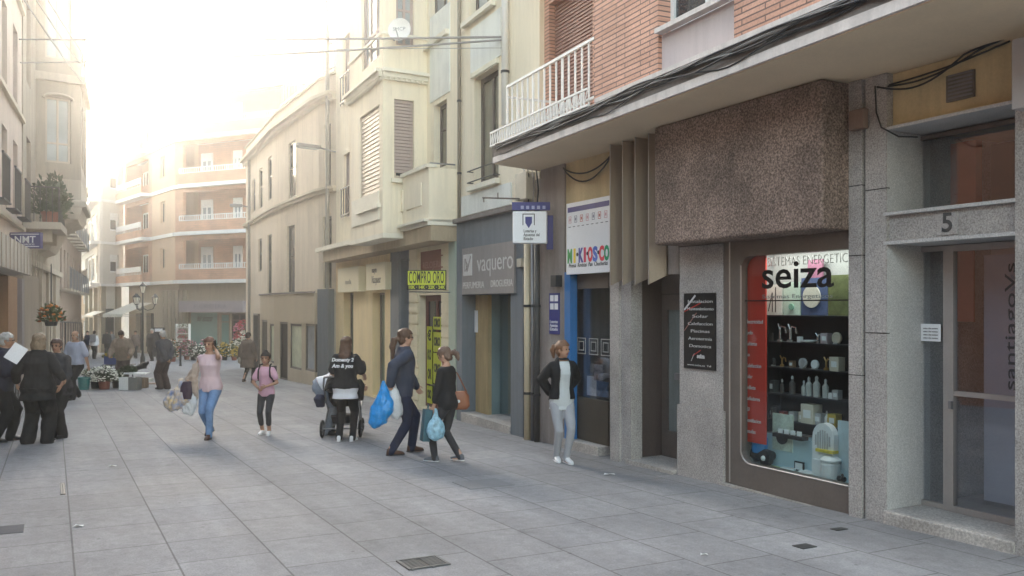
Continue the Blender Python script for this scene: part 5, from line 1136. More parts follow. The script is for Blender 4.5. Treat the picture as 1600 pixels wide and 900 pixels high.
# ============================================================ left side of the street
m_lp = M('pinkish_render', (.56, .46, .39), .85, .12, scale=.9, streak=True)
m_l2 = M('brown_grey_stone', (.38, .32, .25), .85, .2, scale=1.2, streak=True)
m_l2l = M('pale_stone', (.48, .42, .34), .85, .15, scale=1.2, streak=True)
sE = FL.s(34)                                       # party wall between the two left houses
zfa0, zfa1 = FL.z(0, 427), FL.z(0, 383)
lh = empty('pink_house', FL.P(0, 0, -.5), 'pinkish rendered house at the left edge with a dark shopfront under a pale fascia', 'building')
up_h = []
for k_ in range(-3, 3):
    s_ = sE - 1.5 - k_ * 0 + (k_ - 2) * 2.2
    for z in (4.2, 7.2, 10.2): up_h.append((s_ - .5, s_ + .5, z, z + 1.9))
b = MB(); b.wall(FL, -11, sE, zfa1 + .05, 15.5, up_h, t=.3); b.build('wall', m_lp, lh)
b = MB(); b.fb(FL, -11, sE, -9, -1.2, -1.5, 15.5); b.build('body_wall', m_lp, lh)
for h in up_h: window(FL, *h, -.12, lh, m_brf, m_pane, mull=1, fw=.07)
b = MB()
for z in (4.0, 7.0, 10.0, 13.2): b.fb(FL, -11, sE, 0, .1, z - .12, z - .02)
b.fb(FL, -11, sE, -.2, .35, 15.5, 15.8); b.build('string_course', MATS['beige_trim'], lh)
b = MB()
for h in up_h:
    if abs(h[2] - 4.2) > .1: continue
    for i in range(8): c_ = h[0] - .1 + 1.2 * i / 7; b.fb(FL, c_ - .01, c_ + .01, .28, .3, h[2] - .1, h[2] + .85)
    b.fb(FL, h[0] - .12, h[1] + .12, .27, .31, h[2] + .85, h[2] + .89); b.fb(FL, h[0] - .12, h[1] + .12, .1, .32, h[2] - .14, h[2] - .1)
b.build('balcony_railing', m_dark, lh)
b = MB(); b.fb(FL, -8, FL.s(49, .5), .0, .5, zfa0, zfa1); b.build('shop_fascia', M('pale_fascia', (.47, .42, .37), .7, .12, streak=True), lh)
b = MB()
for k_ in range(20): b.fb(FL, -8 + .65 * k_, -8 + .65 * k_ + .03, .5, .515, zfa0, zfa1)
b.build('fascia_ribs', m_l2, lh)
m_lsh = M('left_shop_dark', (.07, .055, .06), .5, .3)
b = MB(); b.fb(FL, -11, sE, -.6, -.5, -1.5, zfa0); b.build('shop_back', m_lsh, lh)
b = MB(); b.fb(FL, FL.s(13), FL.s(27), -.5, .0, -1.5, zfa0 - .003); b.fb(FL, -4.5, -3.5, -.5, 0, -1.5, zfa0 - .003); b.build('orange_pillar', M('orange_stone', (.40, .24, .14), .7, .12, streak=True), lh)
b = MB(); b.fb(FL, FL.s(31), FL.s(35), -.5, .05, -1.5, zfa0 - .003); b.fb(FL, FL.s(40), sE + 1.2, -.5, .02, -1.5, zfa0 + .3) ; b.build('grey_pillar', M('mauve_pillar', (.34, .30, .29), .7, .1, streak=True), lh)
b = MB(); b.fb(FL, FL.s(-40), FL.s(10), -.35, -.3, -.6, zfa0 - .1); b.build('pane', M('left_glass', (.16, .19, .20), .1, .4, scale=.7, bump=0, spec=.8), lh)
lw_ = empty('low_house', FL.P(-20, 0, -.2), 'low reddish house across the street from the glass door, outside the left of the frame', 'building')
lhh = [(-30 + 2.6 * i, -28.6 + 2.6 * i, z, z + 1.6) for i in range(7) for z in (.9, 3.9)]
b = MB(); b.wall(FL, -31, -11.1, -1, 6.6, lhh, t=.3); b.build('wall', M('red_ochre', (.45, .24, .16), .85, .15), lw_); b = MB(); b.fb(FL, -31, -11.1, -8, -.8, -1, 6.6); b.build('body_wall', m_lp, lw_)
for h in lhh: window(FL, *h, -.12, lw_, m_white, m_pane, mull=1, fw=.08)
# projecting shop sign
Ys = 21.5; a_, c_ = px(15, 388, Ys), px(63, 363, Ys)
ms = empty('projecting_sign', ((a_.x + c_.x) / 2, Ys, a_.z), 'indigo projecting shop sign with two white lines at the left edge', 'sign')
b = MB(); b.box(((a_.x + c_.x) / 2, Ys + .06, (a_.z + c_.z) / 2), (c_.x - a_.x, .12, c_.z - a_.z)); b.build('sign_box', M('indigo', (.075, .07, .19), .5, .05), ms)
b = MB()
for k_ in (.09, .86): b.box(((a_.x + c_.x) / 2, Ys - .003, a_.z + (c_.z - a_.z) * k_ + .01), ((c_.x - a_.x) * .92, .006, .018))
b.build('white_lines', m_paper, ms)
text('NMT', ((a_.x + c_.x) / 2, Ys - .004, a_.z + (c_.z - a_.z) * .53), X_, UP, .24, m_paper, ms, width=.52, bold=.003)
text('ABOGADOS', ((a_.x + c_.x) / 2, Ys - .004, a_.z + (c_.z - a_.z) * .24), X_, UP, .06, m_paper, ms, width=.48)
b = MB(); b.tube([(a_.x - .6, Ys + .06, c_.z - .05), (a_.x, Ys + .06, c_.z - .05)], .02, 6); b.build('bracket', m_metal, ms)
# ornate stone house
lo2 = empty('stone_bay_house', FL.P(sE + 6, 0, -.9), 'ornate brown stone house with a heavy corbelled bay over the left side of the street', 'building')
sE2 = FL.s(92)
dh = [(FL.s(61), FL.s(66), -2, 2.2), (FL.s(72), FL.s(78), -2, 2.0), (FL.s(83), FL.s(87), -2, 2.0)]
uh = [(sE + .9, sE + 2.1, z, z + 2.4) for z in (4.3, 8.3, 12)]
b = MB(); b.wall(FL, sE + .01, sE2, -2, 16.5, dh + uh, n=.03, t=.35); b.build('wall', m_l2, lo2)
b = MB(); b.fb(FL, sE + .01, sE2, -9, -1.0, -2, 16.5); b.build('body_wall', m_l2, lo2)
for h in uh: window(FL, *h, -.1, lo2, m_brf, m_pane, mull=1, fw=.08)
for h in dh: window(FL, *h, -.2, lo2, m_brf, m_pane, mull=0, fw=.08)
b = MB()
for h in dh: b.fb(FL, h[0] - .35, h[0] - .05, .03, .12, -2, 3.0)
b.fb(FL, sE, sE2, .03, .16, 3.0, 3.2); b.build('pilaster', m_l2l, lo2)
# bay with stepped, curved corbel underneath
nb2 = 1.25; bs0 = FL.s(66); bs1 = FL.s(100, 0)
bs0 = sE + 3.6; bs1 = bs0 + 4.6
zb_ = FL.z(135, 345, nb2) if False else 5.1
prof = [(.03, 3.5), (.35, 3.62), (.5, 3.9), (.62, 4.25), (.9, 4.5), (1.2, 4.62), (1.3, 4.8), (1.32, 5.0), (1.45, 5.05), (1.45, 5.2), (1.3, 5.25), (1.3, 5.9)]
b = MB()
ring = []
for n_, z in prof: k_ = (n_ / 1.3); ring.append([FL.P(bs0 + .9 - .9 * min(k_, 1.05), 0, z), FL.P(bs0 + .9 - .9 * min(k_, 1.05) + .35 * k_, n_, z), FL.P(bs1 - .9 + .9 * min(k_, 1.05) - .35 * k_, n_, z), FL.P(bs1 - .9 + .9 * min(k_, 1.05), 0, z)])
for r0_, r1_ in zip(ring, ring[1:]): b.add(r0_ + r1_, [(0, 1, 5, 4), (1, 2, 6, 5), (2, 3, 7, 6)])
b.add(ring[0], [(0, 3, 2, 1)]); b.add(ring[-1], [(0, 1, 2, 3)]); b.build('corbel', m_l2l, lo2)
for z0_b, z1_b in ((5.9, 9.0), (9.25, 12.4), (12.65, 15.8)):
    A_, B_, C_, D_ = FL.P(bs0, 0, 0), FL.P(bs0 + .35, 1.3, 0), FL.P(bs1 - .35, 1.3, 0), FL.P(bs1, 0, 0)
    f1 = F(A_.x, A_.y, B_.x - A_.x, B_.y - A_.y, -1); f2 = F(B_.x, B_.y, C_.x - B_.x, C_.y - B_.y, -1); l1 = (B_ - A_).length; l2 = (C_ - B_).length
    b = MB(); b.wall(f1, 0, l1, z0_b, z1_b, [(.3, l1 - .3, z0_b + .5, z1_b - .5)], t=.2); b.wall(f2, 0, l2, z0_b, z1_b, [(.5, 1.7, z0_b + .5, z1_b - .5), (2.2, 3.4, z0_b + .5, z1_b - .5)], t=.2); b.build('bay_wall', m_l2, lo2)
    window(f1, .3, l1 - .3, z0_b + .5, z1_b - .5, -.08, lo2, m_l2l, m_paneb, mull=1, trans=.3, fw=.07); window(f2, .5, 1.7, z0_b + .5, z1_b - .5, -.08, lo2, m_l2l, m_pane, mull=1, fw=.07); window(f2, 2.2, 3.4, z0_b + .5, z1_b - .5, -.08, lo2, m_l2l, m_pane, mull=1, fw=.07)
    b = MB(); b.prism([tuple(x)[:2] for x in (A_ - f2.d * .1, B_ + f2.n * .15 - f2.d * .15, C_ + f2.n * .15, D_)], z1_b + .0, z1_b + .25); b.build('bay_cornice', m_l2l, lo2)
    # arch over the end window
    b = MB(); c0 = l1 / 2; r_ = (l1 - .6) / 2 + .06; pts = [f1.P(c0 - r_ * math.cos(a), .03, z1_b - .55 + r_ * .35 * math.sin(a)) for a in [math.pi * i / 8 for i in range(9)]]; b.tube(pts, .05, 6); b.build('arch_moulding', m_l2l, lo2)
# balcony of the ornate house and its plants
bz = 4.25
b = MB(); b.fb(FL, sE + .4, sE + 3.0, .03, .95, bz - .25, bz - .05); b.fb(FL, sE + .7, sE + .9, .03, .7, bz - .6, bz - .25); b.fb(FL, sE + 2.4, sE + 2.6, .03, .7, bz - .6, bz - .25); b.build('balcony_slab', m_l2l, lo2)
b = MB()
for i in range(16): c_ = sE + .45 + 2.5 * i / 15; b.tube([FL.P(c_, .88, bz - .05), FL.P(c_, .88, bz + .95)], .012, 5)
for i in range(6): c_ = .1 + .78 * i / 5; b.tube([FL.P(sE + .45, c_, bz - .05), FL.P(sE + .45, c_, bz + .95)], .012, 5)
b.tube([FL.P(sE + .45, .05, bz + .95), FL.P(sE + .45, .88, bz + .95), FL.P(sE + 2.95, .88, bz + .95)], .02, 5); b.build('balcony_railing', m_dark, lo2)
# small old house farther, with little balconies, and what closes the street
l3 = empty('narrow_old_house', FL.P(sE2 + 6, 0, -1.3), 'narrow pinkish house with small iron balconies, beyond the stone bay house', 'building')
s30, s31 = sE2 + .05, sE2 + 24
hh = [(s30 + 1.2 + 2.6 * i, s30 + 2.2 + 2.6 * i, z, z + 2.0) for i in range(8) for z in (-1.6, 2.6, 5.4)]
hh = [(a, b_, c if c > 0 else -1.6, d if c > 0 else 1.0) for a, b_, c, d in hh]
m_l3 = M('old_pink_render', (.38, .29, .23), .85, .15, scale=.8)
b = MB(); b.wall(FL, s30, s31, -3, 9.2, hh, n=-.2, t=.3); b.build('wall', m_l3, l3)
b = MB(); b.fb(FL, s30, s31, -8, -.9, -3, 9.2); b.build('body_wall', m_l3, l3)
b = MB(); b.fb(FL, s30, s31, -.6, .2, 9.2, 9.5); b.build('eaves', m_l2l, l3)
for h in hh: window(FL, *h, -.3, l3, m_white if h[2] > 0 else m_brf, m_pane, mull=1, fw=.08)
for h in hh:
    if h[2] > 0:
        MB().fb(FL, h[0] - .2, h[1] + .2, -.2, .4, h[2] - .12, h[2] - .02).build('balcony_floor', m_l2l, l3); b = MB()
        for i in range(9): c_ = h[0] - .2 + (h[1] - h[0] + .4) * i / 8; b.fb(FL, c_ - .015, c_ + .015, .36, .39, h[2] - .02, h[2] + .9)
        b.fb(FL, h[0] - .2, h[1] + .2, .35, .4, h[2] + .9, h[2] + .94); b.build('balcony_rail', m_metal, l3)
end = empty('distant_house', px(105, 520, 92), 'dim pale house closing the far end of the narrow street', 'building')
fe = F(-60, 95, 1, -.15, -1)
hh = [(2 + 3 * i, 3.2 + 3 * i, z, z + 1.7) for i in range(11) for z in (-1.5, 2, 5, 8)]
b = MB(); b.wall(fe, 0, 34, -4, 11, hh, t=.3); b.build('wall', m_orc, end); b = MB(); b.fb(fe, 0, 34, -8, -.5, -4, 11); b.build('body_wall', m_orc, end)
for h in hh: window(fe, *h, -.1, end, m_white, m_pane, mull=1, fw=.1)
# wires over the street
def span(p, q, sag, r, label, group, mat=m_cab):
    pts = [p.lerp(q, t / 24) - UP * (4 * sag * (t / 24) * (1 - t / 24)) for t in range(25)]
    cable('overhead_wire', pts, r, mat, label, group)
gA = FB.P(FB.s(784, .05), .05, FB.z(784, 61))
span(gA, px(-260, 55, 30), .1, .022, 'upper of two thick wires crossing the street from the pale wall', 'wires crossing over the street', m_cabg)
span(gA - UP * .05, px(-240, 92, 30), .25, .02, 'lower of two thick wires crossing the street from the pale wall', 'wires crossing over the street', m_cabg)
span(FB.P(FB.s(790, .05), .05, FB.z(790, 78)), px(380, 78, 25), .0, .007, 'thin wire sagging below the two thick ones near the satellite dish', 'wires crossing over the street', m_cabg)
for i in range(3):
    span(FL.P(-9, .3, 7.9 + i * .35), FL.P(sE + 5, 1.4, 9.2 + i * .5 ), .12, .018, ['lowest wire along the pinkish facade at the top left', 'middle wire along the pinkish facade at the top left', 'highest wire along the pinkish facade at the top left'][i], 'wires along the left facade', m_cabg)
# ============================================================ people
def skin_mat(name, col): return M(name, col, .55, .08, scale=6, bump=.05)
m_skin = skin_mat('skin', (.52, .31, .22)); m_skint = skin_mat('tanned_skin', (.42, .24, .16))
m_eye = M('eye_dark', (.03, .02, .018), .2); m_lip = M('lips', (.36, .13, .11), .5)
def cloth(name, col, rough=.9, var=.3): return M('cloth_' + name, col, rough, var, scale=7, bump=.4, fine=160)
def hairm(name, col): return M('hair_' + name, col, .55, .35, scale=14, bump=.6, fine=90)
def solid(mb, voxel, amp=0, freq=6.0, seed=0, smooth=2, cut=None, thick=0):
    """fuse overlapping shapes into one skin, wrinkle it, and return a mesh"""
    me = bpy.data.meshes.new('tmp'); me.from_pydata(mb.v, [], mb.f); me.update()
    o = bpy.data.objects.new('tmp', me); TMP.collection.objects.link(o)
    r = o.modifiers.new('r', 'REMESH'); r.mode = 'VOXEL'; r.voxel_size = voxel
    if smooth: s_ = o.modifiers.new('s', 'SMOOTH'); s_.factor = .5; s_.iterations = smooth
    vl = TMP.view_layers[0]; vl.update(); out = bpy.data.meshes.new_from_object(o.evaluated_get(vl.depsgraph))
    TMP.collection.objects.unlink(o); bpy.data.objects.remove(o); bpy.data.meshes.remove(me)
    if amp:
        nrm = [v.normal.copy() for v in out.vertices]; of = Vector((seed * 3.1, seed * 1.7, seed))
        for v, nn in zip(out.vertices, nrm):
            p = v.co; q = Vector((p.x * freq, p.y * freq, p.z * freq * .55)) + of
            k = noise.noise(q) + .5 * noise.noise(q * 2.3); v.co = p + nn * (amp * k)
    out.polygons.foreach_set('use_smooth', [True] * len(out.polygons)); out.update()
    return out
def ik(a, c, l1, l2, pole):
    """middle joint between a and c"""
    d = c - a; L_ = d.length; mx = (l1 + l2) * .999
    if L_ > mx: c = a + d * (mx / L_); d = c - a; L_ = mx
    u = d / L_; x = (l1 * l1 - l2 * l2 + L_ * L_) / (2 * L_); h = math.sqrt(max(0, l1 * l1 - x * x)); p = Vector(pole); p = p - u * p.dot(u)
    p = p.normalized() if p.length > 1e-6 else Vector((0, 1, 0)); return a + u * x + p * h, c
def person(at, face, H, label, o, group=None, vox=.013):
    """at: ground point; face: heading in degrees (0 = away from the camera, 90 = left, 180 = towards it); o: pose and clothes"""
    k = H / 1.72; g = o.get; fem = g('fem', True); fat = g('fat', 1.0); lean = R(g('lean', 2)); seed = random.random() * 50
    root = empty('person', at, label, 'person', group, rz=R(face))
    V = Vector; side = g('side', 0)
    feet = g('feet', ((-.10, .02), (.10, -.02))); lift = g('lift', (0, 0))
    hipz = g('hip', .90) * k; pel = V((side, g('hipy', 0), hipz))
    up = V((math.sin(R(g('tilt', 0))), math.sin(lean), math.cos(lean))).normalized(); fw = V((0, math.cos(lean), -math.sin(lean))); rx = V((1, 0, 0)); tw = R(g('twist', 0))
    rxs = V((math.cos(tw), math.sin(tw), 0)); fws = (up.cross(rxs)).normalized() * 1.0
    if fws.y < 0 and abs(tw) < 1.5: fws = -fws
    sh = pel + up * .50 * k; nk = pel + up * .575 * k; hw = (.140 if fem else .168) * k; 
    hd = nk + up * .115 * k + fw * (.02 + g('chin', 0) * .03)
    ht = R(g('head', 0)); hf = V((-math.sin(ht), math.cos(ht), 0)); nod = R(g('nod', 0)); hup = (up * math.cos(nod) * 1.0 + hf * math.sin(nod)); hup.normalize(); hf = (hf - hup * hf.dot(hup)).normalized(); hr = hf.cross(hup)
    hips = [pel + rx * sx * .085 * k * (1.08 if fem else 1) - up * .02 for sx in (-1, 1)]
    ank = []; knee = []
    for i in (0, 1):
        a = V((feet[i][0] * k + side * 0, feet[i][1], (.085 + lift[i]) * k)); kn, a2 = ik(hips[i], a, .43 * k, .42 * k, (0.05 * (i * 2 - 1), 1, 0)); ank.append(a2); knee.append(kn)
    shs = [sh + rxs * sx * hw * (1 + (fat - 1) * .35) - up * .035 for sx in (-1, 1)]
    hands = g('hands', ((-.24, .04, .80), (.24, .04, .80))); hp = []; el = []
    for i in (0, 1):
        h = V(hands[i]) * k; h.x += side; pole = g('elbow', ((-.4, -1, -.2), (.4, -1, -.2)))[i]; e_, h2 = ik(shs[i], h, .285 * k, .25 * k, pole); el.append(e_); hp.append(h2)
    # torso profile: height up the spine, half width, half depth, forward shift
    if fem: prof = [(-.10, .155, .105, -.01), (-.02, .172, .120, -.012), (.06, .160, .112, -.005), (.16, .130, .095, 0), (.26, .132, .10, .005), (.36, .148, .118, .018), (.44, .158, .105, .008), (.495, .140, .082, 0), (.535, .088, .065, 0), (.58, .055, .055, 0)]
    else: prof = [(-.10, .150, .105, 0), (-.02, .160, .115, 0), (.06, .155, .112, .004), (.16, .150, .110, .006), (.26, .155, .112, .006), (.36, .170, .118, .006), (.44, .180, .112, 0), (.495, .160, .085, 0), (.535, .10, .07, 0), (.58, .062, .062, 0)]
    def tor(b, z0=-.12, z1=.6, ex=0., mul=1., flare=0.):
        rr = []
        for z, wx, wy, fy in prof:
            if z < z0 - .03 or z > z1 + .03: continue
            t = max(0, min(1, (z - .1) / .3)); X = (rx * (1 - t) + rxs * t); Fw = X.cross(up) * -1; Fw = up.cross(X).normalized(); ft = 1 + (fat - 1) * (1 if z < .42 else .35)
            rr.append((pel + up * z * k + Fw * fy * k, X * (wx * k * ft * mul + ex), Fw * (wy * k * (ft ** 1.3) * mul + ex)))
        if flare:
            c, X, Y = rr[0]; rr = [(c - up * flare * k + V((0, g('coaty', 0), 0)), X * 1.12, Y * 1.15), (c - up * flare * .5 * k, X * 1.06, Y * 1.08)] + rr
        b.loft(rr, k=20, p=2.3)
    def limb(b, pts, rs, ex=0, ka=12):
        P_ = []; R_ = []
        for i in range(len(pts) - 1):
            n_ = 5
            for j in range(n_): t = j / n_; P_.append(pts[i].lerp(pts[i + 1], t)); R_.append(rs[i] + (rs[i + 1] - rs[i]) * t + ex)
        P_.append(pts[-1]); R_.append(rs[-1] + ex); b.tube(P_, R_, ka)
        b.ell(pts[0], R_[0], 10, 6); b.ell(pts[-1], R_[-1], 10, 6)
        if len(pts) > 2: b.ell(pts[1], rs[1] + ex, 10, 6)
    fk = k * (1 + (fat - 1) * .8)
    legr = [.085 * fk, .056 * fk, .040 * k] if fem else [.086 * fk, .060 * fk, .044 * k]
    fa = k * (1 + (fat - 1) * .45); armr = [.044 * fa, .037 * fa, .026 * k] if fem else [.051 * fa, .043 * fa, .031 * k]
    def legpts(i): return [hips[i] - up * .05 * k, knee[i], ank[i]]
    # ---- body
    b = MB(); tor(b)
    for i in (0, 1): limb(b, legpts(i), legr); limb(b, [shs[i], el[i], hp[i]], armr)
    b.tube([nk - up * .04 * k, nk.lerp(hd, .5), hd - hup * .03 * k], [.058 * k, .050 * k, .052 * k], 12)
    for i in (0, 1): b.tube([ank[i] + V((0, -.02, -.03)) * k, ank[i] + V((0, .08, -.06)) * k, ank[i] + V((0, .13, -.065)) * k], [.035 * k, .032 * k, .025 * k], 8)
    m3 = Matrix((hr, hf, hup)).transposed()
    HS = k * g('headk', 1.0)
    b.ell(hd + hup * .035 * HS - hf * .008 * HS, (.076 * HS, .095 * HS, .092 * HS), 18, 12, m3); b.ell(hd - hup * .035 * HS + hf * .016 * HS, (.060 * HS, .070 * HS, .078 * HS), 16, 10, m3)
    b.ell(hd - hup * .088 * HS + hf * .05 * HS, (.028 * HS, .025 * HS, .022 * HS), 10, 6, m3)
    b.tube([hd + hup * .02 * HS + hf * .080 * HS, hd - hup * .022 * HS + hf * .104 * HS], [.010 * HS, .017 * HS], 8)
    for sx in (-1, 1): b.ell(hd + hr * sx * .078 * HS - hup * .008 * HS - hf * .008 * HS, (.010 * HS, .020 * HS, .032 * HS), 10, 6, m3)
    me = solid(b, vox * .8, smooth=2)
    # hands: palm, four unequal fingers, thumb
    hb = MB(); curl = g('curl', (.6, .6))
    for i in (0, 1):
        sx = 1 if i else -1; d = (hp[i] - el[i]).normalized(); d = (d + V(g('handdir', ((0, 0, -.0), (0, 0, -.0)))[i])).normalized()
        inn = V((-sx, 0, 0)); inn = (inn - d * inn.dot(d)).normalized(); fwd = d.cross(inn) * (1 if sx < 0 else -1)
        if fwd.y < 0: fwd = -fwd
        w0_ = hp[i]; hb.loft([(w0_ - d * .02 * k, fwd * .024 * k, inn * .019 * k), (w0_ + d * .03 * k, fwd * .036 * k, inn * .016 * k), (w0_ + d * .08 * k, fwd * .040 * k, inn * .013 * k), (w0_ + d * .09 * k, fwd * .036 * k, inn * .010 * k)], k=10)
        c_ = curl[i]
        for j, (off, ln) in enumerate(((.030, .070), (.010, .078), (-.010, .073), (-.028, .058))):
            p0 = w0_ + d * .082 * k + fwd * off * k; a1 = c_ * .7; p1 = p0 + (d * math.cos(a1) + inn * math.sin(a1)) * ln * .5 * k; a2 = c_ * 1.9; p2 = p1 + (d * math.cos(a2) + inn * math.sin(a2)) * ln * .5 * k
            hb.tube([p0, p1, p2], [.0095 * k, .0085 * k, .007 * k], 6)
        p0 = w0_ + d * .025 * k + fwd * .03 * k; p1 = p0 + (d * .6 + fwd * .7 + inn * .2).normalized() * .035 * k; p2 = p1 + (d * .9 + fwd * .2 + inn * .35).normalized() * .03 * k; hb.tube([p0, p1, p2], [.012 * k, .010 * k, .008 * k], 6)
    n0 = len(me.vertices); vs_ = [v.co.copy() for v in me.vertices] + hb.v; fs_ = [tuple(p.vertices) for p in me.polygons] + [tuple(i + n0 for i in f) for f in hb.f]
    body = bpy.data.meshes.new('person_body'); body.from_pydata(vs_, [], fs_); body.polygons.foreach_set('use_smooth', [True] * len(fs_)); bpy.data.meshes.remove(me)
    sk = g('skin', m_skin); body.materials.append(sk); body.materials.append(m_lip)
    mouth = hd - hup * .052 * HS + hf * .083 * HS
    for p in body.polygons:
        c = p.center - mouth
        if abs(c.dot(hup)) < .010 * HS and abs(c.dot(hr)) < .026 * HS and c.dot(hf) > -.03: p.material_index = 1
    bo = bpy.data.objects.new('body', body); COL.objects.link(bo); bo.parent = root
    for sx in (-1, 1):
        e = MB(); e.ell(hd + hup * .012 * HS + hf * .084 * HS + hr * sx * .031 * HS, (.015 * HS, .009 * HS, .009 * HS), 8, 6, m3); e.build('eye', m_eye, root, local=True, smooth=True)
        e = MB(); e.tube([hd + hup * .032 * HS + hf * .089 * HS + hr * sx * .012 * HS, hd + hup * .038 * HS + hf * .080 * HS + hr * sx * .05 * HS], .0035 * HS, 5); e.build('eyebrow', g('hairm'), root, local=True)
    def addm(mesh, name, mat):
        mesh.materials.clear(); mesh.materials.append(mat); q = bpy.data.objects.new(name, mesh); COL.objects.link(q); q.parent = root; return q
    # ---- trousers
    if g('legs'):
        ex = g('legex', .012); ln = g('leglen', 1.0); b = MB(); tor(b, -.12, .02, ex + .002)
        for i in (0, 1):
            h_, kn, an = legpts(i); end = kn.lerp(an, (ln - .5) * 2) if ln < 1 else an + V((0, -.005, -.035)) * k
            rr = [legr[0] + .004, legr[1] + .004, (legr[2] if ln == 1 else legr[1] + (legr[2] - legr[1]) * (ln - .5) * 2) + g('hem', .006)]
            limb(b, [h_, kn, end], rr, ex)
        addm(solid(b, vox, min(.014, ex * .8 + .001), 10, seed), 'trousers', g('legs'))
    # ---- shirt / jacket
    def garment(mat, name, ex, z0, sleeve, flare=0, openf=0, z1=.545, wr=.010, hood=0):
        b = MB(); tor(b, z0, z1, ex, flare=flare)
        for i in (0, 1):
            if sleeve <= 0: b.ell(shs[i], armr[0] + ex + .004, 10, 8); continue
            if sleeve < .55: end = shs[i].lerp(el[i], sleeve * 2); limb(b, [shs[i], end], [armr[0] + .006, armr[1] + .014], ex)
            else:
                wr_ = el[i].lerp(hp[i], (sleeve - .5) * 2 - .02); limb(b, [shs[i], el[i], wr_], [armr[0] + .006, armr[1] + .005, armr[2] + .008], ex)
        me = solid(b, vox, wr, 8, seed + len(name))
        if openf:
            bm_ = __import__('bmesh').new(); bm_.from_mesh(me); hz = .42
            kill = [f for f in bm_.faces if (lambda c: (c - pel).dot(rxs) and abs((c - pel).dot(rxs)) < openf * (1.0 + .6 * max(0, (.30 * k - (c - pel).dot(up)))) and (c - pel).dot(fws) > .02 and (c - pel).dot(up) < .56 * k)(f.calc_center_median())]
            kill += [f for f in bm_.faces if (f.calc_center_median() - pel).dot(up) < (z0 + .005) * k and abs((f.calc_center_median() - pel).dot(rxs)) < .19 * k]
            __import__('bmesh').ops.delete(bm_, geom=list(set(kill)), context='FACES'); bm_.to_mesh(me); bm_.free()
            q = addm(me, name, mat); so_ = q.modifiers.new('thickness', 'SOLIDIFY'); so_.thickness = .008; so_.offset = -1; return q
        return addm(me, name, mat)
    if g('top'): garment(g('top'), 'shirt', max(g('topex', .012), g('legex', .012) + .010 if g('topflare', 0) or not g('coat') else 0), g('topz', -.08), g('topsl', 0), flare=g('topflare', 0), wr=g('topwr', .006 if g('coat') else .012))
    if g('coat'): garment(g('coat'), g('coatname', 'jacket'), max(g('coatex', .024), g('topex', .012) + .014 if g('top') else 0), g('coatz', -.10), g('coatsl', 1), flare=g('flare', 0), openf=g('open', 0), z1=.56, wr=g('coatwr', .012))
    # ---- shoes
    for i in (0, 1):
        a = ank[i]; pitch = g('toe', (0, 0))[i]; yaw = R(g('foot', (8, -8))[i]); f_ = V((-math.sin(yaw), math.cos(yaw), -pitch)).normalized(); s_ = V((math.cos(yaw), math.sin(yaw), 0)); u_ = s_.cross(f_)
        base = a - u_ * .078 * k; b = MB(); rr = []
        for t, wx, hh in ((-.065, .022, .02), (-.055, .033, .045), (-.02, .036, .055), (.03, .036, .048), (.08, .043, .033), (.13, .042, .026), (.165, .030, .02), (.178, .015, .012)): rr.append((base + f_ * t * k + u_ * hh * k, s_ * wx * k, u_ * hh * k))
        b.loft(rr, k=14, p=2.6); b.tube([a - u_ * .03 * k, a + u_ * .01 * k], [.042 * k, .040 * k], 12)
        sh_ = addm(solid(b, .009, 0), 'shoe', g('shoe', m_black))
        b = MB(); rr = [(base + f_ * t * k + u_ * .007 * k, s_ * wx * k, u_ * .009 * k) for t, wx in ((-.07, .02), (-.055, .036), (.03, .038), (.09, .046), (.14, .044), (.182, .016))]; b.loft(rr, k=12, p=3); q = b.build('sole', g('sole', m_dark), sh_, local=True)
        if g('laces'):
            b = MB(); [b.tube([base + f_ * t * k + u_ * (.098 - t * .3) * k - s_ * .022, base + f_ * t * k + u_ * (.098 - t * .3) * k + s_ * .022], .003, 4) for t in (.03, .05, .07, .09)]; b.build('laces', g('laces'), sh_, local=True)
    # ---- hair
    st = g('hair', 'short'); hm = g('hairm')
    if st:
        b = MB(); cap = hd + hup * .048 * HS - hf * .012 * HS
        if st == 'balding':
            b.loft([(hd + hup * z * HS - hf * .022 * HS, hr * r_ * HS, hf * (r_ + .012) * HS) for z, r_ in ((-.055, .060), (-.02, .078), (.025, .083), (.045, .074))], k=18)
        else:
            b.ell(cap, (.092 * HS, .108 * HS, .093 * HS), 18, 12, m3); b.ell(hd - hf * .045 * HS - hup * .015 * HS, (.078 * HS, .062 * HS, .085 * HS), 16, 10, m3)
        if st in ('bob',):
            b.ell(hd - hf * .03 * HS - hup * .045 * HS, (.112 * HS, .088 * HS, .14 * HS), 18, 12, m3); b.ell(cap + hup * .005, (.098 * HS, .108 * HS, .088 * HS), 16, 10, m3)
        if st == 'long':
            L_ = g('hairlen', .32); b.loft([(hd + hup * .04 * HS - hf * .03 * HS, hr * .09 * HS, hf * .08 * HS), (hd - hup * .08 * HS - hf * .05 * HS, hr * .098 * HS, hf * .065 * HS), (nk - hup * .06 - hf * .085 * k, hr * .105 * HS, hf * .05 * HS), (nk - up * L_ * .6 * k - fws * .10 * k, hr * .09 * HS, hf * .035 * HS), (nk - up * L_ * k - fws * .11 * k, hr * .045 * HS, hf * .02 * HS)], k=16)
        if st in ('ponytail', 'pony'):
            p0 = hd + hup * g('ponyz', .03) * HS - hf * .10 * HS; L_ = g('hairlen', .25); b.tube([p0, p0 - hf * .05 * HS - hup * .01, p0 - hf * .08 * HS - hup * L_ * .4 * k, p0 - hf * .065 * HS - hup * L_ * k], [.026 * HS, .046 * HS, .044 * HS, .014 * HS], 10)
        if st == 'bun': b.ell(hd + hup * .135 * HS - hf * .02 * HS, (.045 * HS, .045 * HS, .038 * HS), 12, 8, m3)
        me = solid(b, .010, .010, 26, seed, smooth=1)
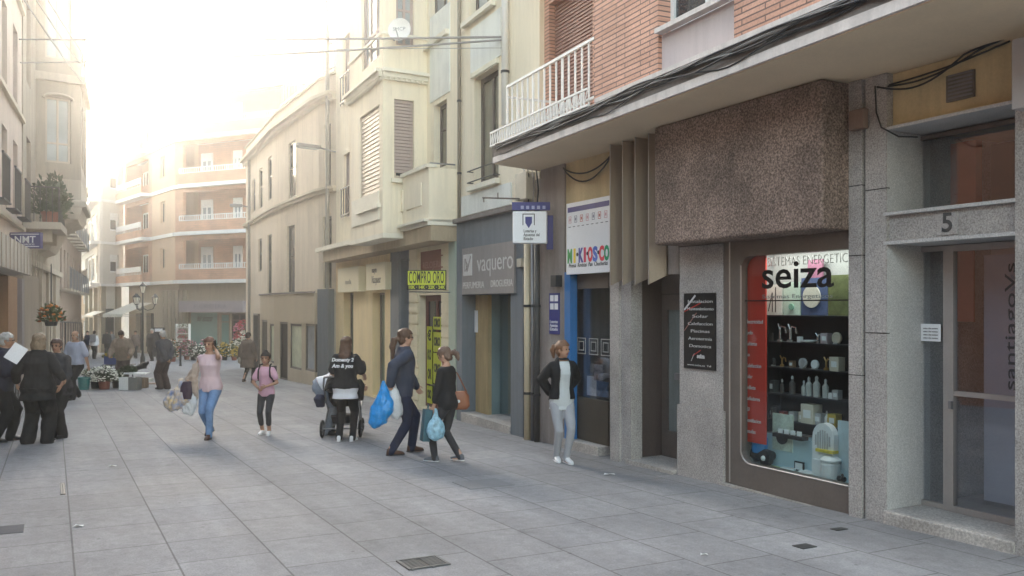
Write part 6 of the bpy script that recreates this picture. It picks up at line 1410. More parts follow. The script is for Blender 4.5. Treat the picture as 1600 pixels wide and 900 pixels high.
        bm_ = __import__('bmesh').new(); bm_.from_mesh(me)
        fl = .030 if st != 'balding' else -.2                  # keep the face clear
        kill = []
        for f in bm_.faces:
            c = f.calc_center_median() - hd
            if c.dot(hf) > .042 * HS and c.dot(hup) < .056 * HS and abs(c.dot(hr)) < .075 * HS and c.dot(hup) > -.11 * HS: kill.append(f)
            elif st in ('short',) and c.dot(hup) < -.07 * HS: kill.append(f)
        __import__('bmesh').ops.delete(bm_, geom=kill, context='FACES'); bm_.to_mesh(me); bm_.free()
        addm(me, 'hair', hm)
    if g('glasses'):
        b = MB()
        for sx in (-1, 1):
            c = hd + hup * .012 * HS + hf * .098 * HS + hr * sx * .031 * HS; b.tube([c + (hr * math.cos(a) * .022 + hup * math.sin(a) * .016) * HS for a in [2 * math.pi * j / 10 for j in range(11)]], .002, 4)
            b.tube([c + hr * sx * .022 * HS, hd + hr * sx * .085 * HS + hup * .012 * HS], .002, 4)
        b.build('glasses', m_black, root, local=True)
    root['_hp'] = [list(x) for x in hp]
    P4 = {'hp': hp, 'el': el, 'shs': shs, 'pel': pel, 'hd': hd, 'up': up, 'nk': nk, 'k': k, 'root': root, 'rxs': rxs, 'fws': fws, 'hip': hips, 'rx': rx}
    del root['_hp']
    M_ = Matrix.Translation(at) @ Matrix.Rotation(R(face), 4, 'Z'); P4['W'] = lambda v: M_ @ Vector(v)
    return P4
def localmesh(me, name, mat, at, label, cat, rz=0, group=None):
    me.materials.clear()
    for m_ in (mat if isinstance(mat, list) else [mat]): me.materials.append(m_)
    o = bpy.data.objects.new(name, me); COL.objects.link(o); o.location = at; o.rotation_euler = (0, 0, rz); return tag(o, label, cat, group)
def plastic_bag(name, at, w_, d_, h_, mat, label, rz=0, cat='bag', tip=0, amp=.03):
    """soft bag hanging from its handles at the point `at`"""
    b = MB(); b.loft([(V3(0, 0, -.02), (w_ * .06, 0, 0), (0, .015, 0)), (V3(0, 0, -.12), (w_ * .16, 0, 0), (0, d_ * .2, 0)), (V3(0, 0, -.12 - h_ * .3), (w_ * .42, 0, 0), (0, d_ * .42, 0)), (V3(tip * .3, 0, -.12 - h_ * .62), (w_ * .5, 0, 0), (0, d_ * .5, 0)), (V3(tip * .7, 0, -.12 - h_ * .88), (w_ * .38, 0, 0), (0, d_ * .4, 0)), (V3(tip, 0, -.12 - h_), (w_ * .12, 0, 0), (0, d_ * .2, 0))], k=16)
    me = solid(b, .010, amp, 11, random.random() * 9, smooth=0)
    for v in me.vertices:
        c_ = v.co; v.co = c_ + v.normal * (amp * .45 * (abs(noise.noise(Vector((c_.x * 26, c_.y * 26, c_.z * 9)))) - .2)); return localmesh(me, name, mat, at, label, cat, rz)
V3 = lambda *a: Vector(a)
def face_to(at, u, v_=None): return 0

c_black = cloth('black', (.018, .018, .02)); c_char = cloth('charcoal', (.045, .045, .05)); c_navy = cloth('navy', (.022, .028, .05)); c_dnavy = cloth('dark_navy', (.02, .026, .055))
c_white = cloth('white', (.72, .73, .76), var=.06); c_jean = cloth('denim', (.16, .27, .47), var=.3); c_pink = cloth('pink', (.60, .36, .46), var=.1); c_pinkw = cloth('pale_pink', (.68, .52, .56), var=.08)
c_lil = cloth('lilac_blue', (.40, .43, .55), var=.08); c_grey = cloth('grey_blue', (.24, .27, .32)); c_brown = cloth('brown', (.15, .115, .095)); c_taupe = cloth('taupe', (.24, .19, .15)); c_dbrown = cloth('dark_brown', (.07, .05, .045))
h_black = hairm('black', (.02, .015, .013)); h_brown = hairm('brown', (.10, .055, .033)); h_auburn = hairm('auburn', (.13, .055, .035)); h_ginger = hairm('ginger', (.20, .105, .06)); h_grey = hairm('grey', (.42, .41, .40)); h_blond = hairm('dark_blond', (.24, .175, .115)); h_dk = hairm('dark_brown', (.05, .032, .025))
s_white = M('shoe_white', (.72, .73, .74), .5, .05); s_brown = M('shoe_brown', (.09, .045, .03), .5, .2); s_grey = M('shoe_grey', (.12, .13, .15), .7, .2)
def at_(u, v): return gp(u, v)

# 1 elderly man at the left edge
P = person(at_(3, 690), -70, 1.72, 'elderly grey-haired man in a dark suit holding a white paper, at the left edge', dict(fem=False, fat=1.1, hair='short', hairm=h_grey, legs=c_black, legex=.022, top=c_white, coat=c_navy, coatex=.034, coatz=-.13, shoe=m_black, feet=((-.10, .10), (.10, -.08)), hands=((-.20, .30, 1.18), (.14, .33, 1.14)), lean=4, skin=m_skint, foot=(6, -12), glasses=True))
q = px(25, 552, 13.0); b = MB(); b.box((0, 0, 0), (.21, .006, .27), R(15), R(-25)); o = b.build('paper', m_paper, local=True); o.location = q; o.rotation_euler = (0, .6, 0); tag(o, 'white sheet of paper held by the elderly man at the left edge', 'paper')
# 2 woman seen from behind
P = person(at_(60, 693), 8, 1.70, 'heavy woman in a long black top seen from behind, with blonde-grey bobbed hair', dict(fat=1.34, hair='bob', hairm=h_blond, legs=c_black, legex=.035, hem=.03, coat=c_black, coatex=.03, coatz=-.10, flare=.12, coatsl=.9, shoe=m_black, laces=s_white, sole=s_white, feet=((-.16, .0), (.12, .03)), hands=((-.34, .06, .95), (.32, .14, 1.0)), foot=(14, -14), head=-10, headk=1.05))
# 3 woman facing
P = person(at_(91, 684), 172, 1.62, 'smiling older woman in dark clothes facing the camera, beside the woman in black', dict(fat=1.25, hair='short', hairm=hairm('dyed_brown', (.10, .06, .05)), legs=c_black, legex=.025, hem=.02, coat=c_char, coatex=.026, coatz=-.11, flare=.06, coatsl=.66, shoe=m_black, feet=((-.10, .02), (.10, .04)), hands=((-.22, .24, .92), (.22, .22, .90)), glasses=True, head=12, skin=m_skint))
# 4 walking man
P = person(at_(119, 624), 168, 1.74, 'balding man in a lilac-blue short-sleeved shirt and dark trousers walking towards the camera', dict(fem=False, fat=1.05, hair='balding', hairm=h_grey, legs=c_black, legex=.018, hem=.02, top=c_lil, topex=.026, topsl=.42, topz=-.06, shoe=m_black, feet=((-.07, .22), (.10, -.20)), lift=(0, .05), hands=((-.27, -.10, .82), (.27, .16, .84)), skin=m_skint, hip=.885))
# 5 flower seller
P = person(at_(193, 601), 186, 1.74, 'flower seller in a brown jacket bending over a blue crate of yellow flowers', dict(fem=False, fat=1.25, hair='short', hairm=h_dk, legs=c_dbrown, legex=.02, coat=c_taupe, coatex=.045, coatz=-.10, shoe=m_black, lean=16, nod=24, hands=((-.30, .34, .94), (.30, .32, .94)), skin=m_skint, feet=((-.12, .02), (.12, .0))))
# 6 man in dark jacket, side
P = person(at_(256, 608), 62, 1.70, 'man in a dark jacket and trousers standing in profile with hands clasped behind his back', dict(fem=False, fat=1.12, hair='short', hairm=h_grey, legs=c_dbrown, legex=.03, hem=.02, coat=cloth('slate', (.05, .055, .07)), coatex=.034, coatz=-.10, shoe=m_black, hands=((-.05, -.20, .90), (.05, -.20, .92)), elbow=((-1, -.6, 0), (1, -.6, 0)), skin=m_skint, feet=((-.09, .05), (.09, -.05)), tilt=0, nod=14))
# 7 woman on the phone
P = person(at_(329, 684), 176, 1.66, 'woman in a pale pink top and blue jeans walking with a phone at her ear', dict(fat=1.08, hair='short', hairm=h_auburn, legs=c_jean, legex=.006, hem=.006, top=c_pinkw, topex=.010, topsl=0, topz=-.07, shoe=s_brown, feet=((-.05, .18), (.07, -.16)), lift=(0, .06), toe=(0, .25), hands=((-.13, .09, 1.49), (.33, .10, .98)), elbow=((-.55, .5, -1), (.5, -1, 0)), curl=(1.3, 1.2), handdir=((.2, 0, .2), (0, 0, 0)), skin=m_skint, hip=.885, lean=3))
PW7 = P
o = MB().box((0, 0, 0), (.012, .07, .14), R(176), R(-15)).build('phone', m_black, local=True); o.location = P['W']((-.098, .05, 1.53)); tag(o, 'black phone held to the ear of the woman in pink', 'phone')
q = P['W'](P['hp'][1]) + V3(0, 0, -.06)
m_multi = M('bag_multicolour', (.10, .25, .60), .35, 0, scale=9, col2=(.8, .55, .15)); 
plastic_bag('carrier_bag', q + V3(-.12, -.05, .10), .42, .26, .40, m_multi, 'bulging multicoloured carrier bag hanging from the arm of the woman in pink', rz=.3, tip=-.12, amp=.05)
plastic_bag('white_bag', q + V3(.0, -.02, .04), .26, .16, .42, M('bag_white', (.62, .64, .66), .4), 'white plastic bag hanging beside the multicoloured one of the woman in pink', rz=.2, tip=.02, amp=.03)
b = MB(); b.loft([(V3(.12, 0, .22), (.02, 0, 0), (0, .02, 0)), (V3(.08, 0, .12), (.07, 0, 0), (0, .05, 0)), (V3(.04, 0, -.03), (.10, 0, 0), (0, .07, 0)), (V3(.08, 0, -.2), (.08, 0, 0), (0, .05, 0)), (V3(.12, 0, -.36), (.03, 0, 0), (0, .02, 0))], k=14)
localmesh(solid(b, .014, .035, 14, 3, 1), 'folded_jacket', cloth('beige', (.45, .36, .30)), q + V3(-.0, .02, .12), 'crumpled beige jacket draped over the arm of the woman in pink', 'jacket')
b = MB(); b.loft([(V3(0, 0, .05), (.07, 0, 0), (0, .05, 0)), (V3(-.03, 0, -.12), (.12, 0, 0), (0, .07, 0)), (V3(-.02, 0, -.25), (.09, 0, 0), (0, .05, 0))], k=14)
localmesh(solid(b, .014, .02, 10, 6, 1), 'handbag', M('dark_bag', (.05, .03, .05), .5), q + V3(.0, -.08, .0), 'dark plum handbag among the bags of the woman in pink', 'handbag')
# 8 girl
P = person(at_(416, 679), 180, 1.38, 'girl in a pink T-shirt, cropped dark leggings and white trainers with backpack straps', dict(fat=.9, hair='bun', hairm=h_black, legs=c_char, legex=.006, leglen=.8, hem=.004, top=c_pink, topex=.016, topsl=.3, topz=-.13, shoe=s_white, sole=s_white, feet=((-.08, .05), (.09, -.03)), hands=((-.06, .22, 1.03), (.10, .24, 1.0)), elbow=((-1, -.6, -.2), (1, -.6, -.2)), headk=1.12, curl=(1.2, 1.2), skin=m_skint))
b = MB()
for sx in (-1, 1):
    pts = [P['nk'] + V3(sx * .075, -.05, .0), P['nk'] + V3(sx * .085, .05, -.01), P['nk'] + V3(sx * .095, .115, -.10), P['nk'] + V3(sx * .10, .11, -.20), P['nk'] + V3(sx * .13, .0, -.27)]; b.tube(pts, .013, 6)
b.box(P['nk'] + V3(0, -.16, -.2), (.24, .12, .32)); o = b.build('backpack', c_black, local=True); o.location = P['root'].location; o.rotation_euler = P['root'].rotation_euler; tag(o, 'black backpack with shoulder straps worn by the girl in pink', 'backpack')
# 9 woman in brown coat far right
P = person(at_(387, 599), -12, 1.66, 'woman in a brown knee-length coat walking away by the beige house', dict(fat=1.1, hair='short', hairm=h_dk, legs=c_black, legex=.004, coat=c_brown, coatex=.045, flare=.26, coatz=-.1, shoe=s_brown, feet=((-.06, -.16), (.07, .18)), lift=(.06, 0), hands=((-.26, .0, .85), (.26, .08, .85)), hip=.885), vox=.016)
plastic_bag('shoulder_bag', P['W']((-.24, .0, 1.0)), .30, .14, .25, M('bag_khaki', (.30, .27, .22), .6), 'khaki shoulder bag of the woman in the brown coat', rz=1.2, amp=.012)
# 10 stroller woman
PS = at_(540, 690)
P = person(PS, -4, 1.66, 'long-haired woman in a black printed T-shirt over white hem, pushing the pram', dict(fat=1.12, hair='long', hairlen=.20, hairm=h_brown, legs=c_black, legex=.008, top=c_white, topex=.020, topz=-.10, topflare=.09, coat=c_black, coatname='tee_shirt', coatex=.034, coatz=-.02, coatsl=.38, shoe=s_white, sole=s_white, feet=((-.11, .0), (.11, .02)), hands=((-.24, .34, 1.03), (.24, .34, 1.03)), curl=(1.3, 1.3), hip=.895))
wt_ = P['W']; bk = Vector((math.sin(R(-4)) * 0 - math.sin(R(-4)) * 1, 1, 0)); Rr = Matrix.Rotation(R(-4), 3, 'Z')
for i, (t_, sz_) in enumerate((('Domenty 2', .075), ('Am & you', .08))):
    text(t_, wt_((.0, -.185 - .004 * i, 1.30 - .095 * i)), Rr @ V3(1, 0, 0), UP, sz_, m_paper, None, bold=.003, name='shirt_lettering', shear=.2)
    o = bpy.context.scene.objects[-1]
# attach the two lettering meshes to the woman as parts
for o in [x for x in COL.objects if x.name.startswith('shirt_lettering')]:
    mw = Matrix.Translation(o.location); rt = P['root']; o.parent = rt; o.matrix_parent_inverse = (Matrix.Translation(rt.location) @ Matrix.Rotation(rt.rotation_euler.z, 4, 'Z')).inverted()
# 11 bending person in white
P = person(at_(508, 682) + V3(.05, .25, 0), -80, 1.68, 'person in a white shirt bending over the pram', dict(fat=1.05, hair='short', hairm=h_dk, legs=c_grey, legex=.012, top=c_white, topex=.024, topsl=.98, topz=-.06, shoe=m_black, lean=62, hip=.84, hipy=-.16, hands=((-.16, .50, .78), (.16, .52, .80)), elbow=((-.5, -1, .3), (.5, -1, .3)), nod=35, feet=((-.12, -.05), (.12, -.08))))
# 12 woman with long ponytail and navy jacket
P = person(at_(629, 709), -62, 1.80, 'tall person in a navy jacket with glasses and a long ponytail, carrying plastic bags', dict(fem=False, fat=1.0, hair='pony', ponyz=-.01, hairlen=.30, hairm=h_brown, legs=c_dnavy, legex=.006, hem=.008, top=c_black, coat=cloth('jacket_navy', (.045, .055, .085)), coatex=.026, coatz=-.10, shoe=s_brown, feet=((-.08, .17), (.08, -.20)), lift=(0, .0), toe=(0, .0), hands=((-.22, .30, .86), (.20, -.24, .98)), hip=.885, glasses=True, skin=m_skin, head=-6, curl=(.8, 1.3), foot=(4, -6)))
q = P['W'](P['hp'][1]) + V3(0, 0, -.06)
plastic_bag('blue_bag', q + V3(-.09, -.05, .12), .32, .2, .54, M('bag_blue', (.02, .26, .66), .28, .35, scale=14, bump=.6, fine=30), 'large bright blue plastic bag held by the person in the navy jacket', rz=.15, tip=-.13, amp=.02)
plastic_bag('white_bag', q + V3(.03, .06, .1), .26, .16, .42, M('bag_white', (.62, .64, .66), .4), 'white plastic bag held behind the blue one by the person in navy', rz=.4, tip=.05, amp=.02)
# 13 girl with brown bag
P = person(at_(699, 722), 64, 1.55, 'girl in a black jumper and grey leggings looking down, with a brown shoulder bag', dict(fat=.92, hair='ponytail', ponyz=-.0, hairlen=.17, hairm=hairm('mid_brown', (.16, .10, .07)), legs=c_char, legex=.004, top=c_black, topex=.02, topsl=.80, topz=-.08, shoe=s_grey, sole=s_white, feet=((-.07, .16), (.07, -.16)), lift=(0, .02), hands=((-.14, .16, .80), (.20, .05, .80)), nod=26, head=6, hip=.885, headk=1.05, foot=(4, -10)))
b = MB(); b.loft([(V3(0, 0, .0), (.12, 0, 0), (0, .05, 0)), (V3(0, 0, -.06), (.17, 0, 0), (0, .065, 0)), (V3(0, 0, -.20), (.18, 0, 0), (0, .07, 0)), (V3(0, 0, -.25), (.14, 0, 0), (0, .05, 0))], k=18, p=3)
bagp = P['W']((.215, -.02, .93))
o = localmesh(solid(b, .012, .006, 9, 2, 1), 'handbag', M('tan_leather', (.27, .10, .05), .45, .2), bagp, 'tan brown shoulder bag with a pale clasp, on the hip of the girl in black', 'handbag', rz=R(8))
MB().loft([(V3(.02, -.072, -.13) + V3(0, -.004 * j, 0), (.022, 0, 0), (0, 0, .022)) for j in range(2)], k=12).build('clasp', m_w, o, local=True)
b = MB(); L_ = Matrix.Rotation(R(-8), 3, 'Z'); tp = (P['W'](P['nk'] + V3(-.06, .02, -.015)) - bagp); b.tube([V3(-.14, 0, -.02), L_ @ (tp * .5 + V3(-.06, -.10, .05)), L_ @ (tp + V3(0, 0, .045))], .009, 6); b.tube([V3(.14, 0, -.02), L_ @ (tp * .5 + V3(.10, .06, .06)), L_ @ (tp + V3(0, 0, .045))], .009, 6); b.build('strap', MATS['tan_leather'], o, local=True)
q = P['W'](P['hp'][0]) + V3(0, 0, -.05)
plastic_bag('blue_bag', q + V3(.03, -.05, .05), .26, .14, .32, M('bag_pale_blue', (.28, .48, .60), .35, .5, scale=16, bump=.6, fine=30), 'pale blue patterned carrier bag held by the girl in black', rz=.2, amp=.015)
b = MB(); b.box(V3(0, 0, -.22), (.10, .14, .42)); b.tube([V3(0, -.04, -.02), V3(0, 0, .06), V3(0, .04, -.02)], .006, 5); o = b.build('paper_bag', M('bag_teal', (.05, .12, .15), .6), local=True); o.location = q + V3(-.08, .03, .02); o.rotation_euler = (0, .1, .4); tag(o, 'narrow dark teal paper bag in front of the pale blue one', 'bag')
# 14 woman by the kiosk
P = person(at_(878, 722), 196, 1.63, 'ginger-haired woman in a black jacket, white top and grey jogging trousers by the kiosk', dict(fat=.96, hair='ponytail', ponyz=.05, hairlen=.18, hairm=h_ginger, legs=cloth('jogger_grey', (.36, .37, .40), var=.1), legex=.006, hem=.004, top=cloth('tee_white', (.58, .62, .64), var=.05), topex=.014, topz=-.08, topflare=.05, coat=c_black, coatex=.026, coatz=.0, open=.070, shoe=s_white, sole=s_white, feet=((-.03, .10), (.055, -.08)), hands=((-.11, -.17, .98), (.11, -.17, .97)), elbow=((-1, -.5, 0), (1, -.5, 0)), head=34, skin=m_skint, foot=(8, -6), hip=.895))
# ---- background people
bg = [(147, 561, 10, 1.62, 'person with a grey backpack and white top walking away in the distance', dict(hair='short', hairm=h_dk, legs=c_black, top=c_white, topex=.03, topsl=.9)),
      (137, 558, 190, 1.6, 'person in dark clothes in the distance left of the grey backpack', dict(hair='short', hairm=h_dk, legs=c_dbrown, coat=c_dnavy)),
      (212, 560, 185, 1.62, 'woman in a patterned brown dress beyond the lamp post', dict(hair='short', hairm=h_dk, legs=c_black, coat=c_brown, coatex=.05, flare=.4, coatz=-.1)),
      (238, 564, 176, 1.74, 'stout person in a long black coat beyond the man in profile', dict(fem=False, fat=1.3, hair='short', hairm=h_grey, legs=c_black, coat=c_black, coatex=.05, flare=.3, coatz=-.1)),
      (167, 556, 20, 1.68, 'dim figure in dark clothes deep in the street, left of the seller', dict(fem=False, hair='short', hairm=h_dk, legs=c_black, coat=c_char)),
      (175, 553, 170, 1.60, 'dim figure in grey deep in the street, just behind the seller', dict(hair='short', hairm=h_black, legs=c_black, coat=c_grey)),
      (124, 551, 0, 1.66, 'farthest dim figure at the mouth of the narrow street', dict(fem=False, hair='short', hairm=h_dk, legs=c_black, coat=c_brown))]
for u_, v_, f_, h_, l_, oo in bg:
    oo.setdefault('feet', ((-.08, .12), (.08, -.12))); oo['hip'] = .89
    P = person(at_(u_, v_), f_, h_, l_, oo, 'people far down the street', vox=.022)
    if l_.startswith('person with a grey'):
        o = MB().box((0, 0, 0), (.3, .16, .42)).build('backpack', M('backpack_grey', (.22, .22, .24), .8), local=True, bevel=.04); o.location = P['W']((0, -.22, 1.2)); o.rotation_euler = (0, 0, R(f_)); tag(o, 'grey backpack on the distant person in a white top', 'backpack')
# ============================================================ things in the street
def wheel(par, c, ax, r, tr, spokes=8, name='wheel'):
    """tyre with rim and spokes"""
    ax = Vector(ax).normalized(); u_ = ax.cross(UP).normalized(); v_ = u_.cross(ax)
    pts = [c + (u_ * math.cos(a) + v_ * math.sin(a)) * r for a in [2 * math.pi * i / 24 for i in range(25)]]
    t = MB().tube(pts, tr, 8, cap=False).build('wheel', m_black, par, local=True, smooth=True)
    MB().tube([c + (p - c) * .9 for p in pts], tr * .5, 6, cap=False).build('rim', m_metal, t, local=True, smooth=True)
    b = MB(); [b.tube([c, c + (u_ * math.cos(2 * math.pi * i / spokes) + v_ * math.sin(2 * math.pi * i / spokes)) * r * .9], .004, 4) for i in range(spokes)]
    b.tube([c - ax * .03, c + ax * .03], .02, 8); b.build('spokes', m_metal, t, local=True)
# pram in front of the woman
pr = empty('pram', gp(532, 684) + V3(0, .25, 0), 'black pram with hood and spoked wheels in front of the long-haired woman', 'pram', rz=R(2)); 
for x_, y_, r_ in ((-.31, -.22, .125), (.31, -.22, .125), (-.25, .45, .10), (.25, .45, .10)): wheel(pr, V3(x_, y_, r_ + .02), (1, 0, 0), r_, .022)
b = MB()
for sx in (-1, 1):
    b.tube([V3(sx * .28, -.22, .14), V3(sx * .27, .1, .42), V3(sx * .26, .42, .56)], .014, 8); b.tube([V3(sx * .24, .45, .12), V3(sx * .27, .1, .42), V3(sx * .27, -.35, .86), V3(sx * .24, -.44, 1.0)], .014, 8)
b.tube([V3(-.24, -.44, 1.0), V3(-.12, -.48, 1.02), V3(.12, -.48, 1.02), V3(.24, -.44, 1.0)], .018, 8); b.tube([V3(-.31, -.22, .145), V3(.31, -.22, .145)], .012, 8); b.tube([V3(-.25, .45, .12), V3(.25, .45, .12)], .012, 8); b.build('chassis', m_metal, pr, local=True)
b = MB(); b.loft([(V3(0, .08, .50), (.17, 0, 0), (0, .28, 0)), (V3(0, .08, .60), (.23, 0, 0), (0, .37, 0)), (V3(0, .08, .76), (.25, 0, 0), (0, .40, 0))], p=3, k=20); me = solid(b, .02, .006, 8, 1, 1); me.materials.append(c_black); o = bpy.data.objects.new('carrycot', me); COL.objects.link(o); o.parent = pr
b = MB(); n_ = 7
for i in range(n_):
    a0 = R(10 + 100 * i / n_); a1 = R(10 + 100 * (i + .92) / n_)
    for aa, ab in ((a0, a1),):
        ring = lambda a: [V3(.25 * math.cos(t), -.20 + (-.32 * math.cos(a) * math.sin(t)) * 1.0, .76 + .36 * math.sin(a) * math.sin(t) ) for t in [math.pi * j / 12 for j in range(13)]]
        r0_, r1_ = ring(aa), ring(ab); b.add(r0_ + r1_, [(j, j + 1, 14 + j, 13 + j) for j in range(12)])
h = b.build('hood', c_black, pr, local=True, smooth=True); so_ = h.modifiers.new('t', 'SOLIDIFY'); so_.thickness = .02
b = MB(); b.loft([(V3(0, .02, .22), (.17, 0, 0), (0, .22, 0)), (V3(0, .02, .34), (.20, 0, 0), (0, .26, 0))], p=3, k=16); b.build('basket', c_char, pr, local=True)
b = MB(); b.loft([(V3(-.34, -.20, .50), (.07, 0, 0), (0, .12, 0)), (V3(-.36, -.20, .64), (.09, 0, 0), (0, .16, 0)), (V3(-.35, -.2, .70), (.05, 0, 0), (0, .1, 0))], k=12)
me = solid(b, .016, .012, 12, 2, 1); localmesh(me, 'changing_bag', c_dnavy, wloc(pr), 'dark navy bag hanging from the left side of the pram', 'bag')
b = MB(); b.loft([(V3(.33, -.32, .62), (.05, 0, 0), (0, .08, 0)), (V3(.34, -.32, .86), (.07, 0, 0), (0, .11, 0)), (V3(.33, -.32, .96), (.03, 0, 0), (0, .07, 0))], k=12)
me = solid(b, .016, .012, 12, 2, 1); localmesh(me, 'hanging_jacket', c_black, wloc(pr), 'black jacket hanging from the right side of the pram handle', 'jacket')
# triple lantern
lp = gp(223, 576); lm = empty('street_lantern', lp, 'black post with four glass lanterns, one raised in the middle, before the white awning', 'street lamp')
m_iron = M('cast_iron', (.025, .028, .03), .5, .2)
MB().lathe(lp, [(.17, -.02), (.17, .10), (.11, .16), (.10, .5), (.06, .6), (.045, .7), (.04, 2.6), (.06, 2.65), (.04, 2.75), (.03, 3.3)], 14).build('post', m_iron, lm)
m_lg = glass('lantern_glass', tint=(.95, .93, .85), f0=.12); m_lw = M('lantern_milk', (.75, .72, .62), .4, .05)
def lantern(c, par):
    b = MB(); b.loft([(c, (.07, 0, 0), (0, .07, 0)), (c + UP * .28, (.13, 0, 0), (0, .13, 0))], k=6); l_ = b.build('lantern', m_lw, par)
    b = MB(); b.loft([(c + UP * .28, (.16, 0, 0), (0, .16, 0)), (c + UP * .33, (.13, 0, 0), (0, .13, 0)), (c + UP * .40, (.05, 0, 0), (0, .05, 0)), (c + UP * .47, (.012, 0, 0), (0, .012, 0))], k=6); b.loft([(c - UP * .05, (.02, 0, 0), (0, .02, 0)), (c, (.08, 0, 0), (0, .08, 0))], k=6)
    for i in range(6): a = math.pi * 2 * i / 6; b.tube([c + V3(.072 * math.cos(a), .072 * math.sin(a), 0), c + V3(.133 * math.cos(a), .133 * math.sin(a), .28)], .009, 4)
    b.build('lantern_frame', m_iron, l_)
lantern(lp + UP * 3.32, lm)
for a in (R(20), R(140), R(260)):
    d_ = V3(math.cos(a), math.sin(a), 0); MB().tube([lp + UP * 2.65, lp + d_ * .2 + UP * 2.55, lp + d_ * .42 + UP * 2.62, lp + d_ * .5 + UP * 2.8], .022, 6).build('arm', m_iron, lm); lantern(lp + d_ * .5 + UP * 2.83, lm)
# bollard
bp_ = gp(282, 572); tag(MB().lathe(bp_, [(.07, 0), (.07, .04), (.05, .06), (.045, .72), (.055, .74), (.05, .80), (.02, .83)], 12).build('bollard', m_iron), 'slim black bollard in front of the flower stall display', 'bollard')
# plants and flowers
def foliage(name, at, rx_, ry_, rz_, n, leaf, mat, label=None, cat=None, par=None, dome=True, seed=1, group=None, flowers=None, fn=0, fr_=.03):
    rnd = random.Random(seed); b = MB()
    for i in range(n):
        while True:
            x, y, z = rnd.uniform(-1, 1), rnd.uniform(-1, 1), rnd.uniform(0 if dome else -1, 1); q = x * x + y * y + z * z
            if .12 < q < 1: break
        p = V3(x * rx_, y * ry_, z * rz_) * (1 + .18 * noise.noise(V3(x * 3, y * 3, z * 3 + seed))); d_ = (V3(x, y, z + .3).normalized() + V3(rnd.uniform(-.7, .7), rnd.uniform(-.7, .7), rnd.uniform(-.5, .7))).normalized()
        s_ = d_.cross(V3(rnd.random(), rnd.random(), 1)).normalized() * leaf * .32; l_ = leaf * rnd.uniform(.6, 1.3); up_ = d_.cross(s_).normalized() * leaf * .12
        b.add([p, p + d_ * l_ * .5 + s_ - up_, p + d_ * l_, p + d_ * l_ * .5 - s_ - up_], [(0, 1, 2, 3)])
    o = b.build(name, mat, par, local=True); 
    if par is None: o.location = at; tag(o, label, cat, group)
    else: o.location = Vector(at) - wloc(par)
    if flowers:
        for mi, m_ in enumerate(flowers):
            b = MB()
            for i in range(fn // len(flowers)):
                th = rnd.uniform(0, 6.28); z = rnd.uniform(.05 if dome else -.6, 1); rr = math.sqrt(1 - z * z); p = V3(math.cos(th) * rr * rx_, math.sin(th) * rr * ry_, z * rz_) * rnd.uniform(.92, 1.12)
                b.ell(p, (fr_ * rnd.uniform(.7, 1.2), fr_ * rnd.uniform(.7, 1.2), fr_ * .6), 7, 4)
            q = b.build('flowers', m_, o, local=True)
    return o
m_leaf = M('leaf_dark', (.045, .075, .03), .6, .5, scale=8); m_leafl = M('leaf_mid', (.09, .13, .05), .6, .5, scale=8)
f_white = M('petal_white', (.75, .75, .68), .7, .05); f_yel = M('petal_yellow', (.62, .42, .03), .7, .2); f_red = M('petal_red', (.42, .03, .05), .7, .3); f_pink = M('petal_pink', (.62, .22, .32), .7, .3); f_or = M('petal_orange', (.60, .20, .04), .7, .3)
def pot(at, r, h_, pmat, label_, cat='pot', **fo):
    t = empty('flower_pot' if cat == 'potted plant' else 'bucket', at, label_, cat, fo.pop('group', None)); MB().lathe(at, [(r * .75, 0), (r * .8, .01), (r, h_), (r * 1.06, h_), (r * 1.06, h_ - .03), (r * .9, h_ - .04)], 16).build('pot', pmat, t)
    if fo: foliage('foliage', at + UP * (h_ - .05), par=t, **fo)
    return t
m_terr = M('terracotta', (.24, .075, .05), .7, .2)
pot(gp(163, 608), .17, .28, m_terr, 'big white chrysanthemum bush in a dark red pot on the paving', 'potted plant', rx_=.36, ry_=.34, rz_=.42, n=700, leaf=.07, mat=m_leaf, seed=3, flowers=[f_white], fn=260, fr_=.032)
pot(gp(150, 607), .16, .28, m_dark, 'white chrysanthemum bush in a black pot, left of the one in the red pot', 'potted plant', rx_=.28, ry_=.3, rz_=.36, n=500, leaf=.07, mat=m_leaf, seed=4, flowers=[f_white], fn=110, fr_=.032)
pot(gp(183, 606), .15, .22, m_dark, 'dark leafy pot plant with few white blooms, right of the big white bush', 'potted plant', rx_=.22, ry_=.25, rz_=.30, n=420, leaf=.07, mat=m_leaf, seed=5, flowers=[f_white], fn=34, fr_=.03)
pot(gp(131, 609), .17, .36, M('teal_plastic', (.02, .20, .20), .4, .1), 'teal plastic bucket on the paving behind the walking man', 'bucket')
t = pot(gp(140, 600), .2, .3, M('cellophane', (.5, .53, .56), .25, .15), 'pale wrapped bundle of white flowers behind the teal bucket', 'potted plant', rx_=.36, ry_=.2, rz_=.2, n=200, leaf=.09, mat=m_leafl, seed=8, flowers=[f_white], fn=90, fr_=.03)
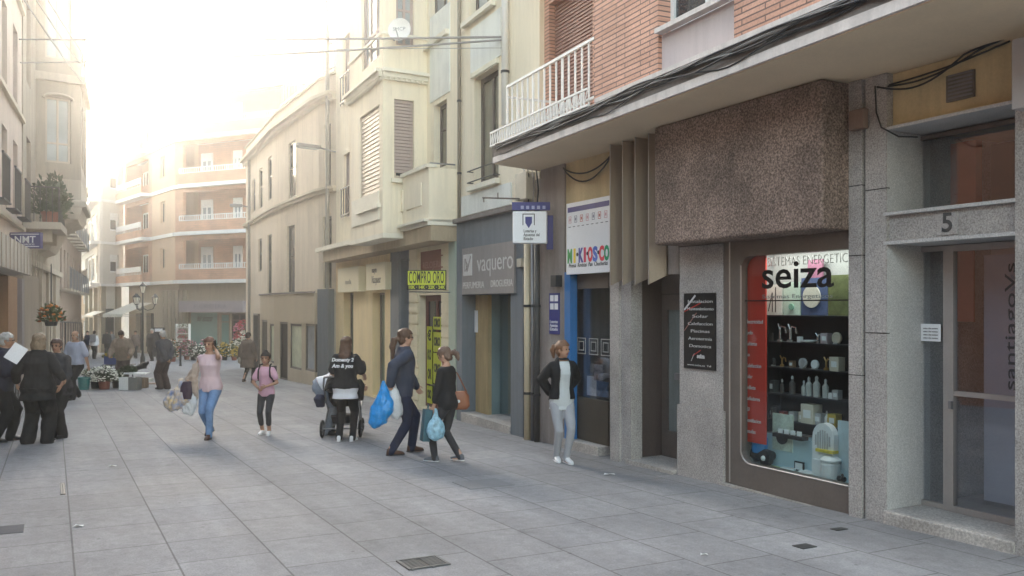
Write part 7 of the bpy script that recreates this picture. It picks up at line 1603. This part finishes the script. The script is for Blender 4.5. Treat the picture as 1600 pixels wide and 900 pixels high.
# seller's table with crate and flowers
tq = gp(186, 592); tb = empty('stall_table', tq, 'low trestle in front of the flower seller carrying the blue crate', 'table')
MB().box(tq + UP * .50, (.95, .55, .035)).build('table_top', m_dark, tb)
for sx in (-1, 1):
    for sy in (-1, 1): MB().tube([tq + V3(sx * .40, sy * .2, 0), tq + V3(sx * .36, sy * .2, .48)], .02, 6).build('leg', m_dark, tb)
cr_ = empty('crate', tq + V3(-.1, 0, .52), 'blue plastic crate of yellow flowers in front of the flower seller', 'crate'); c0 = wloc(cr_); m_bc = M('crate_blue', (.07, .10, .26), .5, .1)
b = MB()
for sx in (-1, 1): b.box(c0 + V3(sx * .32, 0, .15), (.02, .42, .30)); b.box(c0 + V3(0, sx * .2, .15), (.62, .02, .30))
b.box(c0 + V3(0, 0, .012), (.62, .4, .02)); b.build('crate_body', m_bc, cr_)
foliage('foliage', c0 + UP * .22, .42, .24, .20, 340, .13, m_leafl, par=cr_, seed=11, flowers=[f_yel], fn=70, fr_=.035)
# box crates on the paving
def openbox(at, sx, sy, sz, mat, label, rz=0, cat='crate'):
    b = MB(); t = .015
    b.box((0, 0, t / 2), (sx, sy, t), 0)
    for i in (-1, 1): b.box((i * (sx - t) / 2, 0, sz / 2 + .002), (t, sy - .001, sz)); b.box((0, i * (sy - t) / 2, sz / 2), (sx - 2 * t, t, sz - .003))
    o = b.build('crate', mat, local=True); o.location = at; o.rotation_euler = (0, 0, rz); return tag(o, label, cat)
openbox(gp(199, 609), .36, .34, .36, m_w, 'white box crate standing on the paving, left of a dark-sided one', .1); openbox(gp(211, 609), .26, .34, .37, M('crate_grey', (.20, .20, .19), .6), 'dark grey box crate on the paving beside the white one', .05); openbox(gp(222, 606), .26, .32, .30, M('crate_brown', (.24, .17, .12), .7), 'brown box crate at the right end of the row on the paving', .0)
b = MB(); b.box((0, 0, .0), (.85, .4, .03)); o = b.build('display_board', m_w, local=True); o.location = gp(209, 604) + V3(0, 0, .40); tag(o, 'white board lying across the white and dark grey box crates', 'board')
foliage('leafy_bundle', gp(200, 603) + V3(0, 0, .42), .24, .18, .16, 300, .10, m_leaf, 'heap of cut greenery on the board over the box crates', 'plant', seed=14)
b = MB(); b.loft([(V3(-.3, 0, 0), (0, .06, 0), (0, 0, .03)), (V3(-.1, 0, .04), (0, .12, 0), (0, 0, .07)), (V3(.12, 0, .12), (0, .15, 0), (0, 0, .11)), (V3(.26, 0, .2), (0, .1, 0), (0, 0, .06))], k=12)
localmesh(solid(b, .016, .02, 10, 4, 1), 'black_sack', m_black, gp(216, 600) + V3(.05, 0, .47), 'crumpled black sack lying on the board by the lamp post', 'sack')
b = MB(); b.box((0, 0, .02), (.5, .35, .03)); o = b.build('flat_crate', M('flat_wood', (.35, .24, .17), .8), local=True); o.location = gp(233, 600); tag(o, 'flat wooden tray on the paving right of the crates', 'tray')
b = MB(); b.box((0, 0, .06), (.28, .2, .1)); o = b.build('small_box', f_white, local=True); o.location = gp(231, 598) + V3(0, 0, .035); tag(o, 'small white box lying on the flat wooden tray', 'box')
# flower display along the far shop
stands = [(262, 556, .30, .7, [f_yel, f_white], 21), (270, 565, .35, .95, [f_white, f_or], 22), (283, 556, .40, 1.15, [f_pink, f_red], 23), (292, 562, .45, .95, [f_red, f_pink], 24), (302, 563, .4, .8, [f_pink, f_white], 25), (312, 565, .45, .6, [f_white], 26), (322, 563, .42, 1.0, [f_pink, f_white], 27), (340, 563, .4, .6, [f_white, f_yel], 28), (351, 563, .35, .75, [f_yel], 29), (366, 563, .38, .8, [f_yel, f_white], 30), (372, 560, .40, 1.25, [f_white, f_pink], 31)]
words = ['leftmost low pot of yellow and white flowers at the far flower shop', 'tall shrub with white and orange blooms beside the bollard', 'tall pink and red flowering shrub left of the mint shop window', 'deep red flowering bush under the mint shop window', 'pink and white flowers left of the middle of the mint window', 'low dark bush with white blooms in the middle of the mint window', 'tall pale pink and white bouquet behind the woman on the phone', 'low white and yellow flowers just right of the woman on the phone', 'yellow flowers between the phone woman and the doorway', 'yellow and white flowers at the doorway of the far shop', 'tall white and pink bouquet at the right end of the flower display']
for (u_, v_, r_, h_, fl_, sd), l_ in zip(stands, words):
    pot(gp(u_, v_), .16, .25, m_dark if sd % 2 else m_terr, l_, 'potted plant', rx_=r_, ry_=r_ * .9, rz_=h_, n=420, leaf=.11, mat=m_leaf if sd % 3 else m_leafl, seed=sd, flowers=fl_, fn=90, fr_=.045, group='potted flowers in front of the far shop')
rk = gp(283, 562)
b = MB(); 
for i in range(5): b.box(rk + V3(0, .3, .5 + .32 * i), (.7, .3, .03))
for sx in (-1, 1): b.box(rk + V3(sx * .35, .3, 1.0), (.04, .3, 2.0))
tag(b.build('flower_rack', m_white), 'white shelved rack of small flowers left of the mint shop window', 'rack')
for i in range(5): foliage('small_flowers', rk + V3(0, .25, .52 + .32 * i), .3, .14, .2, 90, .07, m_leafl, ['lowest', 'second', 'third', 'fourth', 'topmost'][i] + ' row of small flowers on the white rack', 'flowers', seed=40 + i, flowers=[f_pink, f_white, f_red][i % 3:i % 3 + 1], fn=26, fr_=.04)
# big bouquet balloons and banners by the beige house corner
bq = gp(384, 566); bo_ = empty('bouquet_stand', bq, 'tall pole of red, pink and white bouquets at the far corner of the beige house', 'flower stand')
MB().lathe(bq, [(.16, 0), (.16, .03), (.025, .06), (.025, 2.0)], 10).build('pole', m_iron, bo_)
for i, (dx, dz, r_, m_) in enumerate(((-.1, 1.9, .30, f_red), (-.38, 1.75, .24, f_pink), (-.32, 1.35, .25, f_red), (-.05, 1.35, .28, f_white), (-.3, .95, .28, f_white), (0, .75, .3, f_yel), (-.4, .5, .3, f_yel))): foliage('bouquet', bq + V3(dx, 0, dz), r_, r_, r_, 120, .1, m_leafl, par=bo_, dome=False, seed=60 + i, flowers=[m_], fn=70, fr_=.055)
mn = gp(247, 560); b = MB(); b.box(mn + V3(0, 0, .95), (.75, .06, 1.7)); sb_ = b.build('menu_board', m_black); tag(sb_, 'tall black board standing behind the man in profile', 'board'); MB().box(mn + V3(.05, -.04, 1.65), (.45, .01, .18)).build('white_heading', m_paper, sb_)
MB().box(mn + V3(0, -.035, .05), (.1, .3, .1)).build('foot', m_black, sb_)
# stone table-like stall behind man
# left side: hanging basket, pot on the balcony, railing, bicycle
hb_ = FL.P(FL.s(80, 1.0), 1.0, 0); zz = CZ + (478 - 490) / 1350 * hb_.y
o = pot(V3(hb_.x, hb_.y, zz - .30), .16, .14, m_dark, 'basket of orange and red flowers hanging by the stone bay house', 'potted plant', rx_=.28, ry_=.28, rz_=.42, n=320, leaf=.10, mat=m_leafl, seed=71, flowers=[f_or, M('petal_rust', (.3, .1, .03), .7, .3)], fn=46, fr_=.045)
MB().tube([V3(hb_.x, hb_.y, zz - .1), V3(hb_.x, hb_.y, zz + 1.2), FL.P(FL.s(80, .05), .05, zz + 1.3)], .015, 5).build('hanger', m_dark, o)
pp = FL.P(sE + 1.3, .60, bz - .04)
pot(pp, .24, .36, m_terr, 'large leafy plant in a terracotta pot on the balcony of the stone bay house', 'potted plant', rx_=.55, ry_=.5, rz_=1.15, n=800, leaf=.17, mat=m_leaf, seed=81)
pp = FL.P(sE + 2.3, .60, bz - .04)
pot(pp, .2, .3, m_terr, 'smaller trailing plant at the far end of the stone bay house balcony', 'potted plant', rx_=.35, ry_=.3, rz_=.6, n=300, leaf=.15, mat=m_leafl, seed=82)
# railing by the left wall
ra = gp(62, 590); rb_ = gp(128, 562); rl = empty('iron_railing', ra, 'dark iron railing along the left pavement behind the group of three', 'railing')
n_ = 14; tp_ = 2.05; b = MB(); b.tube([ra + UP * tp_, rb_ + UP * tp_], .03, 6); b.tube([ra + UP * .75, rb_ + UP * .75], .02, 6); b.tube([ra + UP * .15, rb_ + UP * .15], .02, 6); b.build('rails', m_dark, rl)
for i in range(n_ + 1): q = ra.lerp(rb_, i / n_); MB().tube([q, q + UP * tp_], .03 if i % 7 == 0 else .014, 6).build('post', m_dark, rl)
# bicycle
bk_ = gp(22, 640); by = empty('bicycle', bk_, 'bicycle parked by the left wall, its front wheel showing behind the elderly man', 'bicycle', rz=R(115))
wheel(by, V3(.52, 0, .33), (0, 1, 0), .32, .02, 14); wheel(by, V3(-.52, 0, .33), (0, 1, 0), .32, .02, 14)
b = MB(); A_, B_, C_, D_ = V3(-.52, 0, .33), V3(-.08, 0, .30), V3(-.2, 0, .80), V3(.38, 0, .78)
for p_, q_ in ((A_, B_), (A_, C_), (B_, C_), (C_, D_), (B_, D_), (D_, V3(.52, 0, .33)), (D_, V3(.34, 0, .95))): b.tube([p_, q_], .016, 8)
b.build('frame', m_metal, by, local=True); MB().tube([V3(.30, -.27, .98), V3(.36, -.1, .97), V3(.36, .1, .97), V3(.30, .27, .98)], .013, 6).build('handlebar', m_dark, by, local=True)
b = MB(); b.ell(V3(-.22, 0, .88), (.14, .07, .03)); b.tube([C_, V3(-.22, 0, .87)], .014, 6); b.build('saddle', m_black, by, local=True)
# ground fittings
def flat(u, v, lx, ly, mat, name, label, bars=0, rz=0, cat='drain'):
    p = gp(u, v); rz = math.atan2(STD[1], STD[0]) + rz; b = MB(); b.box((0, 0, .004), (lx, ly, .008)); o = b.build(name, mat, local=True); o.location = p; o.rotation_euler = (0, 0, rz); tag(o, label, cat)
    tl = Matrix.Rotation(math.atan(SLOPE) * -1, 4, 'X'); o.rotation_euler = (Matrix.Rotation(-math.atan(SLOPE), 3, 'X') @ Matrix.Rotation(rz, 3, 'Z')).to_euler()
    o.location.z -= .006 if bars else .002
    if bars:
        b = MB()
        for i in range(bars): 
            x = -lx / 2 + lx * (i + .5) / bars; [b.box((x, s_ * ly * .245, .009), (lx / bars * .45, ly * .42, .008), .35) for s_ in (-1, 1)]
        for s_ in (-1, 1): b.box((0, s_ * (ly / 2 - .012), .012), (lx, .02, .01)); b.box((s_ * (lx / 2 - .01), 0, .013), (.02, ly - .05, .009))
        b.build('bars', M('worn_iron', (.10, .10, .10), .6, .3), o, local=True)
    return o
flat(661, 880, .28, .34, m_black, 'drain_grate', 'cast iron drain grate with slanted bars at the bottom centre of the paving', 9)
flat(3, 829, .34, .34, M('cover_grey', (.13, .13, .135), .95, .2, spec=.1), 'access_cover', 'square iron cover in the paving at the bottom left corner', cat='cover')
flat(98, 764, .75, .05, m_dark, 'slot_drain', 'narrow striped slot drain in the paving at the left', 12)
flat(1257, 854, .12, .16, M('cover_dark', (.05, .05, .05), .6, .3), 'valve_cover', 'small dark valve cover in the paving in front of the display window', cat='cover')
flat(1311, 827, .08, .14, M('cover_dark', (.05, .05, .05), .6, .3), 'valve_cover', 'tiny dark cover in the paving by the granite pilaster', cat='cover')
flat(755, 756, .50, .56, M('cover_stone', (.205, .205, .21), .75, .15), 'manhole_cover', 'square paved manhole cover in front of the grey shop', cat='cover')
m_lit = M('litter_white', (.75, .75, .74), .7, .05)
for u_, v_, s_, l_ in ((123, 823, .045, 'crumpled scrap of white paper on the paving at the lower left'), (952, 742, .07, 'flat scrap of white paper on the paving before the stone pilasters'), (176, 729, .05, 'small scrap of litter on the paving below the phone woman'), (1100, 868, .03, 'tiny pale scrap on the paving at the bottom right')):
    b = MB(); rnd = random.Random(u_); b.add([V3(-s_, -s_ * .4, .004), V3(0, -s_ * .5, .02), V3(s_, -s_ * .3, .006), V3(s_ * .9, s_ * .4, .01), V3(0, s_ * .4, .004), V3(-s_ * .8, s_ * .5, .015)], [(0, 1, 4, 5), (1, 2, 3, 4)]); o = b.build('paper_scrap', m_lit, local=True); o.location = gp(u_, v_) + UP * .003; so_ = o.modifiers.new('t', 'SOLIDIFY'); so_.thickness = .002; tag(o, l_, 'litter')
def haze():
    m = bpy.data.materials.new('haze'); m.use_nodes = True; nt = m.node_tree; nt.nodes.clear()
    out = nt.nodes.new('ShaderNodeOutputMaterial'); v = nt.nodes.new('ShaderNodeVolumePrincipled')
    v.inputs['Color'].default_value = (1, .985, .965, 1); v.inputs['Density'].default_value = HAZE_DENSITY; v.inputs['Anisotropy'].default_value = HAZE_ANISO
    nt.links.new(v.outputs[0], out.inputs['Volume'])
    b = MB(); b.hexa([(-80, -35, -5), (40, -35, -5), (40, 115, -5), (-80, 115, -5), (-80, -35, 20), (40, -35, 20), (40, 115, 20), (-80, 115, 20)])
    o = b.build('haze', m, local=True); tag(o, kind='stuff')
haze()
bpy.data.scenes.remove(TMP)
